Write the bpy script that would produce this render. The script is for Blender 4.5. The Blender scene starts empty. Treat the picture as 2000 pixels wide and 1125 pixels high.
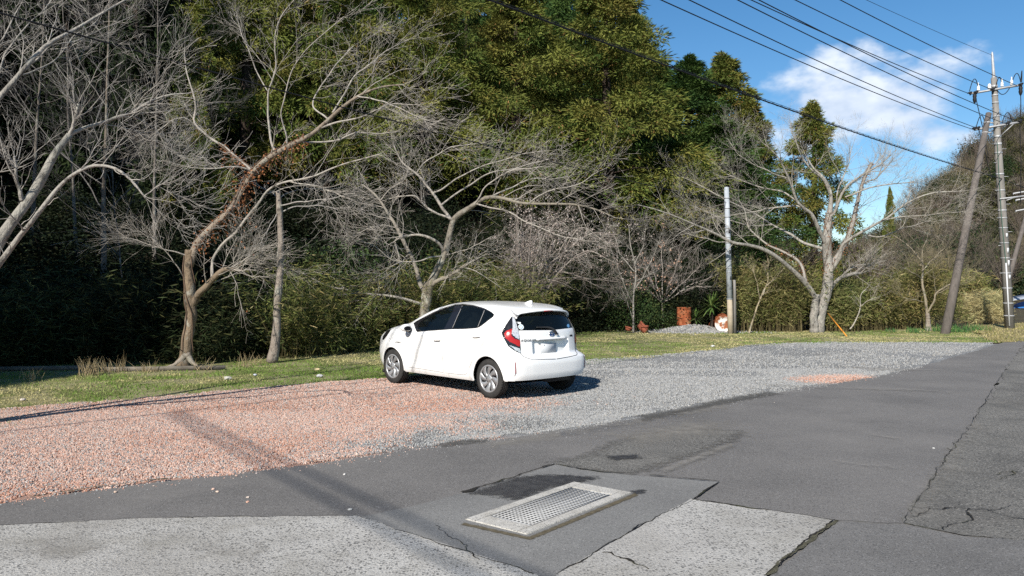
import bpy, bmesh, math
import numpy as np
from mathutils import Vector, Matrix

RNG = np.random.default_rng(7)
SC = bpy.context.scene
COL = SC.collection

# ------------------------------------------------------------------ camera
CAM_H = 1.733          # eye height
FOC = 1564.15          # focal length in photo pixels (2000 px wide)
HOR = 555.9            # horizon row in the photo
cd = bpy.data.cameras.new('camera')
cam = bpy.data.objects.new('camera', cd)
COL.objects.link(cam)
cam.location = (0, 0, CAM_H)
cam.rotation_euler = (math.radians(90), 0, 0)
cd.sensor_width = 36.0
cd.lens = 36.0 * FOC / 2000.0
cd.shift_y = -(562.5 - HOR) / 2000.0
cd.clip_start = 0.05
cd.clip_end = 3000
SC.camera = cam

# ------------------------------------------------------------------ world, sun, exposure
SUN_TO = np.array([-0.39, -0.92, 0.0])
SUN_TO /= np.linalg.norm(SUN_TO)
SUN_EL = math.radians(34.5)
SUN_DIR = np.array([SUN_TO[0] * math.cos(SUN_EL), SUN_TO[1] * math.cos(SUN_EL), math.sin(SUN_EL)])
world = bpy.data.worlds.new('World')
SC.world = world
world.use_nodes = True
wt = world.node_tree
wt.nodes.clear()


def wn(t, **kw):
    n = wt.nodes.new(t)
    for k, v in kw.items():
        setattr(n, k, v)
    return n


def wl(a, b):
    wt.links.new(a, b)


sky = wn('ShaderNodeTexSky', sky_type='NISHITA', sun_disc=False, sun_elevation=SUN_EL,
         sun_rotation=math.atan2(SUN_TO[0], SUN_TO[1]), altitude=600, air_density=1.0, dust_density=0.25, ozone_density=3.0)
tco = wn('ShaderNodeTexCoord')
hsv = wn('ShaderNodeHueSaturation')
hsv.inputs['Saturation'].default_value = 1.24
hsv.inputs['Hue'].default_value = 0.497
wl(sky.outputs[0], hsv.inputs['Color'])
# clouds: scattered cumulus from noise over the direction, thicker round the bank seen beyond the pole
cdir = Vector((0.388, 0.90, 0.196)).normalized()
sub = wn('ShaderNodeVectorMath', operation='SUBTRACT')
wl(tco.outputs['Generated'], sub.inputs[0])
sub.inputs[1].default_value = cdir
mul = wn('ShaderNodeVectorMath', operation='MULTIPLY')
wl(sub.outputs[0], mul.inputs[0])
mul.inputs[1].default_value = (1 / 0.155, 1 / 0.155, 1 / 0.064)
ln = wn('ShaderNodeVectorMath', operation='LENGTH')
wl(mul.outputs[0], ln.inputs[0])
nz = wn('ShaderNodeTexNoise')
nz.inputs['Scale'].default_value = 8.5
nz.inputs['Detail'].default_value = 7.0
nz.inputs['Roughness'].default_value = 0.52
nz.inputs['Distortion'].default_value = 0.0
sc_ = wn('ShaderNodeVectorMath', operation='MULTIPLY')
wl(tco.outputs['Generated'], sc_.inputs[0])
sc_.inputs[1].default_value = (1, 1, 1.7)
wl(sc_.outputs[0], nz.inputs['Vector'])
nz0 = wn('ShaderNodeTexNoise')
nz0.inputs['Scale'].default_value = 2.3
nz0.inputs['Detail'].default_value = 2.0
wl(sc_.outputs[0], nz0.inputs['Vector'])
blob = wn('ShaderNodeMapRange')
blob.inputs['From Min'].default_value = 0.15
blob.inputs['From Max'].default_value = 1.35
blob.inputs['To Min'].default_value = 0.50
blob.inputs['To Max'].default_value = 0.0
wl(ln.outputs['Value'], blob.inputs['Value'])
scat = wn('ShaderNodeMapRange')
scat.inputs['From Min'].default_value = 0.60
scat.inputs['From Max'].default_value = 0.75
scat.inputs['To Min'].default_value = 0.0
scat.inputs['To Max'].default_value = 0.3
wl(nz0.outputs[0], scat.inputs['Value'])
mx = wn('ShaderNodeMath', operation='MAXIMUM')
wl(blob.outputs[0], mx.inputs[0])
wl(scat.outputs[0], mx.inputs[1])
ad = wn('ShaderNodeMath', operation='ADD')
wl(nz.outputs[0], ad.inputs[0])
wl(mx.outputs[0], ad.inputs[1])
cm = wn('ShaderNodeMapRange', interpolation_type='SMOOTHSTEP')
cm.inputs['From Min'].default_value = 0.69
cm.inputs['From Max'].default_value = 0.87
cm.inputs['To Max'].default_value = 0.88
wl(ad.outputs[0], cm.inputs['Value'])
nz2 = wn('ShaderNodeTexNoise')
nz2.inputs['Scale'].default_value = 17.0
nz2.inputs['Detail'].default_value = 5.0
wl(sc_.outputs[0], nz2.inputs['Vector'])
crmp = wn('ShaderNodeValToRGB')
crmp.color_ramp.elements[0].position = 0.35
crmp.color_ramp.elements[0].color = (4.6, 5.5, 7.1, 1)
crmp.color_ramp.elements[1].position = 0.65
crmp.color_ramp.elements[1].color = (8.0, 8.5, 9.2, 1)
wl(nz2.outputs[0], crmp.inputs[0])
cmix = wn('ShaderNodeMixRGB')
wl(cm.outputs[0], cmix.inputs['Fac'])
wl(hsv.outputs[0], cmix.inputs['Color1'])
wl(crmp.outputs[0], cmix.inputs['Color2'])
bg = wn('ShaderNodeBackground')
bg.inputs['Strength'].default_value = 0.088
wl(cmix.outputs[0], bg.inputs['Color'])
wo = wn('ShaderNodeOutputWorld')
wl(bg.outputs[0], wo.inputs['Surface'])

sd = bpy.data.lights.new('sun', 'SUN')
sun = bpy.data.objects.new('sun', sd)
COL.objects.link(sun)
sd.energy = 5.0
sd.angle = math.radians(0.53)
sd.color = (1.0, 0.94, 0.85)
sun.rotation_euler = Vector(SUN_DIR).to_track_quat('Z', 'Y').to_euler()
sun.location = (-20, -40, 30)

SC.view_settings.view_transform = 'Standard'
SC.view_settings.look = 'None'
SC.view_settings.exposure = 0.5
SC.view_settings.gamma = 1.0
SC.view_settings.use_curve_mapping = False
SC.render.engine = 'CYCLES'
SC.cycles.max_bounces = 6
SC.cycles.diffuse_bounces = 2
SC.cycles.glossy_bounces = 3
SC.cycles.transmission_bounces = 4
SC.cycles.transparent_max_bounces = 8
SC.cycles.use_denoising = False


# ------------------------------------------------------------------ geometry of the site
def G(px, py, z=0.0):
    """photo pixel -> point of the level ground"""
    d = (CAM_H - z) * FOC / (py - HOR)
    return np.array([(px - 1000) / FOC * d, d, z])


def U(px, py, d):
    """photo pixel at a depth of d metres -> point"""
    return np.array([(px - 1000) / FOC * d, d, CAM_H + (HOR - py) / FOC * d])


EDGE_X = np.array([-70, -40, -24, -14, -10.4, -6.8, -5.3, -3.5, 2.3, 4.4, 9, 12.6, 16.5, 19, 30, 60, 120])
EDGE_Y = np.array([-40, -8, 4, 13.0, 16.3, 17.2, 18.3, 20.5, 27.5, 29.6, 29.0, 29.2, 31.5, 33.4, 42, 62, 100])


def edge_y(x):
    return np.interp(x, EDGE_X, EDGE_Y)


def sstep(a, b, x):
    t = np.clip((x - a) / (b - a), 0, 1)
    return t * t * (3 - 2 * t)


def hill_z(x, y):
    """wooded slope behind the lot"""
    x = np.asarray(x, float)
    y = np.asarray(y, float)
    s = (y - edge_y(x)) * 0.78
    b = x / np.maximum(y, 1.0)
    g = 1 - sstep(0.12, 0.40, b)
    up = np.clip(s - 2.5, 0, 45)
    z = up * 0.40 * g
    # far hill across the valley
    r = sstep(78, 150, y)
    bb = np.array([0.30, 0.42, 0.47, 0.52, 0.58, 0.64, 0.72, 0.9])
    hh = np.array([1.0, 3.5, 8.0, 15.0, 22.5, 30.0, 36.0, 43.0])
    z2 = np.interp(b, bb, hh) * r * (b > 0.2) * sstep(0.2, 0.34, b)
    return np.maximum(z, z2)


# ------------------------------------------------------------------ object helpers
def tag(o, label=None, cat=None, group=None, kind=None):
    if label:
        o['label'] = label
    if cat:
        o['category'] = cat
    if group:
        o['group'] = group
    if kind:
        o['kind'] = kind
    return o


def empty(name, loc, label=None, cat=None, group=None, rz=0.0):
    o = bpy.data.objects.new(name, None)
    COL.objects.link(o)
    o.location = tuple(float(v) for v in loc)
    o.rotation_euler = (0, 0, rz)
    o.empty_display_size = 0.2
    return tag(o, label, cat, group)


def nmesh(name, V, F, mat=None, col=None, smooth=False):
    """V (n,3); F list of int arrays (m,3)/(m,4)/(m,k); mat one material or a list with matidx per F"""
    me = bpy.data.meshes.new(name)
    V = np.asarray(V, np.float32)
    F = [np.asarray(f, np.int32) for f in F if len(f)]
    me.vertices.add(len(V))
    me.vertices.foreach_set('co', V.ravel())
    tot = sum(f.size for f in F)
    nf = sum(len(f) for f in F)
    me.loops.add(tot)
    me.loops.foreach_set('vertex_index', np.concatenate([f.ravel() for f in F]))
    starts = []
    p = 0
    for f in F:
        k = f.shape[1]
        starts.append(np.arange(len(f)) * k + p)
        p += f.size
    me.polygons.add(nf)
    me.polygons.foreach_set('loop_start', np.concatenate(starts).astype(np.int32))
    if smooth:
        me.polygons.foreach_set('use_smooth', np.ones(nf, bool))
    me.update(calc_edges=True)
    if col is not None:
        a = me.attributes.new('col', 'FLOAT_COLOR', 'POINT')
        c = np.ones((len(V), 4), np.float32)
        c[:, :3] = col
        a.data.foreach_set('color', c.ravel())
    if mat is not None:
        me.materials.append(mat)
    return me


def obj(name, me, parent=None, loc=None, **tags):
    o = bpy.data.objects.new(name, me)
    COL.objects.link(o)
    if parent is not None:
        o.parent = parent
    if loc is not None:
        o.location = tuple(float(v) for v in loc)
    return tag(o, **tags)


def wobj(name, V, F, mat, parent=None, col=None, smooth=False, **tags):
    """mesh given in world coordinates, stored relative to an unrotated parent / its own base"""
    V = np.asarray(V, float)
    if parent is not None:
        off = np.zeros(3)
        p = parent
        while p is not None:
            off += np.array(p.location)
            p = p.parent
        me = nmesh(name, V - off, F, mat, col, smooth)
        return obj(name, me, parent, **tags)
    off = np.array([V[:, 0].mean(), V[:, 1].mean(), V[:, 2].min()])
    me = nmesh(name, V - off, F, mat, col, smooth)
    return obj(name, me, None, off, **tags)


class Acc:
    """collects pieces into one mesh"""

    def __init__(s):
        s.V, s.F, s.C, s.n = [], {}, [], 0

    def add(s, V, F, col=None):
        V = np.asarray(V, float).reshape(-1, 3)
        for f in F:
            f = np.asarray(f, np.int64)
            if len(f):
                s.F.setdefault(f.shape[1], []).append(f + s.n)
        s.V.append(V)
        if col is None:
            col = np.ones((len(V), 3)) * 0.5
        col = np.asarray(col, float)
        if col.ndim == 1:
            col = np.tile(col, (len(V), 1))
        s.C.append(col)
        s.n += len(V)
        return s

    def get(s):
        return np.concatenate(s.V), [np.concatenate(f) for f in s.F.values()], np.concatenate(s.C)

    def build(s, name, mat, parent=None, smooth=False, colors=False, local=False, **tags):
        V, F, C = s.get()
        if local:
            return obj(name, nmesh(name, V, F, mat, C if colors else None, smooth), parent, **tags)
        return wobj(name, V, F, mat, parent, C if colors else None, smooth, **tags)


def nrm(v):
    return v / np.maximum(np.linalg.norm(v, axis=-1, keepdims=True), 1e-9)


def tubes(P, R, sides=4, cap=False):
    """P (N,k,3), R (N,k) -> V, F"""
    P = np.asarray(P, float)
    R = np.asarray(R, float)
    if P.ndim == 2:
        P, R = P[None], R[None]
    N, k, _ = P.shape
    T = np.empty_like(P)
    T[:, 1:-1] = P[:, 2:] - P[:, :-2]
    T[:, 0] = P[:, 1] - P[:, 0]
    T[:, -1] = P[:, -1] - P[:, -2]
    T = nrm(T)
    mean = nrm(P[:, -1] - P[:, 0])
    ref = np.where(np.abs(mean[:, 2:3]) > 0.8, np.array([[1.0, 0, 0]]), np.array([[0, 0, 1.0]]))
    u = nrm(np.cross(np.broadcast_to(ref[:, None], T.shape), T))
    v = np.cross(T, u)
    a = np.arange(sides) / sides * 2 * np.pi
    ring = (u[:, :, None] * np.cos(a)[:, None] + v[:, :, None] * np.sin(a)[:, None]) * R[:, :, None, None] + P[:, :, None]
    V = ring.reshape(-1, 3)
    base = (np.arange(N) * k * sides)[:, None, None] + (np.arange(k - 1) * sides)[None, :, None]
    i = np.arange(sides)
    j = (i + 1) % sides
    F = np.stack([base + i, base + j, base + sides + j, base + sides + i], -1).reshape(-1, 4)
    out = [F]
    if cap:
        c0 = (np.arange(N) * k * sides)[:, None] + np.arange(sides)[::-1]
        c1 = (np.arange(N) * k * sides)[:, None] + (k - 1) * sides + np.arange(sides)
        out.append(np.concatenate([c0, c1]))
    return V, out


def box(c, s, rz=0.0):
    """box centred at c, size s, turned rz about z"""
    x, y, z = np.array(s) / 2.0
    V = np.array([[-x, -y, -z], [x, -y, -z], [x, y, -z], [-x, y, -z], [-x, -y, z], [x, -y, z], [x, y, z], [-x, y, z]])
    cr, sr = math.cos(rz), math.sin(rz)
    V = V @ np.array([[cr, sr, 0], [-sr, cr, 0], [0, 0, 1]]) + np.array(c)
    F = np.array([[0, 3, 2, 1], [4, 5, 6, 7], [0, 1, 5, 4], [1, 2, 6, 5], [2, 3, 7, 6], [3, 0, 4, 7]])
    return V, [F]


def lathe(prof, n=32, axis='z', c=(0, 0, 0)):
    prof = np.asarray(prof, float)      # (r, h)
    a = np.arange(n) / n * 2 * np.pi
    k = len(prof)
    r, h = prof[:, 0], prof[:, 1]
    X = r[:, None] * np.cos(a)
    Y = r[:, None] * np.sin(a)
    Z = np.repeat(h[:, None], n, 1)
    if axis == 'z':
        V = np.stack([X, Y, Z], -1)
    elif axis == 'y':
        V = np.stack([X, Z, Y], -1)
    else:
        V = np.stack([Z, X, Y], -1)
    V = V.reshape(-1, 3) + np.array(c)
    i = np.arange(n)
    j = (i + 1) % n
    F = np.concatenate([np.stack([q * n + i, q * n + j, (q + 1) * n + j, (q + 1) * n + i], -1) for q in range(k - 1)])
    return V, [F]


def crom(P, n):
    """smooth curve through the rows of P (any number of columns), n samples evenly by chord length"""
    P = np.asarray(P, float)
    d = np.r_[0, np.cumsum(np.maximum(np.linalg.norm(np.diff(P[:, :3], axis=0), axis=1), 1e-6))]
    t = np.linspace(0, d[-1], n)
    Pe = np.vstack([2 * P[0] - P[1], P, 2 * P[-1] - P[-2]])
    i = np.clip(np.searchsorted(d, t, side='right') - 1, 0, len(P) - 2)
    w = ((t - d[i]) / (d[i + 1] - d[i]))[:, None]
    p0, p1, p2, p3 = Pe[i], Pe[i + 1], Pe[i + 2], Pe[i + 3]
    h0 = (d[i + 1] - d[i])[:, None]
    dm = np.diff(np.r_[-(d[1]), d, 2 * d[-1] - d[-2]])
    m1 = (p2 - p0) / (dm[i] + dm[i + 1])[:, None] * h0
    m2 = (p3 - p1) / (dm[i + 1] + dm[i + 2])[:, None] * h0
    return (2 * w**3 - 3 * w**2 + 1) * p1 + (w**3 - 2 * w**2 + w) * m1 + (-2 * w**3 + 3 * w**2) * p2 + (w**3 - w**2) * m2


def inpoly(P, poly):
    P = np.asarray(P, float)
    poly = np.asarray(poly, float)
    x, y = P[..., 0], P[..., 1]
    ins = np.zeros(x.shape, bool)
    n = len(poly)
    for i in range(n):
        x1, y1 = poly[i]
        x2, y2 = poly[(i + 1) % n]
        if y1 == y2:
            continue
        c = ((y1 > y) != (y2 > y)) & (x < (x2 - x1) * (y - y1) / (y2 - y1) + x1)
        ins ^= c
    return ins


def vnoise(P, scale, seed=0):
    """cheap smooth value noise in 2-D/3-D, 0..1"""
    P = np.asarray(P, float) * scale
    i = np.floor(P).astype(np.int64)
    f = P - i
    f = f * f * (3 - 2 * f)
    D = P.shape[-1]
    out = 0
    for c in range(2**D):
        o = np.array([(c >> k) & 1 for k in range(D)])
        q = i + o
        h = (q[..., 0] * 374761393 + q[..., 1] * 668265263 + (q[..., 2] * 2147483647 if D > 2 else 0) + seed * 974711) & 0xFFFFFFFF
        h = ((h ^ (h >> 13)) * 1274126177) & 0xFFFFFFFF
        h = ((h ^ (h >> 16)) & 0xFFFF) / 65535.0
        w = np.prod(np.where(o == 1, f, 1 - f), axis=-1)
        out = out + h * w
    return out


# ------------------------------------------------------------------ materials
def M(name, cols=None, scale=5.0, detail=6.0, rough=0.85, spec=0.3, bump=0.0, bscale=None, bdist=0.01, attr=None,
      attr_kind='GEOMETRY', metal=0.0, coat=0.0, layers=(), stretch=None, trans=0.0, vor=None):
    """cols: one colour, or [(pos, colour), ...] ramped by noise; layers: (scale, lo, hi, colour, amount) noise stains"""
    m = bpy.data.materials.new(name)
    m.use_nodes = True
    t = m.node_tree
    t.nodes.clear()
    N = lambda ty, **kw: _n(t, ty, kw)
    L = t.links.new
    out = N('ShaderNodeOutputMaterial')
    b = N('ShaderNodeBsdfPrincipled')
    b.inputs['Roughness'].default_value = rough
    b.inputs['Specular IOR Level'].default_value = spec
    b.inputs['Metallic'].default_value = metal
    b.inputs['Coat Weight'].default_value = coat
    b.inputs['Coat Roughness'].default_value = 0.04
    tc = N('ShaderNodeTexCoord')
    vec = tc.outputs['Object']
    if stretch:
        mp = N('ShaderNodeMapping')
        mp.inputs['Scale'].default_value = stretch
        L(vec, mp.inputs['Vector'])
        vec = mp.outputs[0]

    def noise(s, d=detail, r=0.55):
        q = N('ShaderNodeTexNoise')
        q.inputs['Scale'].default_value = s
        q.inputs['Detail'].default_value = d
        q.inputs['Roughness'].default_value = r
        L(vec, q.inputs['Vector'])
        return q.outputs[0]
    if attr:
        a = N('ShaderNodeAttribute', attribute_name=attr, attribute_type=attr_kind)
        colour = a.outputs['Color']
    elif isinstance(cols, (list,)):
        r = N('ShaderNodeValToRGB')
        e = r.color_ramp.elements
        while len(e) < len(cols):
            e.new(0.5)
        for q, (p, c) in zip(e, cols):
            q.position = p
            q.color = (*c, 1)
        L(noise(scale), r.inputs[0])
        colour = r.outputs[0]
    else:
        g = N('ShaderNodeRGB')
        g.outputs[0].default_value = (*cols, 1)
        colour = g.outputs[0]
    if vor:      # (scale, threshold lo, hi, colour) : stones of another colour
        for (s_, lo, hi, c, amt) in vor:
            v_ = N('ShaderNodeTexVoronoi')
            v_.inputs['Scale'].default_value = s_
            L(vec, v_.inputs['Vector'])
            sep = N('ShaderNodeSeparateColor')
            L(v_.outputs['Color'], sep.inputs[0])
            k1 = N('ShaderNodeMapRange')
            k1.inputs['From Min'].default_value = lo
            k1.inputs['From Max'].default_value = hi
            k1.inputs['To Max'].default_value = amt
            L(sep.outputs[0], k1.inputs['Value'])
            k2 = N('ShaderNodeMapRange')
            k2.inputs['From Min'].default_value = 0.55
            k2.inputs['From Max'].default_value = 0.38
            L(v_.outputs['Distance'], k2.inputs['Value'])
            k3 = N('ShaderNodeMath', operation='MULTIPLY')
            L(k1.outputs[0], k3.inputs[0])
            L(k2.outputs[0], k3.inputs[1])
            x = N('ShaderNodeMixRGB')
            L(k3.outputs[0], x.inputs['Fac'])
            L(colour, x.inputs['Color1'])
            x.inputs['Color2'].default_value = (*c, 1)
            colour = x.outputs[0]
    for (s, lo, hi, c, amt) in layers:
        k = N('ShaderNodeMapRange')
        k.inputs['From Min'].default_value = lo
        k.inputs['From Max'].default_value = hi
        k.inputs['To Max'].default_value = amt
        L(noise(s, 4), k.inputs['Value'])
        x = N('ShaderNodeMixRGB')
        L(k.outputs[0], x.inputs['Fac'])
        L(colour, x.inputs['Color1'])
        x.inputs['Color2'].default_value = (*c, 1)
        colour = x.outputs[0]
    L(colour, b.inputs['Base Color'])
    if bump:
        bp = N('ShaderNodeBump')
        bp.inputs['Strength'].default_value = bump
        bp.inputs['Distance'].default_value = bdist
        L(noise(bscale or scale * 4, 4, 0.65), bp.inputs['Height'])
        L(bp.outputs[0], b.inputs['Normal'])
    if trans:
        tr = N('ShaderNodeBsdfTranslucent')
        L(colour, tr.inputs['Color'])
        ms = N('ShaderNodeMixShader')
        ms.inputs[0].default_value = trans
        L(b.outputs[0], ms.inputs[1])
        L(tr.outputs[0], ms.inputs[2])
        L(ms.outputs[0], out.inputs['Surface'])
    else:
        L(b.outputs[0], out.inputs['Surface'])
    m['bsdf'] = b.name
    return m


def _n(t, ty, kw):
    n = t.nodes.new(ty)
    for k, v in kw.items():
        setattr(n, k, v)
    return n
# ------------------------------------------------------------------ ground, road, lot
m_soil = M('soil', [(0.3, (0.045, 0.036, 0.022)), (0.5, (0.075, 0.06, 0.035)), (0.7, (0.05, 0.055, 0.022))], 0.6, bump=0.8, bscale=9, bdist=0.05)
m_litter = M('leaf litter', [(0.3, (0.022, 0.017, 0.011)), (0.55, (0.04, 0.03, 0.018)), (0.75, (0.03, 0.032, 0.014))], 1.5, bump=1.0, bscale=12, bdist=0.06)
m_lawn = M('lawn soil', [(0.28, (0.10, 0.125, 0.035)), (0.45, (0.17, 0.175, 0.06)), (0.58, (0.29, 0.26, 0.145)), (0.75, (0.15, 0.165, 0.05))], 0.9,
           bump=0.9, bscale=30, bdist=0.03, layers=[(0.5, 0.6, 0.72, (0.24, 0.21, 0.16), 0.7), (14, 0.55, 0.75, (0.05, 0.07, 0.016), 0.6)])
m_verge = M('dry verge', [(0.3, (0.20, 0.17, 0.075)), (0.5, (0.29, 0.24, 0.115)), (0.7, (0.15, 0.15, 0.05))], 1.2, bump=0.9, bscale=25, bdist=0.04)
m_bed = M('gravel bed', attr='col', rough=0.95, bump=1.0, bscale=55, bdist=0.03,
          vor=[(38, 0.55, 0.75, (0.11, 0.115, 0.12), 0.75), (44, 0.7, 0.85, (0.52, 0.50, 0.47), 0.6)])
m_asph = M('asphalt smooth', [(0.3, (0.132, 0.126, 0.119)), (0.5, (0.162, 0.154, 0.145)), (0.72, (0.19, 0.18, 0.168))], 0.7, rough=0.9, bump=0.6,
           bscale=150, bdist=0.006, vor=[(110, 0.5, 0.9, (0.035, 0.035, 0.037), 0.85), (90, 0.78, 0.95, (0.30, 0.295, 0.285), 0.75)],
           layers=[(0.35, 0.5, 0.7, (0.19, 0.18, 0.168), 0.45), (2.2, 0.62, 0.75, (0.215, 0.205, 0.19), 0.35)])
m_asph_old = M('asphalt worn coarse', [(0.3, (0.125, 0.12, 0.11)), (0.55, (0.18, 0.173, 0.157)), (0.75, (0.22, 0.21, 0.19))], 0.9, rough=0.95, bump=1.0,
               bscale=70, bdist=0.015, vor=[(55, 0.4, 0.8, (0.03, 0.03, 0.03), 0.8), (60, 0.62, 0.85, (0.33, 0.315, 0.29), 0.8)],
               layers=[(0.4, 0.55, 0.72, (0.22, 0.205, 0.18), 0.4), (1.1, 0.5, 0.66, (0.07, 0.07, 0.066), 0.45)])
m_asph_new = M('asphalt dense', [(0.3, (0.13, 0.126, 0.12)), (0.6, (0.17, 0.164, 0.156))], 1.1, rough=0.9, bump=0.7, bscale=110, bdist=0.007,
               vor=[(95, 0.5, 0.9, (0.045, 0.045, 0.045), 0.8), (80, 0.75, 0.9, (0.27, 0.265, 0.255), 0.7)])
m_patch = M('asphalt patch', [(0.3, (0.165, 0.162, 0.155)), (0.6, (0.21, 0.207, 0.197))], 1.2, rough=0.9, bump=0.6, bscale=120, bdist=0.006,
            vor=[(100, 0.5, 0.9, (0.07, 0.07, 0.068), 0.75), (85, 0.8, 0.95, (0.36, 0.35, 0.335), 0.6)])
m_slab = M('exposed aggregate', [(0.3, (0.36, 0.345, 0.315)), (0.6, (0.47, 0.455, 0.42))], 2.0, rough=0.95, bump=1.0, bscale=60, bdist=0.012,
           vor=[(48, 0.60, 0.72, (0.06, 0.06, 0.06), 0.85), (80, 0.62, 0.8, (0.12, 0.118, 0.115), 0.75), (120, 0.7, 0.9, (0.62, 0.61, 0.58), 0.6)],
           layers=[(0.6, 0.45, 0.7, (0.25, 0.235, 0.205), 0.5), (2.7, 0.5, 0.7, (0.30, 0.285, 0.25), 0.5), (.25, .5, .6, (.42, .40, .37), .4)])
m_crack = M('crack', (0.018, 0.016, 0.013), rough=1.0, layers=[(3.0, 0.55, 0.7, (0.05, 0.055, 0.015), 0.9)])
m_moss = M('moss', [(0.3, (0.07, 0.068, 0.04)), (0.6, (0.13, 0.12, 0.08)), (0.75, (0.07, 0.08, 0.02))], 25, bump=1, bscale=90, bdist=0.02)
m_stain = M('wet oil stain', [(0.35, (0.028, 0.026, 0.025)), (0.65, (0.06, 0.057, 0.054))], 9, rough=0.55, spec=0.4, bump=0.8, bscale=110, bdist=0.006)


def sheet(name, pts, z, mat, rough=0.02, step=0.12, kind='structure', seed=1, extra=(), **tags):
    """flat sheet from ground points, its outline broken up by noise"""
    pts = np.array([p[:2] for p in pts], float)
    out = []
    n = len(pts)
    for i in range(n):
        a, b = pts[i], pts[(i + 1) % n]
        L = np.linalg.norm(b - a)
        k = int(np.clip(L / step, 1, 160))
        t = np.arange(k) / k
        q = a + (b - a) * t[:, None]
        nn = np.array([-(b - a)[1], (b - a)[0]]) / max(L, 1e-6)
        w = (vnoise(q, 2.2, seed) - 0.5) * 1.4 + (vnoise(q, 9.0, seed + 5) - 0.5) + (vnoise(q, 30.0, seed + 9) - .5) * .8
        w[0] = 0
        out.append(q + nn * (w * rough)[:, None])
    P = np.concatenate(out)
    bm = bmesh.new()
    vs = [bm.verts.new((p[0], p[1], 0)) for p in P]
    bm.faces.new(vs)
    bmesh.ops.triangulate(bm, faces=bm.faces[:])
    for f in bm.faces:
        if f.normal.z < 0:
            f.normal_flip()
    me = bpy.data.meshes.new(name)
    bm.to_mesh(me)
    bm.free()
    me.materials.append(mat)
    o = obj(name, me, None, (0, 0, z))
    tag(o, kind=kind, **tags)
    return o


def gp(*px):
    return [G(a, b) for a, b in px]


# one sheet to the horizon
R0 = 900.0
V = np.array([[-R0, -R0, 0], [R0, -R0, 0], [R0, R0, 0], [-R0, R0, 0]], float)
wobj('ground', V + [0, 0, -0.03], [[[0, 1, 2, 3]]], m_soil, kind='structure')
# wooded slope and the far hill as one height field each
def field(name, xs, ys, mat, fn, dz=0.0):
    X, Y = np.meshgrid(xs, ys)
    Z = fn(X, Y) + dz
    V = np.stack([X, Y, Z], -1).reshape(-1, 3)
    nx, ny = len(xs), len(ys)
    q = (np.arange(ny - 1)[:, None] * nx + np.arange(nx - 1)).ravel()
    F = np.stack([q, q + 1, q + nx + 1, q + nx], -1)
    keep = V[F].max(1)[:, 2] > dz + 0.01
    return wobj(name, V, [F[keep]], mat, kind='structure', smooth=True)


def slope(X, Y):
    return np.where(X / np.maximum(Y, 1) < 0.42, hill_z(X, np.minimum(Y, 77)), 0) + (vnoise(np.stack([X, Y], -1), 0.35, 3) - .5) * .3 * (hill_z(X, Y) > .2)


field('hillside', np.linspace(-75, 30, 90), np.linspace(-10, 95, 90), m_litter, slope, -0.02)
field('far_hill', np.linspace(15, 220, 70), np.linspace(76, 210, 60), m_litter,
      lambda X, Y: np.where(Y > 76.5, hill_z(X, Y), 0) * (X / Y > 0.28), -0.02)

lawn_pts = [(-16, 9, 0), G(0, 838)] + gp((0, 800), (200, 786), (400, 768), (600, 750), (745, 740)) + \
    [G(1145, 712), G(1300, 696), G(1420, 682), G(1480, 674), G(1600, 670), G(1800, 670), G(1960, 668)]
back = [(x, float(edge_y(x)) + 1.5, 0) for x in (19, 16.5, 12.6, 9, 4.4, 2.3, -3.5, -5.3, -6.8, -10.4, -14)]
lawn_poly = [p[:2] for p in lawn_pts] + [b[:2] for b in back]
sheet('lawn', [np.r_[p, 0] for p in lawn_poly], -0.014, m_lawn, rough=0.12, seed=4)
sheet('verge', gp((1930, 662), (1962, 669), (2120, 655)) + [(38, 47, 0), (26, 38, 0), (19, 33.6, 0)], 0.006, m_verge, rough=0.1, seed=6)

# gravel lot ---------------------------------------------------------
lot_px = [(-500, 830), (0, 797), (200, 784), (400, 766), (600, 749), (745, 738), (950, 722), (1145, 703), (1300, 692), (1420, 680), (1480, 672), (1600, 668),
          (1800, 668), (1945, 669), (1900, 684), (1800, 712), (1720, 732), (1600, 750), (1500, 767), (1400, 783), (1250, 812),
          (1100, 838), (960, 856), (800, 876), (600, 905), (330, 936), (150, 958), (0, 981), (-500, 1065)]
lot = np.array([G(*p)[:2] for p in lot_px])


def pinkness(P):
    """how much of the gravel is the salmon kind at ground points P (n,2)"""
    x, y = P[:, 0], P[:, 1]
    px = 1000 + FOC * x / y
    py = HOR + CAM_H * FOC / y
    n = vnoise(P, 0.9, 3) * .6 + vnoise(P, 3.1, 8) * .4
    lim = np.interp(py, [690, 738, 790, 815, 880, 960], [780, 960, 1080, 860, 780, 900])
    p = sstep(-190, 190, lim - px + (n - .5) * 420)
    q = sstep(1.25, 0.6, np.hypot((px - 1630) / 95, (py - 741) / 9) + (n - .5) * .7)
    return np.clip(np.maximum(p, q), 0, 1)


def lot_cols(P):
    p = pinkness(P)[:, None]
    n = vnoise(P, 1.3, 12)[:, None]
    n2 = vnoise(P, 0.5, 13)[:, None]
    grey = np.array([.245, .25, .25]) * (0.8 + .4 * n)
    dusty = np.array([.25, .235, .20])
    grey = grey * (1 - .35 * n2) + dusty * .35 * n2
    pink = np.array([.47, .28, .205]) * (0.85 + .3 * n)
    return grey * (1 - p) + pink * p


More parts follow.
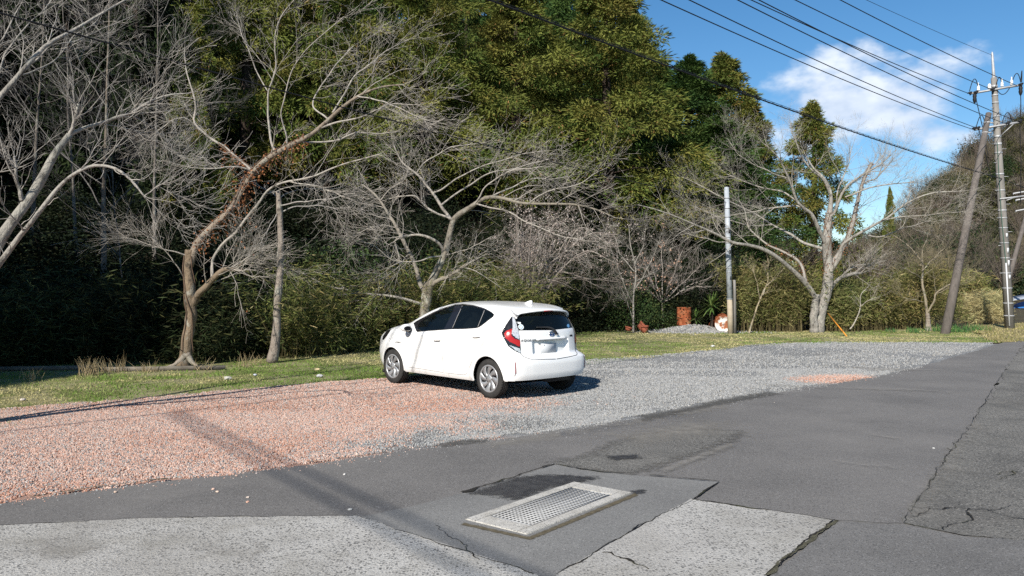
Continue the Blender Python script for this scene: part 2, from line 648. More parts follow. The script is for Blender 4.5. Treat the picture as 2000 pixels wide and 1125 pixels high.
def bed():
    xs = np.arange(-13, 23, 0.11)
    ys = np.arange(4.5, 27, 0.11)
    X, Y = np.meshgrid(xs, ys)
    P = np.stack([X, Y], -1).reshape(-1, 2)
    inside = inpoly(P + [0, 0.5] + 0 * (np.stack([vnoise(P, 3, 1), vnoise(P, 3, 2)], -1) - .5) * .22, lot) | inpoly(P + (np.stack([vnoise(P, 3, 1), vnoise(P, 3, 2)], -1) - .5) * .22, lot)
    nx = len(xs)
    q = (np.arange(len(ys) - 1)[:, None] * nx + np.arange(nx - 1)).ravel()
    F = np.stack([q, q + 1, q + nx + 1, q + nx], -1)
    F = F[inside[F].all(1)]
    V = np.c_[P, np.full(len(P), -0.006)]
    use = np.unique(F)
    mp = np.zeros(len(P), int)
    mp[use] = np.arange(len(use))
    wobj('gravel_bed', V[use], [mp[F]], m_bed, col=lot_cols(P[use]), kind='structure')


bed()

# road sheets --------------------------------------------------------
road_px = [(-500, 1062), (0, 984), (150, 961), (330, 939), (600, 908), (800, 879), (960, 859), (1100, 841), (1250, 815), (1400, 786), (1500, 770), (1600, 753),
           (1720, 735), (1800, 715), (1900, 687), (1950, 672), (2010, 654)]
sheet('road', gp(*road_px) + [(36, 46, 0), (70, 70, 0), (80, 62, 0), (40, 20, 0), (20, 0, 0), (4, -6, 0), (-14, -6, 0), (-14, 4, 0)], 0.0, m_asph, rough=0.05, seed=2)
# the coarse older surface along the right
sheet('old_road_surface', gp((2015, 655), (1990, 690), (1962, 726), (1940, 766), (1902, 822), (1870, 862), (1843, 902), (1800, 966), (1765, 1022)) +
      gp((1880, 1047), (2100, 1062)) + [(8, 4, 0), (40, 30, 0), (76, 66, 0)], 0.006, m_asph_old, rough=0.07, seed=3)
sheet('new_road_patch', gp((1632, 1020), (1700, 1024), (1765, 1026), (1880, 1049), (2100, 1064)) + [(6.5, 2.6, 0), (2.0, 2.6, 0)] + gp((1500, 1132)),
      0.010, m_asph_new, rough=0.02, seed=5)
sheet('grate_patch', gp((1085, 909), (1222, 929), (1405, 943), (1352, 978), (1262, 1022), (1170, 1078), (1085, 1128), (1040, 1128), (765, 1032), (700, 1012), (800, 992), (905, 965)), 0.009,
      m_patch, rough=0.015, seed=9)
sheet('concrete_apron', gp((-300, 1056), (0, 1029), (180, 1020), (300, 1015), (500, 1012), (700, 1010), (768, 1034), (900, 1078), (1050, 1126)) +
      [(0.2, 3.4, 0), (-6, 3.0, 0)], 0.013, m_slab, rough=0.02, seed=10)
sheet('concrete_slab', gp((1350, 977), (1490, 998), (1628, 1018), (1562, 1068), (1498, 1126)) + [(1.1, 3.6, 0), (.1, 3.6, 0)] + gp((1086, 1127), (1172, 1077), (1262, 1024)), 0.013,
      m_slab, rough=0.015, seed=11)


def fade_mat(src, name, lo=.25, hi=.6, ns=14.0):
    """copy of a surface material that breaks up and thins out towards the sheet's edge (attribute fade)"""
    m = src.copy()
    m.name = name
    t = m.node_tree
    out = [n for n in t.nodes if n.type == 'OUTPUT_MATERIAL'][0]
    sh = out.inputs['Surface'].links[0].from_socket
    a = _n(t, 'ShaderNodeAttribute', {'attribute_name': 'col'})
    q = _n(t, 'ShaderNodeTexNoise', {})
    q.inputs['Scale'].default_value = ns
    q.inputs['Detail'].default_value = 8
    q.inputs['Roughness'].default_value = .75
    tc = _n(t, 'ShaderNodeTexCoord', {})
    t.links.new(tc.outputs['Object'], q.inputs['Vector'])
    ad = _n(t, 'ShaderNodeMath', {'operation': 'MULTIPLY_ADD'})
    t.links.new(q.outputs[0], ad.inputs[0])
    ad.inputs[1].default_value = 1.1
    ad.inputs[2].default_value = -.55
    a2 = _n(t, 'ShaderNodeMath', {'operation': 'ADD'})
    t.links.new(ad.outputs[0], a2.inputs[0])
    t.links.new(a.outputs['Fac'], a2.inputs[1])
    mr = _n(t, 'ShaderNodeMapRange', {})
    mr.inputs['From Min'].default_value = lo
    mr.inputs['From Max'].default_value = hi
    t.links.new(a2.outputs[0], mr.inputs['Value'])
    tr = _n(t, 'ShaderNodeBsdfTransparent', {})
    mx = _n(t, 'ShaderNodeMixShader', {})
    t.links.new(mr.outputs[0], mx.inputs[0])
    t.links.new(tr.outputs[0], mx.inputs[1])
    t.links.new(sh, mx.inputs[2])
    t.links.new(mx.outputs[0], out.inputs['Surface'])
    return m


def polydist(P, poly):
    d = np.full(len(P), 1e9)
    n = len(poly)
    for i in range(n):
        a, b = poly[i], poly[(i + 1) % n]
        ab = b - a
        t = np.clip(((P - a) @ ab) / (ab @ ab), 0, 1)
        d = np.minimum(d, np.hypot(*(P - a - t[:, None] * ab).T))
    return np.where(inpoly(P, poly), d, -d)


def soft_sheet(name, px, z, mat, fade=.15, step=.03, amt=1.0):
    poly = np.array([G(*p)[:2] for p in px])
    lo, hi = poly.min(0) - fade, poly.max(0) + fade
    xs, ys = np.arange(lo[0], hi[0], step), np.arange(lo[1], hi[1], step)
    X, Y = np.meshgrid(xs, ys)
    P = np.stack([X, Y], -1).reshape(-1, 2)
    f = np.clip(polydist(P, poly) / fade * .5 + .5, 0, 1) * amt
    nx = len(xs)
    q = (np.arange(len(ys) - 1)[:, None] * nx + np.arange(nx - 1)).ravel()
    F = np.stack([q, q + 1, q + nx + 1, q + nx], -1)
    F = F[(f[F] > .01).any(1)]
    use = np.unique(F)
    mp = np.zeros(len(P), int)
    mp[use] = np.arange(len(use))
    return wobj(name, np.c_[P[use], np.full(len(use), z)], [mp[F]], mat, col=np.repeat(f[use][:, None], 3, 1), kind='structure')


m_stain_f = fade_mat(m_stain, 'wet stain', .30, .62, 16)
m_worn_f = fade_mat(m_asph_old, 'worn coarse', .30, .55, 10)
m_dust = M('road dust', [(0.3, (0.24, 0.225, 0.20)), (0.7, (0.31, 0.29, 0.255))], 5, rough=1.0, bump=.5, bscale=120, bdist=.005)
m_dust_f = fade_mat(m_dust, 'road dust thin', .28, 1.0, 6)
m_damp_f = fade_mat(M('damp grit', [(0.3, (0.07, 0.068, 0.062)), (0.7, (0.12, 0.115, 0.105))], 7, rough=.9, bump=.6, bscale=90, bdist=.01), 'damp grit thin', .35, .8, 7)
m_leafy_f = fade_mat(M('dirt in joints', [(0.3, (0.07, 0.058, 0.035)), (0.7, (0.15, 0.125, 0.08))], 20, rough=1), 'dirt thin', .35, .7, 25)
soft_sheet('wet_stain', ((925, 966), (1010, 936), (1060, 931), (1110, 932), (1160, 935), (1130, 945), (1072, 953), (1010, 978), (975, 970)), 0.0125, m_stain_f, .16)
soft_sheet('wet_stain', ((1190, 893), (1238, 891), (1246, 896), (1202, 900)), 0.0115, m_stain_f, .14)
soft_sheet('wet_stain', ((1236, 962), (1258, 959), (1256, 965), (1240, 968)), 0.0125, m_stain_f, .07)
soft_sheet('worn_road_patch', ((1085, 908), (1160, 890), (1210, 864), (1290, 848), (1380, 840), (1440, 844), (1420, 860), (1350, 886), (1262, 914), (1220, 924)), 0.006, m_worn_f, .35, .05)
for k_, (px, fd, am) in enumerate(((((1180, 850), (1330, 822), (1440, 826), (1400, 850), (1250, 870)), .5, .75), (((1290, 922), (1420, 868), (1440, 872), (1300, 926)), .08, .8), (((950, 866), (1250, 818), (1400, 790), (1420, 796), (1260, 828), (960, 876)), .3, .8),
                                   (((1560, 895), (1640, 900), (1800, 918), (1780, 924), (1640, 910)), .2, .45), (((1690, 846), (1760, 858), (1770, 864), (1700, 852)), .12, .6), (((1440, 745), (1600, 757), (1780, 760), (1900, 770), (1700, 764), (1500, 757)), .25, .5),
                                   (((1600, 712), (1760, 720), (1880, 725), (1700, 727)), .3, .5), (((300, 1100), (420, 1040), (560, 1060), (500, 1118)), .4, .5), (((0, 1060), (160, 1040), (230, 1080), (60, 1110)), .35, .6), (((1840, 905), (1900, 825), (1920, 830), (1870, 900)), .2, .7),
                                   (((1770, 1010), (1840, 910), (1870, 915), (1810, 1015)), .18, .7), (((1700, 1060), (1800, 1050), (1900, 1100), (1750, 1110)), .3, .35))):
    soft_sheet('road_dust', px, 0.0195 if k_ not in (0, 2) else 0.0065, m_dust_f, fd, .06, am)
soft_sheet('damp_grit', ((1250, 812), (1330, 800), (1400, 782), (1500, 765), (1520, 770), (1400, 792), (1260, 822)), 0.0068, m_damp_f, .25, .05)
soft_sheet('damp_grit', ((845, 872), (880, 862), (960, 856), (950, 862), (880, 872)), 0.0068, m_damp_f, .2, .05)
soft_sheet('joint_dirt', ((905, 1024), (1033, 1052), (1240, 966), (1246, 970), (1036, 1058), (900, 1028)), 0.0128, m_leafy_f, .03, .012)


def crack(pxs, w, z=0.016, seed=1, wob=0.02, mat=None, name='crack'):
    P = np.array([G(*p)[:2] for p in pxs])
    d = np.r_[0, np.cumsum(np.linalg.norm(np.diff(P, axis=0), axis=1))]
    t = np.arange(0, d[-1], 0.03)
    Q = np.stack([np.interp(t, d, P[:, 0]), np.interp(t, d, P[:, 1])], -1)
    T = np.gradient(Q, axis=0)
    N = nrm(np.stack([-T[:, 1], T[:, 0]], -1))
    w = w * .6
    Q = Q + N * ((vnoise(Q, 6, seed) - .5) * 2 * wob + (vnoise(Q, 25, seed + 3) - .5) * wob)[:, None]
    ww = w * (0.25 + 1.5 * vnoise(Q, 12, seed + 7) * vnoise(Q, 3, seed + 8) * 2)
    V = np.concatenate([np.c_[Q + N * ww[:, None] / 2, np.full(len(Q), z)], np.c_[Q - N * ww[:, None] / 2, np.full(len(Q), z)]])
    n = len(Q)
    i = np.arange(n - 1)
    return wobj(name, V, [np.stack([i, i + n, i + n + 1, i + 1], -1)], mat or m_crack, kind='structure')


crack([(905, 965), (980, 940), (1085, 909)], 0.045, seed=1)
crack([(1085, 909), (1130, 918), (1222, 929)], 0.03, seed=2)
crack([(1268, 930), (1330, 936), (1405, 943)], 0.022, seed=3)
crack([(1405, 943), (1352, 978)], 0.018, seed=23, wob=.008)
crack([(1352, 978), (1262, 1023), (1172, 1077), (1086, 1127)], 0.012, seed=4)
crack([(1352, 978), (1490, 998), (1630, 1019), (1700, 1024), (1766, 1026)], 0.022, seed=5)
crack([(1632, 1019), (1562, 1070), (1496, 1128)], 0.035, seed=6, mat=m_moss)
crack([(1632, 1019), (1562, 1070), (1496, 1128)], 0.018, seed=16, z=.018)
crack([(1766, 1026), (1880, 1049), (2050, 1062)], 0.016, seed=7)
crack([(1778, 1010), (1820, 1000), (1870, 995), (1930, 1000), (2010, 1018)], 0.02, seed=8, wob=.06)
crack([(1890, 996), (1895, 1008), (1880, 1020), (1822, 1034)], 0.018, seed=9, wob=.05)
crack([(1930, 1000), (1985, 990), (2020, 996)], 0.014, seed=10, wob=.05)
crack([(1950, 930), (1985, 922), (1975, 935), (1960, 941)], 0.012, seed=11, wob=.05, mat=m_moss)
crack([(1960, 728), (1902, 822), (1843, 902), (1765, 1024)], 0.010, seed=12, z=.0165, wob=.02)
crack([(0, 1029), (180, 1020), (300, 1015), (500, 1012), (700, 1010), (768, 1034), (900, 1078), (1050, 1126)], 0.01, seed=13)
crack([(1180, 1082), (1212, 1096), (1268, 1116)], 0.02, seed=14, wob=.05)
crack([(60, 975), (150, 960), (330, 938)], 0.035, seed=15, mat=m_moss, z=.02)
crack([(845, 1030), (900, 1062), (930, 1100)], 0.008, seed=17, wob=.05)
crack([(600, 905), (700, 893), (800, 878)], 0.02, seed=18, mat=m_moss, z=.02)
# ------------------------------------------------------------------ branches and leaves
m_bark = M('cherry bark', attr='col', rough=0.9, bump=1.0, bscale=16, bdist=0.04, stretch=(1, 1, .6),
           layers=[(6, 0.54, 0.66, (0.40, 0.40, 0.34), 0.6), (9, 0.55, 0.7, (0.03, 0.026, 0.022), 0.8), (3, .55, .7, (.05, .042, .034), .6)])
m_twig = M('twig', attr='col', rough=0.85)
m_leaf = M('leaf', attr='col', rough=0.7, spec=0.15, trans=0.18)
m_needle = M('conifer foliage', attr='col', rough=0.8, spec=0.08, trans=0.12)
m_trunk = M('conifer bark', [(0.3, (0.03, 0.022, 0.017)), (0.7, (0.07, 0.052, 0.04))], 3, rough=0.95, bump=1, bscale=14, stretch=(3, 3, .4))


def rand_perp(T, rng, up=0.0):
    r = rng.normal(size=T.shape)
    r[..., 2] += up
    r -= (r * T).sum(-1, keepdims=True) * T
    return nrm(r)


def grow(P, R, n, L, ang, up, kpts, rf, rmax, rng, t0=0.15, wob=0.12, taper_len=0.45, rmin=0.0016, flat=0.0, upb=0.3):
    """children on parents P (N,k,3)/R (N,k): n each, length L=(lo,hi) m"""
    N, k, _ = P.shape
    t = (rng.uniform(t0, 1.0, (N, n)) ** 0.85)
    t[:, 0] = 0.995
    f = t * (k - 1)
    i = np.minimum(f.astype(int), k - 2)
    w = (f - i)[..., None]
    ar = np.arange(N)[:, None]
    p = P[ar, i] * (1 - w) + P[ar, i + 1] * w
    T = nrm(P[ar, i + 1] - P[ar, i])
    r0 = R[ar, i] * (1 - w[..., 0]) + R[ar, i + 1] * w[..., 0]
    a = np.radians(rng.uniform(ang[0], ang[1], (N, n)))
    a[:, 0] *= 0.3
    perp = rand_perp(T, rng, upb)
    d = nrm(T * np.cos(a)[..., None] + perp * np.sin(a)[..., None])
    ln = rng.uniform(L[0], L[1], (N, n)) * (1 - taper_len * t)
    p, d, ln, r0 = p.reshape(-1, 3), d.reshape(-1, 3), ln.ravel(), np.clip(r0.ravel() * rf, rmin, rmax)
    m = len(p)
    out = np.empty((m, kpts, 3))
    out[:, 0] = p
    st = ln / (kpts - 1)
    for q in range(1, kpts):
        out[:, q] = out[:, q - 1] + d * st[:, None]
        d = nrm(d + rng.normal(size=(m, 3)) * wob + np.array([0, 0, up]))
        if flat:
            d[:, 2] *= (1 - flat)
            d = nrm(d)
    rad = r0[:, None] * np.linspace(1, 0.35, kpts)[None]
    return out, np.maximum(rad, rmin * .8)


def bark_col(n, rng, base):
    return np.array(base) * (0.8 + 0.4 * rng.random((n, 1)))


def add_tubes(acc, P, R, sides, base, rng, tip=None):
    V, F = tubes(P, R, sides)
    N, k = R.shape
    c = np.repeat(bark_col(N, rng, base), k * sides, 0)
    acc.add(V, F, c)


def limbs3d(limbs, d0, rng, spread=1.0):
    """limbs: lists of (px, py, r_px[, dd]) -> 14-point smooth 3-D limbs; dd is the metres behind the trunk plane"""
    out = []
    for L in limbs:
        L = [tuple(l) + ((None,) if len(l) == 3 else ()) for l in L]
        n = len(L)
        dd = [l[3] for l in L]
        if dd[0] is None:
            dd[0] = 0.0
        if dd[-1] is None:
            ext = math.hypot(L[-1][0] - L[0][0], L[-1][1] - L[0][1]) / FOC * d0
            dd[-1] = dd[0] + rng.uniform(-.45, .45) * ext * spread
        known = [i for i in range(n) if dd[i] is not None]
        dd = np.interp(range(n), known, [dd[i] for i in known])
        rows = []
        for l, q in zip(L, dd):
            p = U(l[0], l[1], d0 + q)
            rows.append([*p, l[2] / FOC * (d0 + q)])
        out.append(crom(np.array(rows), 14))
    A = np.array(out)
    r = A[..., 3]
    k = sstep(.02, .10, r)
    r = r * (.62 + .26 * k)
    # small crooks, pinned at both ends
    w = rng.normal(size=A[..., :3].shape) * .5
    w[:, 1:-1] = (w[:, :-2] + w[:, 1:-1] * 1.5 + w[:, 2:]) / 2
    ln = np.linalg.norm(A[:, -1, :3] - A[:, 0, :3], axis=1)[:, None, None]
    env = np.sin(np.linspace(0, np.pi, A.shape[1]))[None, :, None] ** .6
    A[..., :3] += w * env * np.minimum(.045, ln * .02)
    return A[..., :3], np.maximum(r, .004)


def cherry(name, limbs, d0, base, label, seed, lv=(9, 8, 5), lens=((.7, 1.9), (.35, .9), (.12, .36)), trunk_n=1, tw_col=(.34, .315, .29),
           bk_col=(.17, .14, .12), ground=None, up=(.05, .07, .05), group=None, cat='tree', skip=0, caps=(), t0=.25, wobs=(.13, .14, .16), part2='crown', upb=.3):
    """bare tree: traced limbs, then three orders of branches and twigs grown on them"""
    rng = np.random.default_rng(seed)
    P, R = limbs3d(limbs, d0, rng)
    root = empty(name, base, label, cat, group)
    a = Acc()
    # roughness of the stems
    for q in range(len(P)):
        S = crom(np.c_[P[q], R[q]], 40)
        wv = vnoise(np.c_[np.arange(40) * .37, np.full(40, q * 3.1 + seed)], 1.0, seed)
        V, F = tubes(S[:, :3], np.maximum(S[:, 3], .003) * (.9 + .2 * wv), 10 if R[q].max() > .05 else 7, cap=True)
        lum = np.array(bk_col) * (0.85 + .3 * vnoise(V, 5, seed))[:, None]
        thin = 1 - sstep(.02, .07, R[q].mean())
        a.add(V, F, lum * (1 - thin) + np.array(tw_col) * thin * .9)
    a.build('trunk', m_bark, root, smooth=True, colors=True)
    c = Acc()
    sel = [q for q in range(len(P)) if q >= skip]
    P0, R0 = P[sel], R[sel]
    P1, R1 = grow(P0, R0, lv[0], lens[0], (25, 65), up[0], 7, .38, .013, rng, t0=t0, wob=wobs[0], upb=upb)
    add_tubes(c, P1, R1, 4, np.array(tw_col) * .9, rng)
    # also twigs straight on the thin outer part of the limbs
    thin = R0.mean(1) < .05
    P1a = np.concatenate([P1, P0[thin][:, ::2]]) if thin.any() else P1
    R1a = np.concatenate([R1, R0[thin][:, ::2]]) if thin.any() else R1
    P2, R2 = grow(P1a, R1a, lv[1], lens[1], (22, 60), up[1], 5, .6, .006, rng, wob=wobs[1])
    add_tubes(c, P2, R2, 3, tw_col, rng)
    P3, R3 = grow(P2, R2, lv[2], lens[2], (20, 60), up[2], 3, .7, .0032, rng, wob=wobs[2], rmin=.0022)
    add_tubes(c, P3, R3, 3, np.array(tw_col) * 1.08, rng)
    c.build(part2, m_twig, root, colors=True)
    return root, P, R, (P2, P3)


def kites(c, d, L, W, rng, nrmal=None):
    """leaf blades: centre-base c, direction d, length L, width W -> V, F"""
    n = len(c)
    side = nrm(np.cross(d, rng.normal(size=(n, 3)) if nrmal is None else nrmal))
    L = np.broadcast_to(L, (n,))[:, None]
    W = np.broadcast_to(W, (n,))[:, None]
    mid = c + d * L * .45
    V = np.stack([c, mid + side * W / 2, c + d * L, mid - side * W / 2], 1).reshape(-1, 3)
    F = np.arange(4 * n).reshape(-1, 4)
    return V, [F]


def leaf_cols(n, rng, pal, w=None, jit=.25):
    pal = np.array(pal)
    k = rng.choice(len(pal), n, p=w)
    return pal[k] * (1 + jit * (rng.random((n, 1)) * 2 - 1))


# ---- conifer kinds (one crown mesh per variant, copied) --------------
def conifer_mesh(name, H, R, seed, n_tuft, n_spray, pal, wpal, L=(.12, .26), W=.042, droop=.5, shape=.75, base=.16, tuft=.42, bumpy=.35, brown=.0, spire=True):
    rng = np.random.default_rng(seed)
    # boughs: rounded clumps with gaps between them, tufts gathered on each
    nb = max(24, n_tuft // 11)
    bid = []
    C, O, sz = [], [], []
    for i in range(nb):
        t = ((i + rng.random()) / nb) ** 1.08
        env = R * max(.03, 1 - t) ** shape * min(1.0, .6 + t * 4)
        an = i * 2.399963 + rng.normal() * .35
        rr = env * rng.uniform(.40, 1.10) ** .7 * (1 - bumpy * .25 * rng.random())
        zb = H * (base + (1 - base) * t)
        bc = np.array([rr * math.cos(an), rr * math.sin(an), zb - .22 * rr * droop])
        br = tuft * rng.uniform(1.25, 2.1) * (1 - .56 * t)
        k = int(n_tuft / nb * rng.uniform(.7, 1.3)) + 1
        for _ in range(k):
            o = nrm(rng.normal(size=3)) * rng.random() ** .5 * br * np.array([1, 1, .75])
            if rng.random() < .27:       # sprays along the bough towards the stem
                o = -bc * [1, 1, 0] * rng.uniform(.1, .95) + [0, 0, rng.uniform(-.5, .5)]
            C.append(bc + o)
            bid.append(i)
            oo = o / (br + .01)
            O.append((math.cos(an) + oo[0], math.sin(an) + oo[1], .25 + oo[2] * .5))
            sz.append(tuft * rng.uniform(.5, .95) * (1 - .4 * t))
    if spire:                                # ragged pointed leader
        for i in range(46):
            t = rng.random() ** .8
            an = rng.uniform(0, 6.28)
            rr = (.05 + .62 * t) * rng.uniform(.3, 1.1)
            C.append(np.array([rr * math.cos(an), rr * math.sin(an), H * 1.04 - 2.1 * t]))
            O.append((math.cos(an) * .7, math.sin(an) * .7, .9))
            sz.append(.10 + .24 * t)
            bid.append(int(rng.integers(0, nb)))
    C, O, sz = np.array(C), nrm(np.array(O)), np.array(sz)
    n = len(C)
    idx = np.repeat(np.arange(n), n_spray)
    m = len(idx)
    off = rng.normal(size=(m, 3)) * .55
    off = off / np.maximum(1, np.linalg.norm(off, axis=1, keepdims=True))
    c = C[idx] + off * sz[idx][:, None] * np.array([1, 1, .8])
    d = nrm(O[idx] * .55 + off * .8 + rng.normal(size=(m, 3)) * .35 - np.array([0, 0, droop]) + np.array([0, 0, .35]) * (off[:, 2:3] > .3))
    V, F = kites(c, d, rng.uniform(L[0], L[1], m), W * rng.uniform(.7, 1.4, m), rng)
    tc = leaf_cols(nb, rng, pal, wpal, .22)[np.array(bid)] * .45 + leaf_cols(n, rng, pal, wpal, .22) * .55
    col = tc[idx] * (0.8 + .4 * rng.random((m, 1)))
    if brown:
        b = (rng.random(m) < brown) & (off[:, 2] < .2)
        col[b] = np.array([.20, .12, .045]) * (.7 + .6 * rng.random((b.sum(), 1)))
    me = nmesh(name, V, F, m_needle, np.repeat(col, 4, 0))
    tv, tf = tubes(np.array([[0, 0, -.3], [.05, 0, H * .35], [0, .04, H * .7], [0, 0, H * .98]]), np.array([.24, .19, .10, .02]) * (H / 12), 8)
    a = Acc().add(tv, tf)
    # bare boughs below the crown
    rng2 = np.random.default_rng(seed + 50)
    for i in range(14):
        z = H * rng2.uniform(.1, .8)
        an = rng2.uniform(0, 6.28)
        ln_ = R * .7 * (1 - z / H) + .4
        p = np.array([[0, 0, z], [math.cos(an) * ln_ * .5, math.sin(an) * ln_ * .5, z + .15], [math.cos(an) * ln_, math.sin(an) * ln_, z - .05]])
        a.add(*tubes(p, np.array([.05, .03, .01]), 5))
    tm = nmesh(name + '_trunk', *a.get()[:2], m_trunk, None, True)
    tm['H'], tm['R'] = float(H), float(np.percentile(np.abs(V[:, 0]), 99.5))
    return me, tm


SUGI = [(.140, .152, .034), (.098, .130, .030), (.195, .195, .048), (.052, .092, .022), (.150, .122, .032)]
SUGW = [.3, .25, .2, .15, .1]
GRN = [(.055, .105, .028), (.042, .082, .024), (.075, .12, .03), (.10, .13, .035)]
GRNW = [.35, .3, .2, .15]
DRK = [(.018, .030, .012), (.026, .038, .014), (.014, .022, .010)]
sugi = [conifer_mesh('cedar_crown', 14, 4.0, 21, 640, 92, SUGI, SUGW, tuft=.62, brown=.03),
        conifer_mesh('cedar_crown', 13, 3.4, 22, 600, 92, SUGI, SUGW, tuft=.58, brown=.05, bumpy=.45),
        conifer_mesh('cedar_crown', 11, 2.9, 23, 560, 84, SUGI, SUGW, tuft=.44, shape=.66, brown=.08, base=.03)]
hinoki = [conifer_mesh('cypress_crown', 13, 3.0, 31, 560, 88, GRN, GRNW, droop=.15, tuft=.5, L=(.11, .24), shape=.8, base=.1),
          conifer_mesh('cypress_crown', 12, 3.4, 32, 580, 86, GRN, GRNW, droop=.25, tuft=.58, L=(.11, .24), shape=.65, base=.12, bumpy=.5)]
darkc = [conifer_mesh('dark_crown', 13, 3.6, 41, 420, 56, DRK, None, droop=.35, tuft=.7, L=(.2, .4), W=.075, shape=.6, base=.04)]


def conifer(kind, x, y, h, w, label, cat, group, name, z=None, rz=None):
    me, tm = kind
    H, Rr = tm['H'], tm['R']
    zz = float(hill_z(x, y)) if z is None else z
    r = empty(name, (x, y, zz - .1), label, cat, group, rz if rz is not None else RNG.uniform(0, 6.28))
    r.scale = (w / Rr, w / Rr, h / H)
    obj('trunk', tm, r)
    obj('crown', me, r)
    return r


# conifers that can be told apart: (kind, axis px, top py, depth, half width m, label)
def place_px(kind, px, top, d, w, label, cat, name, group=None, rz=None):
    x = (px - 1000) / FOC * d
    z0 = float(hill_z(x, d))
    ztop = CAM_H + (HOR - top) / FOC * d
    return conifer(kind, x, d, ztop - z0, w, label, cat, group, name, rz=rz)


place_px(sugi[0], 1185, -45, 41, 5.2, 'biggest yellow-green cedar, bulging crown left of the open sky', 'cedar tree', 'cedar_tree', rz=.6)
place_px(sugi[1], 1010, -60, 40, 4.2, 'olive cedar just left of the biggest yellow-green cedar', 'cedar tree', 'cedar_tree', rz=2.0)
place_px(hinoki[0], 1345, 122, 47, 5.0, 'dark green cypress between the biggest cedar and the olive peak', 'cypress tree', 'cypress_tree', rz=1.0)
place_px(hinoki[1], 1400, 235, 44, 4.8, 'bushy green cypress above the grey concrete post', 'cypress tree', 'cypress_tree', rz=4.0)
place_px(sugi[2], 1412, 118, 52, 5.0, 'olive cedar with a thin peak at the right end of the wood', 'cedar tree', 'cedar_tree', rz=3.0)
place_px(sugi[2], 1462, 205, 51, 4.2, 'small olive cedar stepping down beside the peaked cedar', 'cedar tree', 'cedar_tree', rz=.2)
place_px(sugi[2], 1588, 212, 50, 3.5, 'lone pointed cedar standing against the sky behind the bare cherry', 'cedar tree', 'cedar_tree', rz=5.1)
place_px(hinoki[0], 1292, 128, 49, 3.4, 'green cypress tucked against the right shoulder of the biggest cedar', 'cypress tree', 'cypress_tree', rz=2.7)
place_px(hinoki[0], 1080, -70, 58, 4.4, 'green cypress at the top of the picture filling the gap in the olive cedars', 'cypress tree', 'cypress_tree', rz=.9)
place_px(hinoki[1], 1130, -90, 54, 4.6, 'green cypress topping the wood behind the biggest cedar', 'cypress tree', 'cypress_tree', rz=2.2)
place_px(sugi[1], 1245, 40, 50, 3.2, 'olive cedar peeping out behind the right shoulder of the biggest cedar', 'cedar tree', 'cedar_tree', rz=1.1)
place_px(sugi[0], 830, -120, 38, 3.9, 'yellow-green cedar above the car bonnet, tufted crown', 'cedar tree', 'cedar_tree', rz=3.7)
place_px(sugi[1], 640, -160, 35, 3.4, 'yellowish cedar behind the vine-wrapped cherry', 'cedar tree', 'cedar_tree', rz=.3)
place_px(sugi[0], 480, -180, 34, 3.2, 'drooping yellow cedar left of the vine-wrapped cherry crown', 'cedar tree', 'cedar_tree', rz=5.0)
place_px(hinoki[1], 730, -60, 44, 3.6, 'deep green cypress between two yellow cedars', 'cypress tree', 'cypress_tree', rz=1.9)
place_px(hinoki[0], 910, -80, 45, 3.4, 'deep green cypress behind the gap in the olive cedars', 'cypress tree', 'cypress_tree', rz=3.9)
place_px(sugi[2], 382, 45, 29, 1.5, 'slim cedar with yellow tufts among bare branches', 'cedar tree', 'cedar_tree', rz=2.9)
# the rest of the wood, rows packed up the slope
MARKS = [(-9999, 110, 'at the left edge'), (110, 350, 'left of vine-wrapped cherry'), (350, 540, 'between vine-wrapped cherry and straight trunk'), (540, 830, 'between straight trunk and cherry behind car'),
         (830, 1130, 'behind the parked car'), (1130, 1245, 'left of the thin sapling'), (1245, 1430, 'behind the drums'), (1430, 9999, 'right of the post')]
ORD = ['first', 'second', 'third', 'fourth', 'fifth', 'sixth', 'seventh', 'eighth']
_cnt = {}


def mark(what, px, key):
    m = [t for a, b, t in MARKS if a <= px < b][0]
    k = (key, m)
    _cnt[k] = _cnt.get(k, -1) + 1
    return '%s %s, %s from left' % (what, m, ORD[_cnt[k]])


rr_ = np.random.default_rng(5)
for row, (off, h) in enumerate(((13, 11), (20, 12), (28, 13), (37, 13), (47, 14.5))):
    for k, px in enumerate(np.arange(-330, 1265 - row * 10, 118)):
        # find the depth where the row (off metres behind the edge) crosses this bearing
        b = (px + rr_.uniform(-35, 35) - 1000) / FOC
        ds = np.linspace(12, 90, 500)
        d = ds[np.argmin(np.abs((ds - edge_y(b * ds)) * .78 - off - rr_.uniform(-2, 2)))]
        if row == 0 and 360 < px < 1290:
            continue
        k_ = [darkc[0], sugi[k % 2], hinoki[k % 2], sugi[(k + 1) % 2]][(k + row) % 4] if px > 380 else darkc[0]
        kind = 'cedar' if k_ in sugi else 'cypress' if k_ in hinoki else 'conifer'
        what = {'cedar': 'olive cedar', 'cypress': 'green cypress', 'conifer': 'dark conifer'}[kind] + [' lowest', ' higher', ' high', ' topmost', ' skyline'][row] + ' on slope'
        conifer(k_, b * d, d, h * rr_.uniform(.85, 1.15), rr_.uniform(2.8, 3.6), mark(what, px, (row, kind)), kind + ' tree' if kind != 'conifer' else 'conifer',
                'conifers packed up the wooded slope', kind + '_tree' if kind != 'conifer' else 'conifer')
# the wood goes on round the left of the lot, out of view, and shades the foot of the slope
grp2 = 'evergreens continuing the wood left of the lot'
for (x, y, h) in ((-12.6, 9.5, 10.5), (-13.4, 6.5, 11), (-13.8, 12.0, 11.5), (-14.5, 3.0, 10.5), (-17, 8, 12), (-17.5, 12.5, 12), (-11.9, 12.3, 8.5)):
    conifer(darkc[0], x, y, h, 2.2 if x > -13 else 2.6, 'evergreen continuing the wood past the left of the lot', 'conifer', grp2, 'conifer', z=0.0)


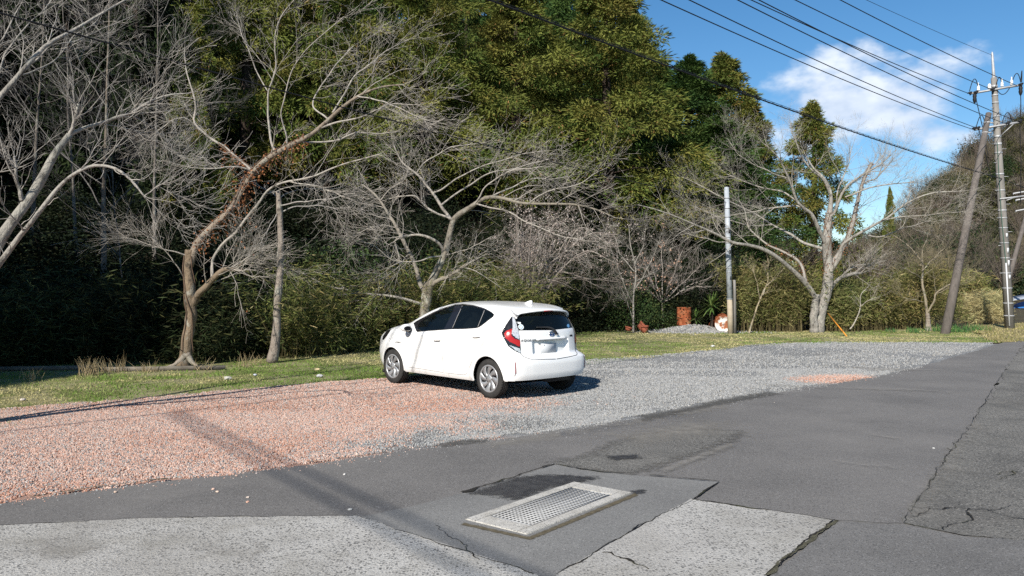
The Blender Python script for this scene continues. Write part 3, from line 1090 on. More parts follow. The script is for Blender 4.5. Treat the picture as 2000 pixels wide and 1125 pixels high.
# ---- broadleaf evergreen shrubs -------------------------------------
def shrub_mesh(name, R, H, n, pal, seed, leaf=(.07, .12), lw=.045, hollow=.35, gloss=None):
    rng = np.random.default_rng(seed)
    nc = 60
    cc = rng.normal(size=(nc, 3))
    cc = nrm(cc) * rng.uniform(.35, 1.0, (nc, 1)) ** .6
    cc[:, 2] = np.abs(cc[:, 2]) * 1.0
    cc = cc * [R, R, H * .8] + [0, 0, H * .14]
    k = rng.integers(0, nc, n)
    o = rng.normal(size=(n, 3)) * .26 * R
    c = cc[k] + o * [1, 1, .7]
    c[:, 2] = np.maximum(c[:, 2], .05)
    d = nrm(o + rng.normal(size=(n, 3)) * .3 * R + [0, 0, .05])
    V, F = kites(c, d, rng.uniform(*leaf, n), lw * rng.uniform(.8, 1.2, n), rng)
    tc = leaf_cols(nc, rng, pal, None, .25)
    col = tc[k] * (.75 + .5 * rng.random((n, 1)))
    me = nmesh(name, V, F, m_leaf, np.repeat(col, 4, 0))
    a = Acc()
    for i in range(16):
        e = cc[rng.integers(0, nc)]
        p = np.array([[rng.normal() * .08, rng.normal() * .08, -.1], [e[0] * .4, e[1] * .4, e[2] * .5], e])
        a.add(*tubes(p, np.array([.035, .02, .008]), 5), col=(.06, .05, .04))
    return me, nmesh(name + '_stem', *a.get()[:2], m_trunk)


EVG = [(.035, .065, .02), (.05, .085, .024), (.028, .05, .018), (.075, .095, .03)]
SHADE_GRN = [(.011, .020, .008), (.016, .024, .010), (.008, .014, .006), (.022, .027, .011)]  # leaf greens blackened: deep understory shade put into the colour
shr = [shrub_mesh('shrub_leaves', 1.2, 2.0, 5200, EVG, 51), shrub_mesh('shrub_leaves', 1.3, 2.6, 5600, SHADE_GRN, 52), shrub_mesh('shrub_leaves', 1.0, 1.5, 4600, EVG, 53, leaf=(.05, .09))]


def shrub(k, x, y, s, label, cat='shrub', group=None, name='evergreen_shrub', sz=1.0):
    r = empty(name, (x, y, float(hill_z(x, y)) - .02), label, cat, group, RNG.uniform(0, 6.28))
    r.scale = (s, s, s * sz)
    obj('leaves', shr[k][0], r)
    obj('stem', shr[k][1], r)
    return r


def shrub_px(k, px, py_top, d, s, label, **kw):
    x = (px - 1000) / FOC * d
    z0 = float(hill_z(x, d))
    h = CAM_H + (HOR - py_top) / FOC * d - z0
    hh = [2.0, 2.6, 1.5][k] * s
    return shrub(k, x, d, s, label, sz=max(.3, h / hh), **kw)


shrub_px(0, 655, 470, 24.5, 1.3, 'glossy evergreen shrub behind the bamboo left of the car')
shrub_px(0, 860, 490, 24.5, 1.1, 'evergreen shrub in the fork of the cherry behind the car')
shrub_px(0, 1235, 545, 30.5, .9, 'low evergreen shrub at the thin sapling')
shrub_px(2, 1310, 600, 30.8, .7, 'small dark shrub left of the rusty upright drum')
shrub_px(0, 1530, 560, 33, 1.5, 'olive shrub behind the gap between post and white-barked cherry')
shrub_px(1, 1100, 410, 30.5, 1.6, 'tall evergreen shrub behind the blossoming plum')
grp = 'evergreens coloured dark for the shade under the trees'
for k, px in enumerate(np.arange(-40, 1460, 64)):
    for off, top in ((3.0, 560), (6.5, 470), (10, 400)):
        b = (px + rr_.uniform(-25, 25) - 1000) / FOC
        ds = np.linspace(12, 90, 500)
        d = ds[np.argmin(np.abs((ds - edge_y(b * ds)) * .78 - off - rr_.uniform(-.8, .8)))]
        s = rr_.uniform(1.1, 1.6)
        shrub_px(1, 1000 + FOC * b, top + rr_.uniform(-45, 35), d, s, mark({3.0: 'low', 6.5: 'taller', 10: 'tallest'}[off] + ' shade-coloured evergreen bush', px, ('bush', off)), group=grp, name='shade_toned_bush')
# ------------------------------------------------------------------ the bare trees round the lot
# leftmost cherry: rooted outside the frame, leaning in
LA = [
    [(-205, 862, 26, -.3), (-150, 760, 22, -.2), (-70, 610, 19, 0), (0, 487, 17, 0), (22, 447, 16, 0), (48, 402, 15, .05), (98, 312, 12.5, .1), (118, 285, 11, .15), (136, 263, 10, .2)],
    [(136, 263, 8, .2), (165, 252, 7, .3), (199, 242, 6.5, .4), (249, 222, 6, .5), (277, 206, 5, .6), (305, 196, 4, .7), (335, 186, 3, .8), (372, 182, 2, .9)],
    [(136, 263, 7, .2), (146, 235, 6, .15), (153, 203, 5, .1)],
    [(43, 391, 8, 0), (33, 350, 6.5, -.1), (28, 305, 5, -.15)],
    [(-70, 610, 14, 0), (-20, 540, 11, -.2), (34, 462, 9.5, -.3), (75, 421, 8.5, -.4), (92, 391, 8, -.4), (117, 363, 7, -.4), (160, 338, 6, -.5), (192, 329, 6, -.5), (227, 332, 5.5, -.55), (249, 348, 5, -.6), (270, 366, 4, -.6), (285, 388, 3, -.6)],
    [(282, 383, 2.6, -.6), (309, 364, 2.2, -.6), (345, 352, 1.2, -.7)],
    [(309, 364, 1.6, -.6), (355, 386, .9, -.5)],
    [(-170, 800, 17, -.2), (-130, 500, 14, 0), (-70, 270, 11, .3), (0, 183, 9, .5), (43, 139, 8.5, .6), (71, 107, 8, .7), (92, 78, 7, .8), (121, 59, 6, 1), (163, 46, 5, 1.2), (213, 14, 4, 1.5), (255, -6, 3.5, 1.7), (330, -40, 2.5, 2)],
    [(60, 125, 4, .7), (100, 95, 3, 1), (150, 75, 2.4, 1.4), (210, 52, 1.8, 1.8), (262, 30, 1.3, 2.2)],
    [(30, 150, 3.5, .6), (90, 130, 2.8, 1.2), (130, 85, 2, 1.6), (190, 40, 1.5, 2.2)],
    [(-20, 205, 4, .5), (20, 90, 3, .9), (60, 40, 2.4, 1.2), (110, -10, 2, 1.6)],
    [(-60, 260, 5, .3), (-40, 150, 4, .6), (10, 70, 3, 1), (40, 10, 2, 1.3)],
    [(199, 242, 3, .4), (260, 255, 2, .6), (330, 290, 1.4, .9)],
    [(249, 222, 3, .5), (300, 170, 2, .3), (340, 120, 1.4, .1)],
]
LA = [[(l[0], l[1], l[2] * .8, l[3]) for l in L] for L in LA]
cherry('cherry_tree', LA, 9.5, G(-240, 846), 'leaning bare tree with lichened forked trunks at the left edge', 11, lv=(9, 6, 2),
       lens=((.4, 1.25), (.2, .55), (.07, .22)), skip=1, ground=1, tw_col=(.33, .305, .27), bk_col=(.27, .255, .22), up=(.06, .06, .03), wobs=(.16, .2, .2))

LB = [
    [(356, 716, 18, .0), (361, 700, 14, 0), (365, 675, 12.5, 0), (369, 641, 11.5, 0), (373, 600, 12.5, 0), (371, 560, 11, 0), (368, 520, 9.5, 0), (370, 488, 9.5, 0)],
    [(364, 690, 8, -.05), (353, 704, 6.5, -.1), (338, 713, 4.5, -.15), (318, 719, 2, -.2)],
    [(366, 692, 8, -.1), (376, 708, 5.5, -.15), (390, 718, 2.5, -.25)],
    [(370, 520, 9, 0), (376, 488, 8.5, .05), (396, 462, 8, .1), (429, 428, 7.5, .2), (463, 399, 7, .3), (476, 365, 6.8, .35), (498, 335, 6.6, .4), (540, 302, 7, .4), (583, 277, 6, .3), (619, 252, 5.5, .2), (650, 220, 5, 0), (697, 188, 4, -.2), (735, 172, 3, -.3), (790, 165, 2, -.5)],
    [(373, 596, 9, 0), (385, 583, 8, -.05), (399, 565, 7.5, -.15), (420, 541, 7, -.25), (437, 526, 6.5, -.3), (448, 525, 5.5, -.32), (460, 528, 5, -.34)],
    [(415, 545, 5, -.25), (414, 514, 4, -.2), (429, 485, 4, -.2), (455, 462, 4, -.25), (481, 429, 4, -.3), (515, 391, 3.6, -.4), (533, 370, 3.4, -.5), (569, 355, 3.2, -.6), (619, 338, 3, -.8), (658, 323, 2.6, -.9), (700, 312, 2.2, -1.1), (745, 300, 1.5, -1.3)],
    [(480, 362, 5, .35), (490, 338, 4.5, .4), (444, 295, 4, .7), (409, 267, 3.6, .9), (384, 245, 3.2, 1), (384, 213, 2.8, 1.1), (366, 149, 2, 1.3), (360, 95, 1.3, 1.5)],
    [(384, 247, 2.6, 1), (360, 232, 2.2, .8), (330, 240, 1.6, .6), (300, 262, 1, .5)],
    [(540, 302, 4, .4), (533, 291, 3.6, .4), (525, 240, 3.2, .5), (523, 199, 2.8, .5), (523, 171, 2.5, .55), (540, 131, 2.2, .5), (549, 35, 1.5, .4), (590, -20, 1, .3)],
    [(523, 178, 2, .55), (498, 131, 1.8, .7), (478, 85, 1.5, .8), (462, 30, 1.1, .9)],
    [(560, 290, 3, .35), (560, 262, 2.6, .3), (548, 215, 2, .2), (580, 120, 1.6, 0), (640, 60, 1.2, -.2), (672, 32, 1, -.3)],
    [(619, 252, 4, .2), (655, 240, 3, .1), (700, 228, 2.4, -.1), (760, 205, 1.8, -.3), (820, 205, 1.2, -.5)],
    [(650, 220, 3, 0), (680, 170, 2.4, .3), (720, 125, 2, .6), (790, 80, 1.3, .9)],
    [(640, 232, 3, .1), (610, 205, 2.4, .5), (640, 150, 2, .8), (690, 90, 1.4, 1.1)],
    [(697, 188, 2.6, -.2), (740, 195, 2.2, -.6), (800, 222, 1.6, -.9), (850, 240, 1, -1.1)],
    [(583, 277, 3.4, .3), (640, 275, 2.8, .6), (700, 262, 2.2, .8), (770, 258, 1.5, 1)],
    [(569, 355, 2.4, -.6), (620, 365, 2, -.9), (670, 385, 1.2, -1.2)],
    [(498, 335, 3, .4), (455, 325, 2.4, .1), (400, 330, 1.8, -.2), (340, 320, 1.2, -.4)],
    [(370, 500, 2.6, 0), (320, 485, 1.8, -.2), (275, 470, 1.2, -.3), (235, 463, .8, -.4)],
    [(362, 545, 2, 0), (345, 520, 1.6, -.2), (325, 490, 1.2, -.3), (300, 470, .8, -.4)],
    [(460, 526, 1.4, -.34), (480, 515, 1, -.4), (500, 512, .7, -.4)],
    [(455, 526, 1.2, -.34), (458, 505, .9, -.4), (465, 490, .6, -.4)],
]
tb = cherry('cherry_tree', LB, 17.1, G(360, 714), 'bare cherry with dry brown vine wrapped round its crooked trunk', 12, lv=(10, 6, 3),
            lens=((.7, 2.0), (.35, 1.0), (.12, .4)), skip=3, t0=.35, upb=.1, up=(.0, .0, .0), tw_col=(.38, .345, .30), bk_col=(.18, .135, .09))
# dry vine on it
def vine(root, P, R, rng, n_leaf, seg, name='dry_vine', strands=4, leafcol=((.26, .10, .04), (.20, .08, .035), (.33, .16, .08), (.12, .06, .03)), hang=.5, lsz=(.04, .075)):
    a = Acc()
    pts, rad = crom(np.c_[P, R], 60)[:, :3], crom(np.c_[P, R], 60)[:, 3]
    lo, hi = int(seg[0] * 59), int(seg[1] * 59)
    pts, rad = pts[lo:hi + 1], rad[lo:hi + 1]
    T = nrm(np.gradient(pts, axis=0))
    u = nrm(np.cross(T, [0.3, .9, .1]))
    v = np.cross(T, u)
    m = len(pts)
    for s in range(strands):
        ph = rng.uniform(0, 6.28) + np.linspace(0, rng.uniform(-5, 5), m)
        Q = pts + (u * np.cos(ph)[:, None] + v * np.sin(ph)[:, None]) * (rad * 1.08 + .006)[:, None]
        a.add(*tubes(Q, np.full(m, .010), 5), col=(.15, .10, .07))
    k = rng.integers(0, m, n_leaf)
    ph = rng.uniform(0, 6.28, n_leaf)
    c = pts[k] + (u[k] * np.cos(ph)[:, None] + v[k] * np.sin(ph)[:, None]) * (rad[k] * 1.1 + np.abs(rng.normal(size=n_leaf)) * .045)[:, None]
    c[:, 2] -= np.abs(rng.normal(size=n_leaf)) ** 2 * hang * .18
    V, F = kites(c, nrm(rng.normal(size=(n_leaf, 3)) - [0, 0, .7]), rng.uniform(*lsz, n_leaf), .035, rng)
    a.add(V, F, np.repeat(leaf_cols(n_leaf, rng, leafcol), 4, 0))
    a.build(name, m_leaf, root, colors=True)


rv = np.random.default_rng(3)
vine(tb[0], tb[1][3], tb[2][3], rv, 1000, (.10, .60), lsz=(.04, .075))
vine(tb[0], tb[1][6], tb[2][6], rv, 450, (.0, .35), hang=2.5, lsz=(.04, .075))
vine(tb[0], tb[1][0], tb[2][0], rv, 0, (.15, .95), strands=3)

# straight topped trunk
LC = [
    [(531, 707, 13, 0), (534, 690, 10.5, 0), (537, 650, 9.5, 0), (541, 600, 8.5, 0), (543, 540, 8, .02), (546, 480, 7.5, .03), (546, 420, 7, .05), (543, 374, 6, .05)],
    [(546, 402, 2.6, .05), (575, 396, 2.2, -.2), (610, 392, 1.8, -.4), (650, 386, 1.2, -.6), (690, 378, .8, -.7)],
    [(546, 415, 2.2, .05), (580, 404, 1.8, .2), (630, 402, 1.4, .3), (660, 410, .9, .4)],
    [(544, 390, 2, .05), (565, 376, 1.7, .4), (610, 370, 1.2, .6), (670, 366, .8, .8)],
    [(546, 410, 1.8, .05), (520, 455, 1.5, -.3), (505, 490, 1, -.5)],
    [(544, 385, 1.8, .05), (520, 372, 1.4, .5), (490, 352, 1, .8)],
]
cherry('bare_tree', LC, 17.9, G(533, 707), 'straight pale trunk cut off short, tufts of twigs at its top', 13, lv=(6, 5, 3), lens=((.3, .9), (.2, .5), (.08, .25)), skip=1,
       t0=.2, bk_col=(.24, .205, .17))

LD = [
    [(826, 650, 15, 0), (829, 620, 12.5, 0), (832, 597, 11.5, 0), (835, 565, 11.5, 0), (836, 550, 10, 0)],
    [(833, 575, 6, 0), (821, 556, 5.5, .1), (808, 511, 5, .2), (792, 474, 4.8, .3), (776, 445, 4.3, .3), (759, 417, 4, .4), (743, 392, 3.4, .4), (723, 372, 3, .5), (708, 361, 2.2, .5)],
    [(836, 565, 8.5, 0), (845, 545, 8.5, 0), (862, 511, 8, -.1), (876, 480, 7.2, -.1), (882, 433, 7, -.15), (890, 425, 6.5, -.2), (903, 415, 6, -.25), (923, 402, 5.6, -.4), (939, 391, 5.2, -.5), (960, 384, 5, -.6), (988, 390, 4.6, -.8), (1029, 400, 4.2, -1), (1082, 400, 3.6, -1.2), (1127, 400, 3, -1.4), (1172, 412, 2.2, -1.6), (1203, 426, 1.4, -1.8)],
    [(840, 560, 6, 0), (853, 550, 5.4, -.1), (878, 539, 5, -.3), (903, 523, 4.6, -.5), (914, 515, 4.4, -.55)],
    [(832, 597, 4.8, 0), (821, 594, 4.2, 0), (796, 584, 3.8, -.1), (764, 578, 3.5, -.2), (723, 572, 3.2, -.35), (682, 568, 3, -.5), (641, 558, 2.5, -.6), (608, 543, 1.6, -.7), (585, 530, 1, -.7)],
    [(866, 495, 4.4, -.1), (861, 480, 4.2, -.2), (845, 467, 3.9, -.3), (821, 460, 3.6, -.3), (788, 464, 3.2, -.3), (772, 472, 2.8, -.3), (776, 488, 2.6, -.3), (780, 504, 2, -.3)],
    [(882, 428, 3.4, -.15), (853, 417, 3, .1), (829, 400, 2.7, .2), (808, 386, 2.4, .3), (780, 384, 2, .4), (755, 390, 1.4, .5)],
    [(880, 428, 4.6, -.1), (862, 404, 4.2, .3), (837, 364, 3.6, .6), (813, 339, 3, .9), (788, 319, 2.2, 1.1), (770, 285, 1.5, 1.3)],
    [(845, 377, 2.8, .5), (862, 372, 2.6, .4), (894, 347, 2.3, .2), (952, 323, 1.9, -.1), (1009, 306, 1.5, -.3), (1066, 294, 1, -.5)],
    [(860, 402, 3, .3), (894, 376, 2.6, .5), (947, 343, 2.1, .7), (1009, 327, 1.6, .9), (1075, 310, 1, 1.1)],
    [(930, 398, 2.8, -.4), (950, 404, 2.6, -.7), (988, 413, 2.3, -1), (1029, 437, 2, -1.3), (1091, 458, 1.6, -1.7), (1144, 470, 1.1, -2)],
    [(868, 500, 2.6, -.1), (840, 503, 2.3, -.5), (804, 513, 2, -.8), (776, 513, 1.7, -1), (739, 486, 1.3, -1.2), (700, 470, .8, -1.4)],
    [(868, 498, 2, -.1), (895, 492, 1.7, -.6), (923, 482, 1.4, -.9), (960, 462, 1, -1.2)],
    [(813, 339, 2.2, .9), (840, 310, 1.8, .8), (890, 285, 1.5, .6), (950, 278, 1, .5)],
    [(960, 384, 2.8, -.6), (1000, 365, 2.3, -.3), (1050, 350, 1.8, 0), (1110, 345, 1.2, .3)],
    [(1029, 400, 2.4, -1), (1070, 375, 1.9, -1.4), (1120, 362, 1.4, -1.8), (1180, 330, .8, -2.1)],
    [(923, 402, 2.6, -.4), (955, 360, 2.2, -.7), (1000, 335, 1.7, -1), (1060, 325, 1.1, -1.3)],
    [(743, 392, 2, .4), (760, 370, 1.7, .3), (790, 350, 1.3, .1), (800, 320, .8, 0)],
    [(776, 445, 1.8, .3), (740, 440, 1.5, .1), (700, 455, 1, -.1)],
    [(800, 495, 1.8, .2), (770, 530, 1.4, 0), (730, 550, .9, -.2)],
]
td = cherry('cherry_tree', LD, 21.5, G(828, 684), 'bare spreading cherry behind the car with a reddish cut limb', 14, lv=(11, 6, 3), lens=((.7, 2.0), (.35, .95), (.12, .4)), skip=1, t0=.3,
            upb=0.0, up=(-.015, .0, .0), tw_col=(.38, .345, .30), bk_col=(.19, .165, .125))

LI = [
    [(1596, 652, 13, 0), (1598, 640, 11, 0), (1603, 615, 9.5, 0), (1609, 590, 9, 0), (1615, 563, 8.5, 0), (1616, 530, 8, 0), (1615, 500, 7.5, 0), (1615, 473, 7, 0), (1617, 440, 6, .2), (1620, 410, 5, .3), (1622, 378, 4, .4), (1612, 352, 3, .6), (1590, 330, 2.4, .8), (1575, 305, 1.7, 1)],
    [(1590, 650, 8, -.2), (1589, 630, 7, -.2), (1591, 600, 6.5, -.2), (1594, 575, 6, -.2)],
    [(1594, 585, 5.5, -.2), (1587, 572, 5.5, -.3), (1570, 550, 5.2, -.5), (1548, 529, 5, -.7), (1527, 511, 4.6, -.9), (1502, 494, 4.3, -1.1), (1467, 482, 4, -1.4), (1425, 473, 3.5, -1.7), (1399, 458, 3, -1.9), (1365, 443, 2.6, -2.1), (1327, 426, 2.1, -2.3), (1293, 413, 1.7, -2.5), (1246, 400, 1, -2.7)],
    [(1612, 585, 5, .1), (1621, 566, 4.6, .2), (1638, 546, 4.3, .4), (1659, 537, 4, .6), (1683, 534, 3.4, .8)],
    [(1640, 545, 2.6, .4), (1655, 528, 2.2, .6), (1672, 519, 1.8, .8), (1702, 517, 1.2, 1)],
    [(1615, 540, 4.4, 0), (1638, 503, 4, -.3), (1647, 473, 3.6, -.5), (1681, 456, 3.3, -.8), (1723, 430, 2.9, -1.2), (1766, 400, 2.3, -1.6), (1817, 379, 1.8, -2), (1886, 373, 1, -2.4)],
    [(1620, 520, 4.6, 0), (1647, 482, 4.4, .3), (1664, 439, 4, .5), (1676, 392, 3.6, .7), (1685, 358, 3.4, .8), (1700, 324, 3, .9), (1703, 318, 2.6, .9)],
    [(1619, 425, 3.6, .2), (1630, 413, 3.4, .1), (1647, 375, 3, -.2), (1681, 341, 2.5, -.5), (1715, 324, 2, -.8), (1740, 302, 1.3, -1)],
    [(1614, 480, 4.4, 0), (1595, 439, 4, -.3), (1587, 418, 3.7, -.4), (1557, 392, 3.2, -.7), (1540, 349, 2.6, -1), (1519, 307, 2, -1.2), (1493, 281, 1.3, -1.4)],
    [(1621, 379, 3, .4), (1608, 354, 2.7, .2), (1587, 332, 2.3, -.1), (1561, 294, 1.8, -.3), (1545, 255, 1.1, -.5)],
    [(1614, 488, 4, 0), (1595, 482, 3.6, .3), (1574, 477, 3.3, .6), (1544, 456, 3, .9), (1510, 439, 2.6, 1.2), (1476, 418, 2.3, 1.5), (1433, 396, 1.9, 1.8), (1391, 375, 1.5, 2.1), (1331, 345, .9, 2.5)],
    [(1587, 418, 2.8, -.4), (1553, 402, 2.5, -.2), (1493, 409, 2, .2), (1442, 418, 1.5, .5), (1390, 425, .9, .8)],
    [(1575, 555, 3.8, -.4), (1570, 537, 3.5, -.4), (1561, 511, 3.2, -.3), (1536, 494, 2.9, -.2), (1497, 473, 2.5, 0), (1463, 447, 2.1, .2), (1455, 413, 1.6, .4), (1440, 385, 1, .6)],
    [(1650, 385, 2.2, -.2), (1689, 371, 2, -.4), (1732, 362, 1.6, -.6), (1790, 355, 1, -.8)],
    [(1557, 392, 2.4, -.7), (1525, 375, 2, -.4), (1480, 365, 1.6, -.1), (1420, 340, 1, .2)],
    [(1540, 349, 2, -1), (1500, 335, 1.6, -1.3), (1450, 310, 1.2, -1.6), (1420, 270, .8, -1.8)],
    [(1723, 430, 2, -1.2), (1760, 425, 1.6, -1.5), (1810, 420, 1.2, -1.8), (1870, 415, .8, -2)],
    [(1681, 456, 2.2, -.8), (1720, 462, 1.8, -.6), (1770, 445, 1.3, -.4), (1820, 430, .8, -.2)],
    [(1685, 358, 2, .8), (1715, 345, 1.6, 1), (1745, 310, 1.1, 1.2)],
    [(1510, 439, 1.8, 1.2), (1470, 440, 1.5, 1.3), (1420, 430, 1.2, 1.5), (1350, 400, .8, 1.8)],
    [(1425, 473, 1.8, -1.7), (1390, 470, 1.5, -2), (1340, 455, 1, -2.2)],
    [(1630, 413, 2.2, .1), (1640, 365, 1.8, .4), (1655, 320, 1.4, .6), (1665, 285, .9, .8)],
]
LI = [[(l[0], l[1], l[2] * (1.3 if l[2] > 5.5 else 1.08), l[3]) for l in L] for L in LI]
ti = cherry('cherry_tree', LI, 29.4, G(1597, 648), 'big bare cherry with a pale double trunk right of the concrete post', 15, lv=(12, 7, 4), lens=((.8, 2.3), (.4, 1.1), (.15, .45)), skip=2, t0=.3,
            up=(.03, .03, .02), tw_col=(.36, .33, .285), bk_col=(.27, .25, .22))
vine(ti[0], ti[1][6], ti[2][6], rv, 500, (.2, 1.0), strands=4)
vine(ti[0], ti[1][0], ti[2][0], rv, 260, (.35, .65), strands=4)
vine(ti[0], ti[1][12], ti[2][12], rv, 160, (.05, .5), strands=2)

LJ = [
    [(1813, 648, 7, 0), (1813, 630, 5, 0), (1811, 612, 4.6, 0)],
    [(1811, 616, 3.4, 0), (1804, 567, 3, 0), (1800, 535, 2.6, .1), (1796, 510, 2.3, .2), (1770, 477, 1.8, .3), (1732, 452, 1.1, .5)],
    [(1812, 610, 3, 0), (1820, 595, 2.8, -.1), (1830, 571, 2.4, -.2), (1851, 558, 2, -.4), (1875, 545, 1.2, -.5)],
    [(1798, 520, 1.8, .1), (1805, 480, 1.5, 0), (1820, 440, 1, -.2)],
    [(1802, 545, 1.8, .1), (1780, 530, 1.5, -.2), (1745, 515, 1, -.4)],
    [(1800, 530, 1.6, 0), (1825, 505, 1.3, .3), (1850, 480, .8, .5)],
    [(1803, 590, 1.6, 0), (1785, 585, 1.2, -.3), (1760, 580, .8, -.5)],
]
cherry('cherry_tree', LJ, 30.4, G(1813, 647), 'small bare tree with a forked trunk left of the leaning brace pole', 16, lv=(7, 7, 4), lens=((.6, 1.5), (.3, .8), (.12, .35)), skip=1, t0=.3,
       up=(.12, .10, .05), tw_col=(.27, .23, .16), bk_col=(.25, .21, .17))

# thin saplings and shrubs in front of the wood
LF = [
    [(1237, 652, 3.2, 0), (1238, 610, 2.8, 0), (1240, 560, 2.4, 0), (1239, 520, 2, .1), (1232, 480, 1.5, .1), (1228, 440, .9, .1)],
    [(1240, 565, 1.8, 0), (1258, 535, 1.5, -.2), (1280, 490, 1.2, -.4), (1292, 455, .8, -.6)],
    [(1238, 600, 1.8, 0), (1222, 565, 1.5, -.2), (1205, 520, 1.2, -.4), (1190, 470, .8, -.6)],
    [(1240, 550, 1.6, 0), (1262, 540, 1.3, .3), (1285, 528, .9, .5)],
    [(1239, 530, 1.6, 0), (1215, 500, 1.3, .3), (1200, 460, .8, .5)],
    [(1236, 625, 1.6, 0), (1226, 590, 1.3, -.4), (1212, 560, .9, -.6)],
    [(1239, 520, 1.4, 0), (1255, 480, 1.1, .2), (1262, 440, .8, .2)],
]
cherry('sapling', LF, 29.3, G(1237, 650), 'thin bare sapling beside the terracotta pots', 17, lv=(7, 6, 4), lens=((.5, 1.3), (.25, .7), (.1, .3)), skip=0, t0=.35, up=(.14, .1, .05), tw_col=(.28, .26, .23), bk_col=(.26, .23, .2))

LG = [[(1295, 640, 3, 0), (1294, 610, 2.6, 0), (1293, 590, 2.4, 0)]] + \
     [[(1293, 592, 1.8, 0), (1293 + dx * .5, 575 - abs(dy) * .3, 1.5, q * .5), (1293 + dx, 590 - dy, .9, q)] for dx, dy, q in
      ((-70, 60, .4), (-40, 95, -.5), (0, 115, .2), (40, 100, .6), (75, 70, -.4), (110, 55, .3), (95, 30, -.6), (-60, 30, -.8), (60, 45, .8), (30, 75, -.9), (-20, 70, .9))]
tg_ = cherry('bare_shrub', LG, 31.0, G(1295, 643), 'arching bare shrub with a few dry pinkish leaves behind the rusty drum', 18, lv=(7, 6, 4), lens=((.5, 1.4), (.25, .7), (.1, .3)), skip=1, t0=.2,
             up=(.03, .03, .02), tw_col=(.30, .26, .23), bk_col=(.2, .17, .13), cat='shrub')
rgl = np.random.default_rng(9)
P2 = tg_[3][0].reshape(-1, 3)
cc = P2[(P2[:, 0] < 6.3)]
kk = cc[rgl.integers(0, len(cc), 60)]
kk = np.repeat(kk, 5, 0) + rgl.normal(size=(300, 3)) * .07
V, F = kites(kk, nrm(rgl.normal(size=(300, 3)) - [0, 0, .8]), rgl.uniform(.06, .12, 300), .05, rgl)
Acc().add(V, F, np.repeat(leaf_cols(300, rgl, ((.50, .30, .20), (.42, .25, .18), (.55, .36, .26))), 4, 0)).build('dry_leaves', m_leaf, tg_[0], colors=True)

# blossoming plum: a broad arching thicket of twigs with pale petals
rp = np.random.default_rng(21)
LP = []
for i in range(30):
    an = rp.uniform(0, 2 * np.pi)
    rx = math.cos(an) * rp.uniform(.25, 1) * 165
    q = math.sin(an) * rp.uniform(.2, 1) * 2.2
    hy = rp.uniform(430, 600) - 20 * (1 - abs(rx) / 165)
    LP.append([(1040 + rp.uniform(-20, 20), 640, 3.4, 0), (1040 + rx * .35, 560 - rp.uniform(0, 40), 2.5, q * .4), (1060 + rx * .75, hy, 1.8, q * .75), (1070 + rx * 1.15, hy + rp.uniform(-10, 40), 1.0, q)])
tp = cherry('plum_tree', LP, 27.0, G(1040, 656), 'wide twiggy plum tree sprinkled with pale pink blossom', 22, lv=(8, 6, 3), lens=((.5, 1.5), (.3, .9), (.12, .4)), skip=0, t0=.35, up=(.0, .0, .02),
            tw_col=(.27, .23, .20), bk_col=(.12, .10, .08), wobs=(.2, .22, .22))
P3 = np.concatenate([tp[3][1].reshape(-1, 3), tp[3][0].reshape(-1, 3)])
P3 = P3[(P3[:, 2] > 1.6)]
w = sstep(1.6, 3.6, P3[:, 2]) * (vnoise(P3, .9, 5) > .42)
kk = P3[rp.choice(len(P3), 2000, p=w / w.sum())] + rp.normal(size=(2000, 3)) * .02
nb_ = len(kk)
kk = np.repeat(kk, 3, 0)
V, F = kites(kk, nrm(rp.normal(size=(len(kk), 3))), .030, .030, rp)
Acc().add(V, F, np.repeat(leaf_cols(len(kk), rp, ((.58, .50, .45), (.46, .36, .32), (.66, .60, .55))), 4, 0)).build('blossom', m_leaf, tp[0], colors=True)

# pale slanting sapling right of the post
LK = [[(1463, 652, 2.8, 0), (1475, 610, 2.3, 0), (1490, 575, 2, .1), (1512, 545, 1.4, .2), (1530, 525, .9, .3)],
      [(1484, 590, 1.5, 0), (1480, 560, 1.2, -.2), (1470, 525, .8, -.3)], [(1490, 577, 1.3, 0), (1500, 540, 1, .2), (1500, 505, .7, .3)]]
cherry('sapling', LK, 28.9, G(1463, 652), 'pale slanting sapling just right of the concrete post', 23, lv=(5, 5, 3), lens=((.4, 1.0), (.2, .6), (.1, .3)), t0=.4, tw_col=(.36, .30, .2), bk_col=(.34, .27, .17))
LL = [[(1660, 643, 2.2, 0), (1672, 625, 1.9, 0), (1680, 600, 1.6, .1), (1682, 575, 1.2, .1), (1695, 560, .8, .2)], [(1680, 598, 1.1, 0), (1700, 585, .9, -.2), (1715, 580, .6, -.3)]]
cherry('sapling', LL, 28.6, G(1660, 653), 'crooked pale stem leaning right of the double-trunk cherry', 24, lv=(4, 4, 3), lens=((.3, .8), (.2, .5), (.1, .2)), t0=.4, tw_col=(.4, .36, .3), bk_col=(.4, .36, .3))

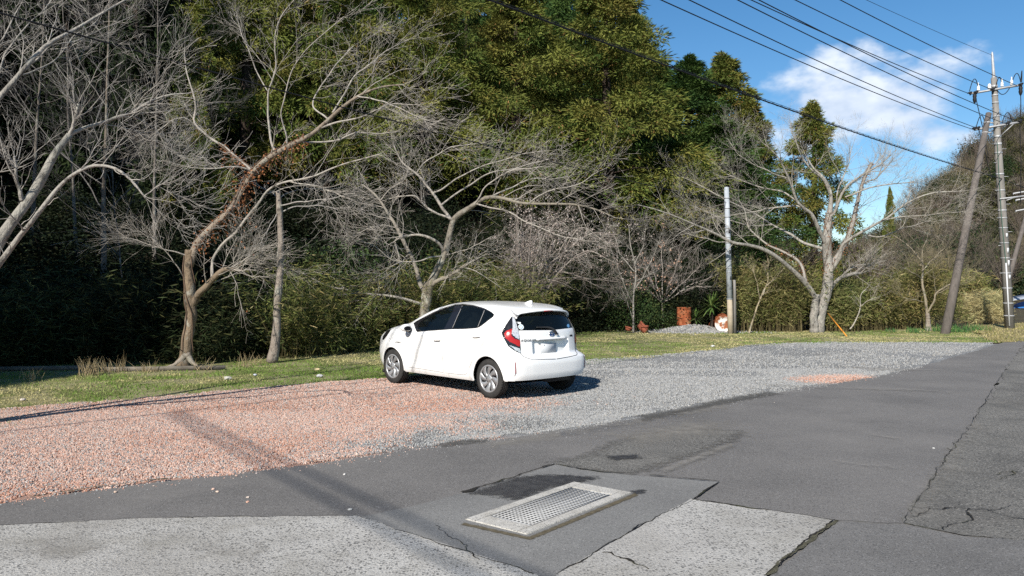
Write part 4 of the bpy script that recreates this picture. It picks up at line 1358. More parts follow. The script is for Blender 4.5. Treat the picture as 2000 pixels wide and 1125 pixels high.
# bare trees among the conifers at upper left
def wood_tree(px, top, base_py_d, d, label, seed, lean=0, n=7, spread=150, r=5.0, pale=.13):  # pale: low twig tone, shade put into the colour of sunlit trees
    rng = np.random.default_rng(seed)
    x = (px - 1000) / FOC * d
    z0 = float(hill_z(x, d))
    pyb = HOR - (z0 - CAM_H) * FOC / d
    L = [[(px, pyb + 4, r * 1.5, 0), (px + lean * .3, pyb - (pyb - top) * .35, r, 0), (px + lean * .7, pyb - (pyb - top) * .7, r * .6, .1), (px + lean, top, r * .3, .2)]]
    for i in range(n):
        t = rng.uniform(.3, .85)
        bx, by = px + lean * t, pyb - (pyb - top) * t
        s = rng.choice([-1, 1]) * rng.uniform(.3, 1) * spread
        L.append([(bx, by, r * .5 * (1.1 - t), 0), (bx + s * .4, by - rng.uniform(40, 90), r * .35, rng.uniform(-.8, .8)), (bx + s, by - rng.uniform(70, 190), r * .16, rng.uniform(-1.5, 1.5))])
    return cherry('bare_tree', L, d, (x, d, z0), label, seed, lv=(6, 5, 3), lens=((.7, 2.2), (.35, 1.1), (.15, .45)), skip=0, t0=.3, up=(.08, .06, .03), tw_col=(pale, pale * .93, pale * .86), bk_col=(.20, .155, .105),
                  wobs=(.15, .18, .2))


wood_tree(200, -60, 0, 21.0, 'tall bare tree with ivy-flecked pale trunk in the upper left shade', 31, lean=15, n=9, spread=190)
wood_tree(150, -40, 0, 23.5, 'slender bare tree bending left beside the ivy-flecked one', 32, lean=-30, n=8, spread=170, r=3.6)
wood_tree(60, -120, 0, 22.5, 'bare tree crowding the top left corner', 33, lean=30, n=10, spread=200, r=4.0, pale=.11)
wood_tree(300, -90, 0, 24.0, 'bare tree with fine upright twigs left of the yellow cedars', 34, lean=10, n=10, spread=180, r=3.6, pale=.12)
wood_tree(250, 250, 0, 20.5, 'low bare tree among the shaded bamboo at left', 36, lean=-40, n=8, spread=150, r=2.6, pale=.10)
# ------------------------------------------------------------------ the white hatchback
m_white = M('white car paint', (0.80, 0.80, 0.785), rough=0.28, spec=0.5, coat=0.6)
m_blackgl = M('black gloss trim', (0.012, 0.012, 0.014), rough=0.15, spec=0.5)
m_blackpl = M('black plastic', (0.025, 0.025, 0.026), rough=0.6)
m_under = M('underbody', (0.012, 0.012, 0.012), rough=0.9)
m_trim = M('cabin trim', (0.02, 0.02, 0.021), rough=0.85)
m_tyre = M('tyre rubber', [(0.3, (0.022, 0.022, 0.022)), (0.7, (0.04, 0.038, 0.036))], 9, rough=0.85, bump=0.3, bscale=90)
m_hub = M('silver hub cap', (0.42, 0.43, 0.44), rough=0.35, spec=0.6, metal=0.55)
m_red = M('red lamp lens', (0.36, 0.008, 0.006), rough=0.2, spec=0.4, coat=0.3)
m_refl = M('dark red reflector', (0.22, 0.012, 0.01), rough=0.3)
m_clearl = M('clear lamp lens', [(0.3, (0.30, 0.31, 0.32)), (0.5, (0.66, 0.67, 0.68)), (0.7, (0.22, 0.23, 0.24))], 26, rough=0.1, spec=0.6, coat=1.0, metal=0.3)
m_chrome = M('chrome', (0.7, 0.7, 0.72), rough=0.12, metal=1.0)
m_seam = M('panel gap', (0.04, 0.04, 0.04), rough=0.9)
m_plate = M('blank plate', (0.50, 0.52, 0.54), rough=0.5)
m_badge = M('badge black', (0.015, 0.015, 0.018), rough=0.3)
m_blue = M('emblem blue', (0.015, 0.07, 0.22), rough=0.2, coat=0.5)
m_sticker = M('sticker white', (0.72, 0.74, 0.74), rough=0.5)
m_stickerb = M('sticker blue', (0.12, 0.3, 0.55), rough=0.5)
m_glass = bpy.data.materials.new('tinted glass')
m_glass.use_nodes = True
_t = m_glass.node_tree
_t.nodes.clear()
_b = _n(_t, 'ShaderNodeBsdfPrincipled', {})
_b.inputs['Base Color'].default_value = (0.006, 0.008, 0.008, 1)
_b.inputs['Roughness'].default_value = 0.02
_b.inputs['Specular IOR Level'].default_value = 0.6
_tr = _n(_t, 'ShaderNodeBsdfTransparent', {})
_tr.inputs[0].default_value = (0.55, 0.62, 0.6, 1)
_mx = _n(_t, 'ShaderNodeMixShader', {})
_mx.inputs[0].default_value = 0.45
_o = _n(_t, 'ShaderNodeOutputMaterial', {})
_t.links.new(_b.outputs[0], _mx.inputs[1])
_t.links.new(_tr.outputs[0], _mx.inputs[2])
_t.links.new(_mx.outputs[0], _o.inputs['Surface'])

CAR_TH = 0.7494
CAR_C = np.array([0.247, 12.739, 0.0])
cFX = np.array([-math.sin(CAR_TH), math.cos(CAR_TH), 0])      # forward
cL = np.array([-math.cos(CAR_TH), -math.sin(CAR_TH), 0])      # left
car = empty('white_car', CAR_C, 'white compact hatchback parked on the gravel beside the grass', 'car', rz=CAR_TH + math.pi / 2)


def car_px(P):
    """car coordinates -> photo pixel"""
    W = CAR_C + P[..., 0:1] * cFX + P[..., 1:2] * cL
    return np.stack([1000 + FOC * W[..., 0] / W[..., 1], HOR + FOC * (CAM_H - P[..., 2]) / W[..., 1]], -1)


tab = np.array([  # z, rear x, front x, half width
    (.20, -.50, 3.22, .770), (.24, -.56, 3.29, .795), (.30, -.605, 3.35, .820), (.40, -.635, 3.39, .838), (.52, -.640, 3.405, .846), (.60, -.628, 3.40, .848),
    (.640, -.600, 3.395, .848), (.67, -.566, 3.39, .848), (.78, -.552, 3.36, .845), (.86, -.545, 3.27, .840), (.93, -.54, 3.11, .832), (.98, -.535, 2.94, .820),
    (1.02, -.527, 2.75, .806), (1.06, -.512, 2.53, .790), (1.12, -.487, 2.37, .768), (1.20, -.450, 2.16, .736), (1.28, -.408, 1.93, .700), (1.33, -.375, 1.77, .672),
    (1.36, -.35, 1.66, .650), (1.385, -.27, 1.54, .620), (1.41, -.12, 1.42, .57), (1.43, .09, 1.31, .49), (1.447, .36, 1.18, .37), (1.458, .60, 1.02, .18)])


def pchip(x, y, q):
    h = np.diff(x)
    d = np.diff(y) / h
    m = np.zeros(len(x))
    m[0], m[-1] = d[0], d[-1]
    for i in range(1, len(x) - 1):
        if d[i - 1] * d[i] > 0:
            w1, w2 = 2 * h[i] + h[i - 1], h[i] + 2 * h[i - 1]
            m[i] = (w1 + w2) / (w1 / d[i - 1] + w2 / d[i])
    i = np.clip(np.searchsorted(x, q, side='right') - 1, 0, len(x) - 2)
    t = (q - x[i]) / h[i]
    return (2 * t**3 - 3 * t**2 + 1) * y[i] + (t**3 - 2 * t**2 + t) * h[i] * m[i] + (-2 * t**3 + 3 * t**2) * y[i + 1] + (t**3 - t**2) * h[i] * m[i + 1]


zs = np.r_[np.linspace(.20, 1.36, 165), np.linspace(1.364, 1.458, 34)]
NT = 300


def outline(z):
    xr, xf, W = (float(pchip(tab[:, 0], tab[:, k], np.array([z]))[0]) for k in (1, 2, 3))
    bu = 1 - sstep(.60, .70, z)            # 1 in the bumper zone
    up = sstep(1.0, 1.36, z)
    k = 1 - .35 * sstep(1.36, 1.46, z)
    gr = np.array([(0, 0), (.018, .35), (.062, .62), (.125, .80), (.24, .925), (.46, .985)]) if True else None
    bm_ = np.array([(0, 0), (.008, .35), (.028, .62), (.075, .84), (.175, .955), (.42, .99)])
    R = (gr * (1 - bu) + bm_ * bu)
    L = xf - xr
    sc = min(1.0, L / 2.2)
    fr = np.array([(.80, .975), (.47, .92), (.23, .80), (.085, .56), (.02, .28), (0, 0)])
    fr2 = np.array([(.70, .985), (.36, .95), (.17, .86), (.08, .62), (.02, .30), (0, 0)])
    Fp = fr * (1 - up) + fr2 * up
    pts = [(xr + a * sc, b * W) for a, b in R] + [((xr + xf) / 2 + .12, W)] + [(xf - a * sc, b * W) for a, b in Fp]
    pts = np.array(pts)
    ext = np.vstack([[pts[1, 0], -pts[1, 1]], pts, [pts[-2, 0], -pts[-2, 1]]])
    q = crom(np.c_[ext, np.zeros(len(ext))], 900)[:, :2]
    i0 = np.argmin(np.hypot(*(q[:120] - pts[0]).T))
    i1 = len(q) - 120 + np.argmin(np.hypot(*(q[-120:] - pts[-1]).T))
    q = q[i0:i1 + 1]
    q[0, 1] = q[-1, 1] = 0
    d = np.r_[0, np.cumsum(np.hypot(*np.diff(q, axis=0).T))]
    t = np.linspace(0, d[-1], NT)
    return np.stack([np.interp(t, d, q[:, 0]), np.interp(t, d, q[:, 1]), np.full(NT, z)], -1)


SH = np.array([outline(z) for z in zs])          # (nz, NT, 3) left half of the shell
# body side: a soft shoulder under the windows and a hollow along the doors
xs_, zz_ = SH[..., 0], SH[..., 2]
side_w = sstep(-.3, .3, xs_) * sstep(3.0, 2.3, xs_)
SH[..., 1] -= side_w * (.016 * np.exp(-((zz_ - .47) / .12)**2) - .010 * np.exp(-((zz_ - .885) / .05)**2))
# flares round the wheels
for wx in (0, 2.55):
    r = np.hypot(xs_ - wx, zz_ - .30)
    SH[..., 1] += .022 * np.exp(-((r - .37) / .07)**2) * (np.abs(SH[..., 1]) > .5)
# plate recess in the tailgate
rear_f = (xs_ < -.2)
trap = sstep(.40, .34, np.abs(SH[..., 1]) - (zz_ - .665) * -.12 * 0) * sstep(.655, .70, zz_) * sstep(.905, .885, zz_)
SH[..., 0] += rear_f * trap * .055
# bumper lower corners: crease
PX = car_px(SH)
nz_, nt_ = SH.shape[:2]
S_ = lambda *p: [(720 + a / 5.114, 570 + b / 5.114) for a, b in p]
R_ = lambda *p: [(940 + a / 5.114, 580 + b / 5.114) for a, b in p]
dlo = S_((447, 312), (480, 397), (600, 386), (740, 376), (835, 369), (960, 367), (1085, 358), (1110, 347), (1250, 238), (1255, 228), (1230, 205), (1160, 168), (1050, 137), (940, 123), (865, 128), (760, 160), (650, 205), (540, 262))
fw = S_((494, 330), (515, 300), (560, 268), (650, 216), (760, 168), (862, 136), (815, 250), (750, 372), (600, 383), (490, 392))
rw = S_((838, 364), (880, 260), (942, 132), (1050, 145), (1152, 178), (1088, 354), (960, 363))
qw = S_((1096, 352), (1164, 180), (1228, 208), (1250, 230), (1246, 238), (1110, 342))
rg = R_((330, 192), (343, 172), (400, 140), (560, 120), (800, 110), (800, 331), (560, 334), (377, 336), (352, 262))
lampo = R_((305, 195), (250, 275), (205, 350), (212, 385), (270, 490), (340, 540), (396, 565), (386, 440), (373, 335), (347, 258), (328, 197))
hl = S_((222, 372), (180, 392), (145, 440), (136, 478), (150, 480), (185, 438), (215, 392))
redp = R_((308, 318), (250, 340), (228, 368), (243, 412), (290, 452), (384, 497), (383, 435), (330, 415), (300, 385))
clr1 = R_((310, 204), (328, 200), (350, 268), (370, 340), (380, 422), (345, 405), (305, 372), (314, 300))
clr2 = R_((278, 482), (385, 515), (391, 560), (342, 533))
# pull the nearest grid vertices onto these outlines so the panels get clean edges
snapped = np.zeros(SH.shape[:2], bool)
for poly, cond in ((lampo, SH[..., 0] < .1), (redp, SH[..., 0] < .1), (clr1, SH[..., 0] < .1), (clr2, SH[..., 0] < .1), (rg, SH[..., 0] < .1), (dlo, SH[..., 1] > .3), (fw, SH[..., 1] > .3), (rw, SH[..., 1] > .3), (qw, SH[..., 1] > .3),
                   (hl, (SH[..., 0] > 2.2) & (SH[..., 1] > .3))):
    poly = np.array(poly)
    gu, gv = np.gradient(PX, axis=1), np.gradient(PX, axis=0)
    Su, Sv = np.gradient(SH, axis=1), np.gradient(SH, axis=0)
    det = gu[..., 0] * gv[..., 1] - gu[..., 1] * gv[..., 0]
    best = np.full(SH.shape[:2], .62)
    A_, B_ = np.zeros(SH.shape[:2]), np.zeros(SH.shape[:2])
    for i in range(len(poly)):
        a0, b0 = poly[i], poly[(i + 1) % len(poly)]
        ab = b0 - a0
        t_ = np.clip(((PX - a0) @ ab) / (ab @ ab), 0, 1)
        dl = a0 + t_[..., None] * ab - PX
        with np.errstate(all='ignore'):
            aa = (dl[..., 0] * gv[..., 1] - dl[..., 1] * gv[..., 0]) / det
            bb = (gu[..., 0] * dl[..., 1] - gu[..., 1] * dl[..., 0]) / det
        r_ = np.maximum(np.abs(aa), np.abs(bb))
        ok = (r_ < best) & cond & ~snapped & np.isfinite(r_) & (np.abs(det) > .05)
        best[ok], A_[ok], B_[ok] = r_[ok], aa[ok], bb[ok]
    mv = best < .62
    SH[mv] += A_[mv][:, None] * Su[mv] + B_[mv][:, None] * Sv[mv]
    snapped |= mv
    PX = car_px(SH)
ctr = (SH[:-1, :-1] + SH[1:, :-1] + SH[:-1, 1:] + SH[1:, 1:]) / 4
cpx = car_px(ctr)
cls = np.zeros(ctr.shape[:2], int)               # 0 body 1 glass(side) 2 pillar black 3 rear glass 4 lamp black 5 red 6 clear 7 removed 8 headlamp 9 windscreen 10 tailgate 11,12 doors
lat = ctr[..., 1] > .30
onside = (ctr[..., 0] > -.32) & lat
fdoor = S_((340, 470), (345, 560), (357, 680), (375, 747), (560, 775), (750, 806), (748, 745), (735, 640), (731, 560), (750, 450), (775, 388), (800, 250), (850, 120), (700, 160), (455, 320), (400, 400))
rdoor = S_((750, 806), (860, 820), (980, 831), (1010, 740), (1060, 640), (1115, 560), (1180, 452), (1245, 350), (1275, 262), (1275, 225), (1230, 185), (1150, 140), (1050, 108), (940, 100), (850, 120), (800, 250), (775, 388), (750, 450), (731, 560), (735, 640), (748, 745))
cls[onside & inpoly(cpx, fdoor)] = 11
cls[onside & inpoly(cpx, rdoor)] = 12
win = onside & inpoly(cpx, dlo)
cls[win] = 2
for w in (fw, rw, qw):
    cls[win & inpoly(cpx, w)] = 1
onrear = ctr[..., 0] < .1
gate = R_((330, 190), (345, 260), (372, 335), (385, 440), (395, 565), (430, 600), (490, 621), (720, 619), (900, 619), (900, 120), (400, 120))
gmask = onrear & (ctr[..., 0] < -.2) & inpoly(cpx, gate) & (zz_[:-1, :-1] > .66)
cls[gmask] = 10
cls[onrear & inpoly(cpx, rg) & (ctr[..., 2] > 1.03) & (ctr[..., 2] < 1.36)] = 3
lm = onrear & inpoly(cpx, lampo)
cls[lm] = 4
cls[lm & inpoly(cpx, redp)] = 5
cls[lm & inpoly(cpx, clr1)] = 6
cls[lm & inpoly(cpx, clr2)] = 6
cls[lat & (ctr[..., 0] > 2.2) & inpoly(cpx, hl)] = 8
# windscreen: forward-facing glass above the cowl
wsc = (ctr[..., 0] > .9) & (ctr[..., 2] > 1.07) & (ctr[..., 2] < 1.40)
tt = np.arange(nt_ - 1)[None, :] / nt_
xf_l = SH[:, -1, 0][:-1, None]
cls[wsc & (cls == 0) & ((xf_l - ctr[..., 0]) < .20) & (np.abs(ctr[..., 1]) < .66 * SH[:-1, :, 1].max(1)[:, None])] = 9
for wx, rr in ((0, .352), (2.55, .345)):
    cls[(np.hypot(ctr[..., 0] - wx, ctr[..., 2] - .30) < rr) & (ctr[..., 1] > .5)] = 7
# lower edge of the shell rises to the sills and bumpers as in the photo
low = np.interp(ctr[..., 0], [-.7, -.45, -.36, .34, .42, 2.1, 2.2, 2.9, 3.1, 3.5], [.315, .30, .29, .24, .235, .235, .24, .22, .215, .215])
cls[ctr[..., 2] < low] = 7

# shell vertex indexing (left + mirrored)
nv = nz_ * nt_
VL = SH.reshape(-1, 3)
VR = VL * [1, -1, 1]
q = (np.arange(nz_ - 1)[:, None] * nt_ + np.arange(nt_ - 1))
FL = np.stack([q, q + nt_, q + nt_ + 1, q + 1], -1)      # outward on the left (x backwards .. ) checked below
e1 = VL[FL[80, 150, 1]] - VL[FL[80, 150, 0]]
e2 = VL[FL[80, 150, 3]] - VL[FL[80, 150, 0]]
if np.cross(e1, e2)[1] < 0:
    FL = FL[..., ::-1]
FLr = FL[..., ::-1]
Nrm = np.zeros((nz_, nt_, 3))
du = np.gradient(SH, axis=1)
dv = np.gradient(SH, axis=0)
Nrm = nrm(np.cross(du, dv))
if Nrm[80, 150, 1] < 0:
    Nrm = -Nrm


def shell(name, mask, mat, both='join', off=0.0, parent=None, smooth=True, one=False):
    """faces of the shell under mask; both: 'join' left+right in one mesh, 'L' / 'R' one side only"""
    if one:                                  # keep the largest connected piece only
        lab, best = np.zeros(mask.shape, int), []
        k = 0
        for st in np.argwhere(mask):
            if lab[tuple(st)]:
                continue
            k += 1
            stack, cnt = [tuple(st)], 0
            lab[tuple(st)] = k
            while stack:
                i_, j_ = stack.pop()
                cnt += 1
                for u_, v_ in ((i_ + 1, j_), (i_ - 1, j_), (i_, j_ + 1), (i_, j_ - 1)):
                    if 0 <= u_ < mask.shape[0] and 0 <= v_ < mask.shape[1] and mask[u_, v_] and not lab[u_, v_]:
                        lab[u_, v_] = k
                        stack.append((u_, v_))
            best.append(cnt)
        mask = lab == 1 + int(np.argmax(best))
    f = FL[mask]
    if not len(f):
        return None
    use = np.unique(f)
    mp = np.zeros(nv, int)
    mp[use] = np.arange(len(use))
    vl = VL[use] + Nrm.reshape(-1, 3)[use] * off
    V, F = [], []
    if both in ('join', 'L'):
        V.append(vl)
        F.append(mp[f])
    if both in ('join', 'R'):
        F.append(mp[f][:, ::-1] + len(V) * len(use))
        V.append(vl * [1, -1, 1])
    return obj(name, nmesh(name, np.concatenate(V), [np.concatenate(F)], mat, None, smooth), parent or car)


body = shell('body', cls == 0, m_white)
# roof cap and dark underside
ring = SH[-1]
capV = np.concatenate([ring, ring[::-1] * [1, -1, 1]])
obj('roof_panel', nmesh('roof_panel', capV, [np.arange(len(capV))[None, ::-1] if Nrm[80, 150, 1] > 0 else np.arange(len(capV))[None]], m_white), car)
tailgate = shell('tailgate', cls == 10, m_white)
for s in 'LR':
    d = shell('door', cls == 11, m_white, s)
    shell('window', (cls == 1) & inpoly(cpx, fw), m_glass, s, -.006, d, one=True)
    d2 = shell('door', cls == 12, m_white, s)
    shell('window', (cls == 1) & inpoly(cpx, rw), m_glass, s, -.006, d2, one=True)
    shell('window', (cls == 1) & inpoly(cpx, qw), m_glass, s, -.006, d2, one=True)
    shell('window_pillar', cls == 2, m_blackgl, s, -.002)
    lamp = shell('tail_lamp', cls == 4, m_blackgl, s, .003)
    shell('brake_light', cls == 5, m_red, s, .006, lamp)
    shell('lens', cls == 6, m_clearl, s, .004, lamp)
    shell('headlamp', cls == 8, m_blackgl, s, .003)
shell('rear_window', cls == 3, m_glass, 'join', -.004)
shell('windscreen', cls == 9, m_glass, 'join', -.004)
shell('cabin_lining', np.isin(cls, [0, 10, 11, 12, 2]) & (ctr[..., 2] > .62) & (ctr[..., 2] < 1.36), m_trim, 'join', -.03)

a = Acc()
lowr = [SH[0], SH[0][::-1] * [1, -1, 1]]
zl = np.concatenate(lowr)
a.add(zl * [.97, .93, 0] + [0.03, 0, .25], [np.arange(len(zl))[None]])
a.add(*box((1.35, 0, .42), (1.35, 1.42, .36)))
a.add(*box((-.2, 0, .40), (.45, 1.0, .22)))
a.add(*box((2.55, 0, .45), (1.0, .9, .4)))
for wx in (0, 2.55):
    for s in (1, -1):
        th = np.radians(np.linspace(-8, 188, 33))
        v1 = np.stack([wx + .36 * np.cos(th), np.full(33, s * .69), .30 + .36 * np.sin(th)], -1)
        v2 = v1 * [1, 0, 1] + [0, s * .50, 0]
        i = np.arange(32)
        a.add(np.concatenate([v1, v2, [[wx, s * .50, .30]]]), [np.stack([i, i + 1, i + 34, i + 33], -1), np.stack([i + 33, i + 34, np.full(32, 66)], -1)])
a.build('underbody', m_under, car, local=True)

# arch lips
for wx, rr in ((0, .352), (2.55, .345)):
    th = np.radians(np.linspace(-8, 178, 60) if wx == 0 else np.linspace(-9, 187, 60))
    for s in (1, -1):
        P = np.stack([wx + rr * np.cos(th), np.zeros(60), .30 + rr * np.sin(th)], -1)
        dd = np.argmin(((VL[None, :, 0] - P[:, None, 0])**2 + (VL[None, :, 2] - P[:, None, 2])**2) + (VL[None, :, 1] < .55) * 9, axis=1)
        yy = VL[dd, 1]
        yy = np.convolve(np.r_[yy[:1].repeat(3), yy, yy[-1:].repeat(3)], np.ones(7) / 7, 'valid')
        P[:, 1] = s * (yy - .004)
        a = Acc()
        a.add(*tubes(P, np.full(60, .009), 6))
        a.build('arch_lip', m_white, car, smooth=True, local=True)


def onshell(pxs, n=80, off=.0015, rear=False):
    """photo-pixel polyline laid on the left half of the shell"""
    P = np.array(pxs, float)
    d = np.r_[0, np.cumsum(np.hypot(*np.diff(P, axis=0).T))]
    t = np.linspace(0, d[-1], n)
    Q = np.stack([np.interp(t, d, P[:, 0]), np.interp(t, d, P[:, 1])], -1)
    view = (VL[:, 0] * 0 + 1) * 0
    Wp = PX.reshape(-1, 2)
    cw = (np.array([0, 0, CAM_H]) - (CAR_C + VL[:, :1] * cFX + VL[:, 1:2] * cL + VL[:, 2:] * [0, 0, 1]))
    nW = Nrm.reshape(-1, 3)[:, :1] * cFX + Nrm.reshape(-1, 3)[:, 1:2] * cL + Nrm.reshape(-1, 3)[:, 2:] * np.array([0, 0, 1.0])
    vis = (cw * nW).sum(1) > 0
    idx = np.where(vis)[0]
    out, on = [], []
    for p in Q:
        dist = ((Wp[idx] - p)**2).sum(1)
        k = np.argpartition(dist, 4)[:4]
        w = 1 / (dist[k] + .02)
        w /= w.sum()
        out.append((VL[idx[k]] * w[:, None]).sum(0))
        on.append((Nrm.reshape(-1, 3)[idx[k]] * w[:, None]).sum(0))
    out, on = np.array(out), nrm(np.array(on))
    if n > 8:
        ker = np.ones(5) / 5
        sm = lambda A: np.stack([np.convolve(np.r_[A[:1, c].repeat(2), A[:, c], A[-1:, c].repeat(2)], ker, 'valid') for c in range(3)], -1)
        out = sm(out)
    return out + on * off, on


def strip(name, pxs, r, mat, both=True, n=80, parent=None, off=.0015, sides=5):
    P, _ = onshell(pxs, n, off)
    for sd_ in ((1, -1) if both else (1,)):
        a = Acc()
        a.add(*tubes(P * [1, sd_, 1], np.full(len(P), r), sides))
        o_ = a.build(name, mat, parent or car, local=True)
    return o_


strip('panel_gap', S_((340, 470), (345, 560), (357, 680), (375, 747), (560, 775), (750, 806)), .0032, m_seam, off=-.001)
strip('panel_gap', S_((750, 806), (748, 745), (735, 640), (731, 560), (750, 450), (773, 392)), .0032, m_seam, off=-.001)
strip('panel_gap', S_((750, 806), (860, 820), (980, 831), (1010, 740), (1060, 640), (1115, 560), (1180, 452), (1245, 350), (1275, 262), (1275, 225), (1230, 185), (1150, 140), (1050, 108), (940, 96)), .0032, m_seam, off=-.001)
strip('panel_gap', R_((395, 567), (430, 601), (490, 621), (600, 622), (745, 620)), .005, m_seam, off=.001)
strip('panel_gap', S_((795, 815), (806, 848)), .003, m_seam, n=10, off=-.001)
th = np.linspace(0, 2 * np.pi, 40)
strip('fuel_flap', S_(*[(1265 + 41 * math.cos(t), 497 + 55 * math.sin(t)) for t in th]), .0022, M('flap gap', (.3, .3, .3)), both=False, n=60, off=-.0008)
strip('window_seal', S_((480, 399), (600, 388), (740, 378), (835, 371), (960, 369), (1085, 360), (1112, 349), (1253, 240)), .006, m_blackpl)
strip('window_seal', S_((1253, 240), (1258, 228), (1230, 203), (1160, 166), (1050, 135), (940, 121), (865, 126), (760, 158), (650, 203), (540, 260), (447, 312), (480, 397)), .0045, m_blackpl)
strip('quarter_bar', S_((1090, 354), (1160, 178)), .005, M('bar', (.25, .25, .25), rough=.4), n=16)
strip('quarter_bar', S_((836, 366), (880, 262), (940, 130)), .004, M('bar2', (.3, .3, .3), rough=.4), n=16)
strip('lamp_edge', R_((305, 195), (250, 275), (205, 350), (212, 385), (270, 490), (340, 540), (396, 565)), .004, m_blackgl)
strip('gate_gap', R_((396, 565), (386, 440), (373, 335), (347, 258), (328, 197)), .0035, m_seam)

# handles
for pp in (((655, 480), (685, 481), (720, 479)), ((1040, 452), (1080, 453), (1125, 448))):
    for s in (1, -1):
        P, N_ = onshell(S_(*pp), 14, .022)
        a = Acc()
        rr = np.full(14, .013)
        rr[[0, -1]] = .006
        a.add(*tubes((P - N_ * np.r_[.02, np.zeros(12), .02][:, None]) * [1, s, 1], rr, 8, cap=True))
        hnd = a.build('door_handle', m_white, car, smooth=True, local=True)
        a = Acc()
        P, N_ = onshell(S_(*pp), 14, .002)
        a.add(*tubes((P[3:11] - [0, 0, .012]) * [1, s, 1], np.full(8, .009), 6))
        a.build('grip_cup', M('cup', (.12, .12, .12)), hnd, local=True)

# mirrors
for s in (1, -1):
    a = Acc()
    u, v = np.meshgrid(np.linspace(0, 2 * np.pi, 25), np.linspace(0, np.pi, 15))
    e = np.stack([.075 * np.cos(v), .105 * np.sin(v) * np.cos(u), .066 * np.sin(v) * np.sin(u)], -1)
    e[..., 0] = np.where(e[..., 0] < 0, e[..., 0] * .55, e[..., 0] * 1.5)
    E = e.reshape(-1, 3) + [1.99, .93, 1.00]
    q25 = (np.arange(14)[:, None] * 25 + np.arange(24)).ravel()
    a.add(E * [1, s, 1], [np.stack([q25, q25 + 1, q25 + 26, q25 + 25], -1)])
    mir = a.build('wing_mirror', m_white, car, smooth=True, local=True)
    a = Acc()
    th = np.linspace(0, 2 * np.pi, 24, endpoint=False)
    a.add(np.stack([np.full(24, 1.946), s * (.935 + .075 * np.cos(th)), .992 + .040 * np.sin(th)], -1), [np.arange(24)[None]])
    a.build('mirror_glass', m_blackgl, mir, local=True)
    a = Acc()
    a.add(*tubes(np.array([[2.05, s * .76, .955], [2.03, s * .82, .95], [2.0, s * .89, .955], [1.98, s * .95, .957]]), np.array([.045, .036, .03, .02]), 8, cap=True))
    a.build('mirror_foot', m_blackpl, mir, smooth=True, local=True)

# roof spoiler
def spoiler():
    yy = np.linspace(-.565, .565, 41)
    prof = []
    for y in yy:
        k = abs(y) / .565
        bow = .105 * k**2.4
        dz = -.045 * k**2.2
        endz = -.055 * sstep(.93, 1.0, k)
        prof.append([(.10 + .02 * k, 1.432 + dz * 1.05 - .006), (-.05, 1.424 + dz), (-.22, 1.400 + dz), (-.36 + bow, 1.372 + dz + endz * .3),
                     (-.462 + bow, 1.345 + dz + endz * .4), (-.472 + bow, 1.334 + dz + endz * .5), (-.455 + bow, 1.318 + dz + endz),
                     (-.38 + bow, 1.322 + dz + endz), (-.24 + bow, 1.33 + dz)])
    prof = np.array(prof)
    n, k = prof.shape[:2]
    V = np.concatenate([prof[..., :1], np.repeat(yy[:, None, None], k, 1), prof[..., 1:]], -1).reshape(-1, 3)
    q = (np.arange(n - 1)[:, None] * k + np.arange(k - 1)).ravel()
    F = [np.stack([q, q + 1, q + k + 1, q + k], -1), np.array([np.arange(k), (n - 1) * k + np.arange(k)[::-1]])]
    return V, F


sp = obj('roof_spoiler', nmesh('roof_spoiler', *spoiler(), m_white, None, True), car)
a = Acc()
a.add(*tubes(np.array([[-.466, -.10, 1.327], [-.468, 0, 1.329], [-.466, .10, 1.327]]), np.full(3, .007), 6, cap=True))
a.build('brake_light', m_red, sp, local=True)
# shark-fin antenna
fin = np.array([[.08, 0, 1.43], [.00, 0, 1.462], [-.065, 0, 1.482], [-.098, 0, 1.481], [-.088, 0, 1.42]])
w = np.array([.03, .018, .008, .006, .034])
a = Acc()
V = np.concatenate([fin + np.c_[np.zeros(5), w, np.zeros(5)], fin - np.c_[np.zeros(5), w, np.zeros(5)]])
a.add(V, [np.array([[0, 1, 2, 3, 4], [9, 8, 7, 6, 5]]), np.array([[i, i + 5, (i + 1) % 5 + 5, (i + 1) % 5] for i in range(5)])])
a.build('antenna_fin', m_white, car, local=True)

# tailgate furniture
def rear_x(y, z):
    m = VL[:, 0] < .1
    k = np.argmin((VL[m, 1] - abs(y))**2 + (VL[m, 2] - z)**2)
    return VL[m][k, 0]


a = Acc()
yy = np.linspace(-.31, .31, 21)
for z0, z1, dep in ((.884, .922, .030),):
    V = []
    for y in yy:
        x = rear_x(0, .93) + .0 + .02 * (abs(y) / .31)**2
        V += [(x - .002, y, z1), (x - dep, y, z1 - .006), (x - dep, y, z0 + .004), (x + .03, y, z0)]
    q = (np.arange(20)[:, None] * 4 + np.arange(3)).ravel()
    a.add(V, [np.stack([q, q + 4, q + 5, q + 1], -1), np.array([[0, 1, 2, 3], [83, 82, 81, 80]])])
a.build('garnish', m_white, tailgate, local=True)
px_ = rear_x(0, .76) - .020
a = Acc()
a.add(*box((px_, 0.055, .752), (.012, .33, .165)))
pl = a.build('number_plate', m_plate, car, local=True)
a = Acc()
for y in (-.05, .16):
    a.add(*lathe([(0, -.012), (.007, -.012), (.007, 0)], 8, 'x', (px_, y, .81)))
a.build('screw', m_chrome, pl, local=True)
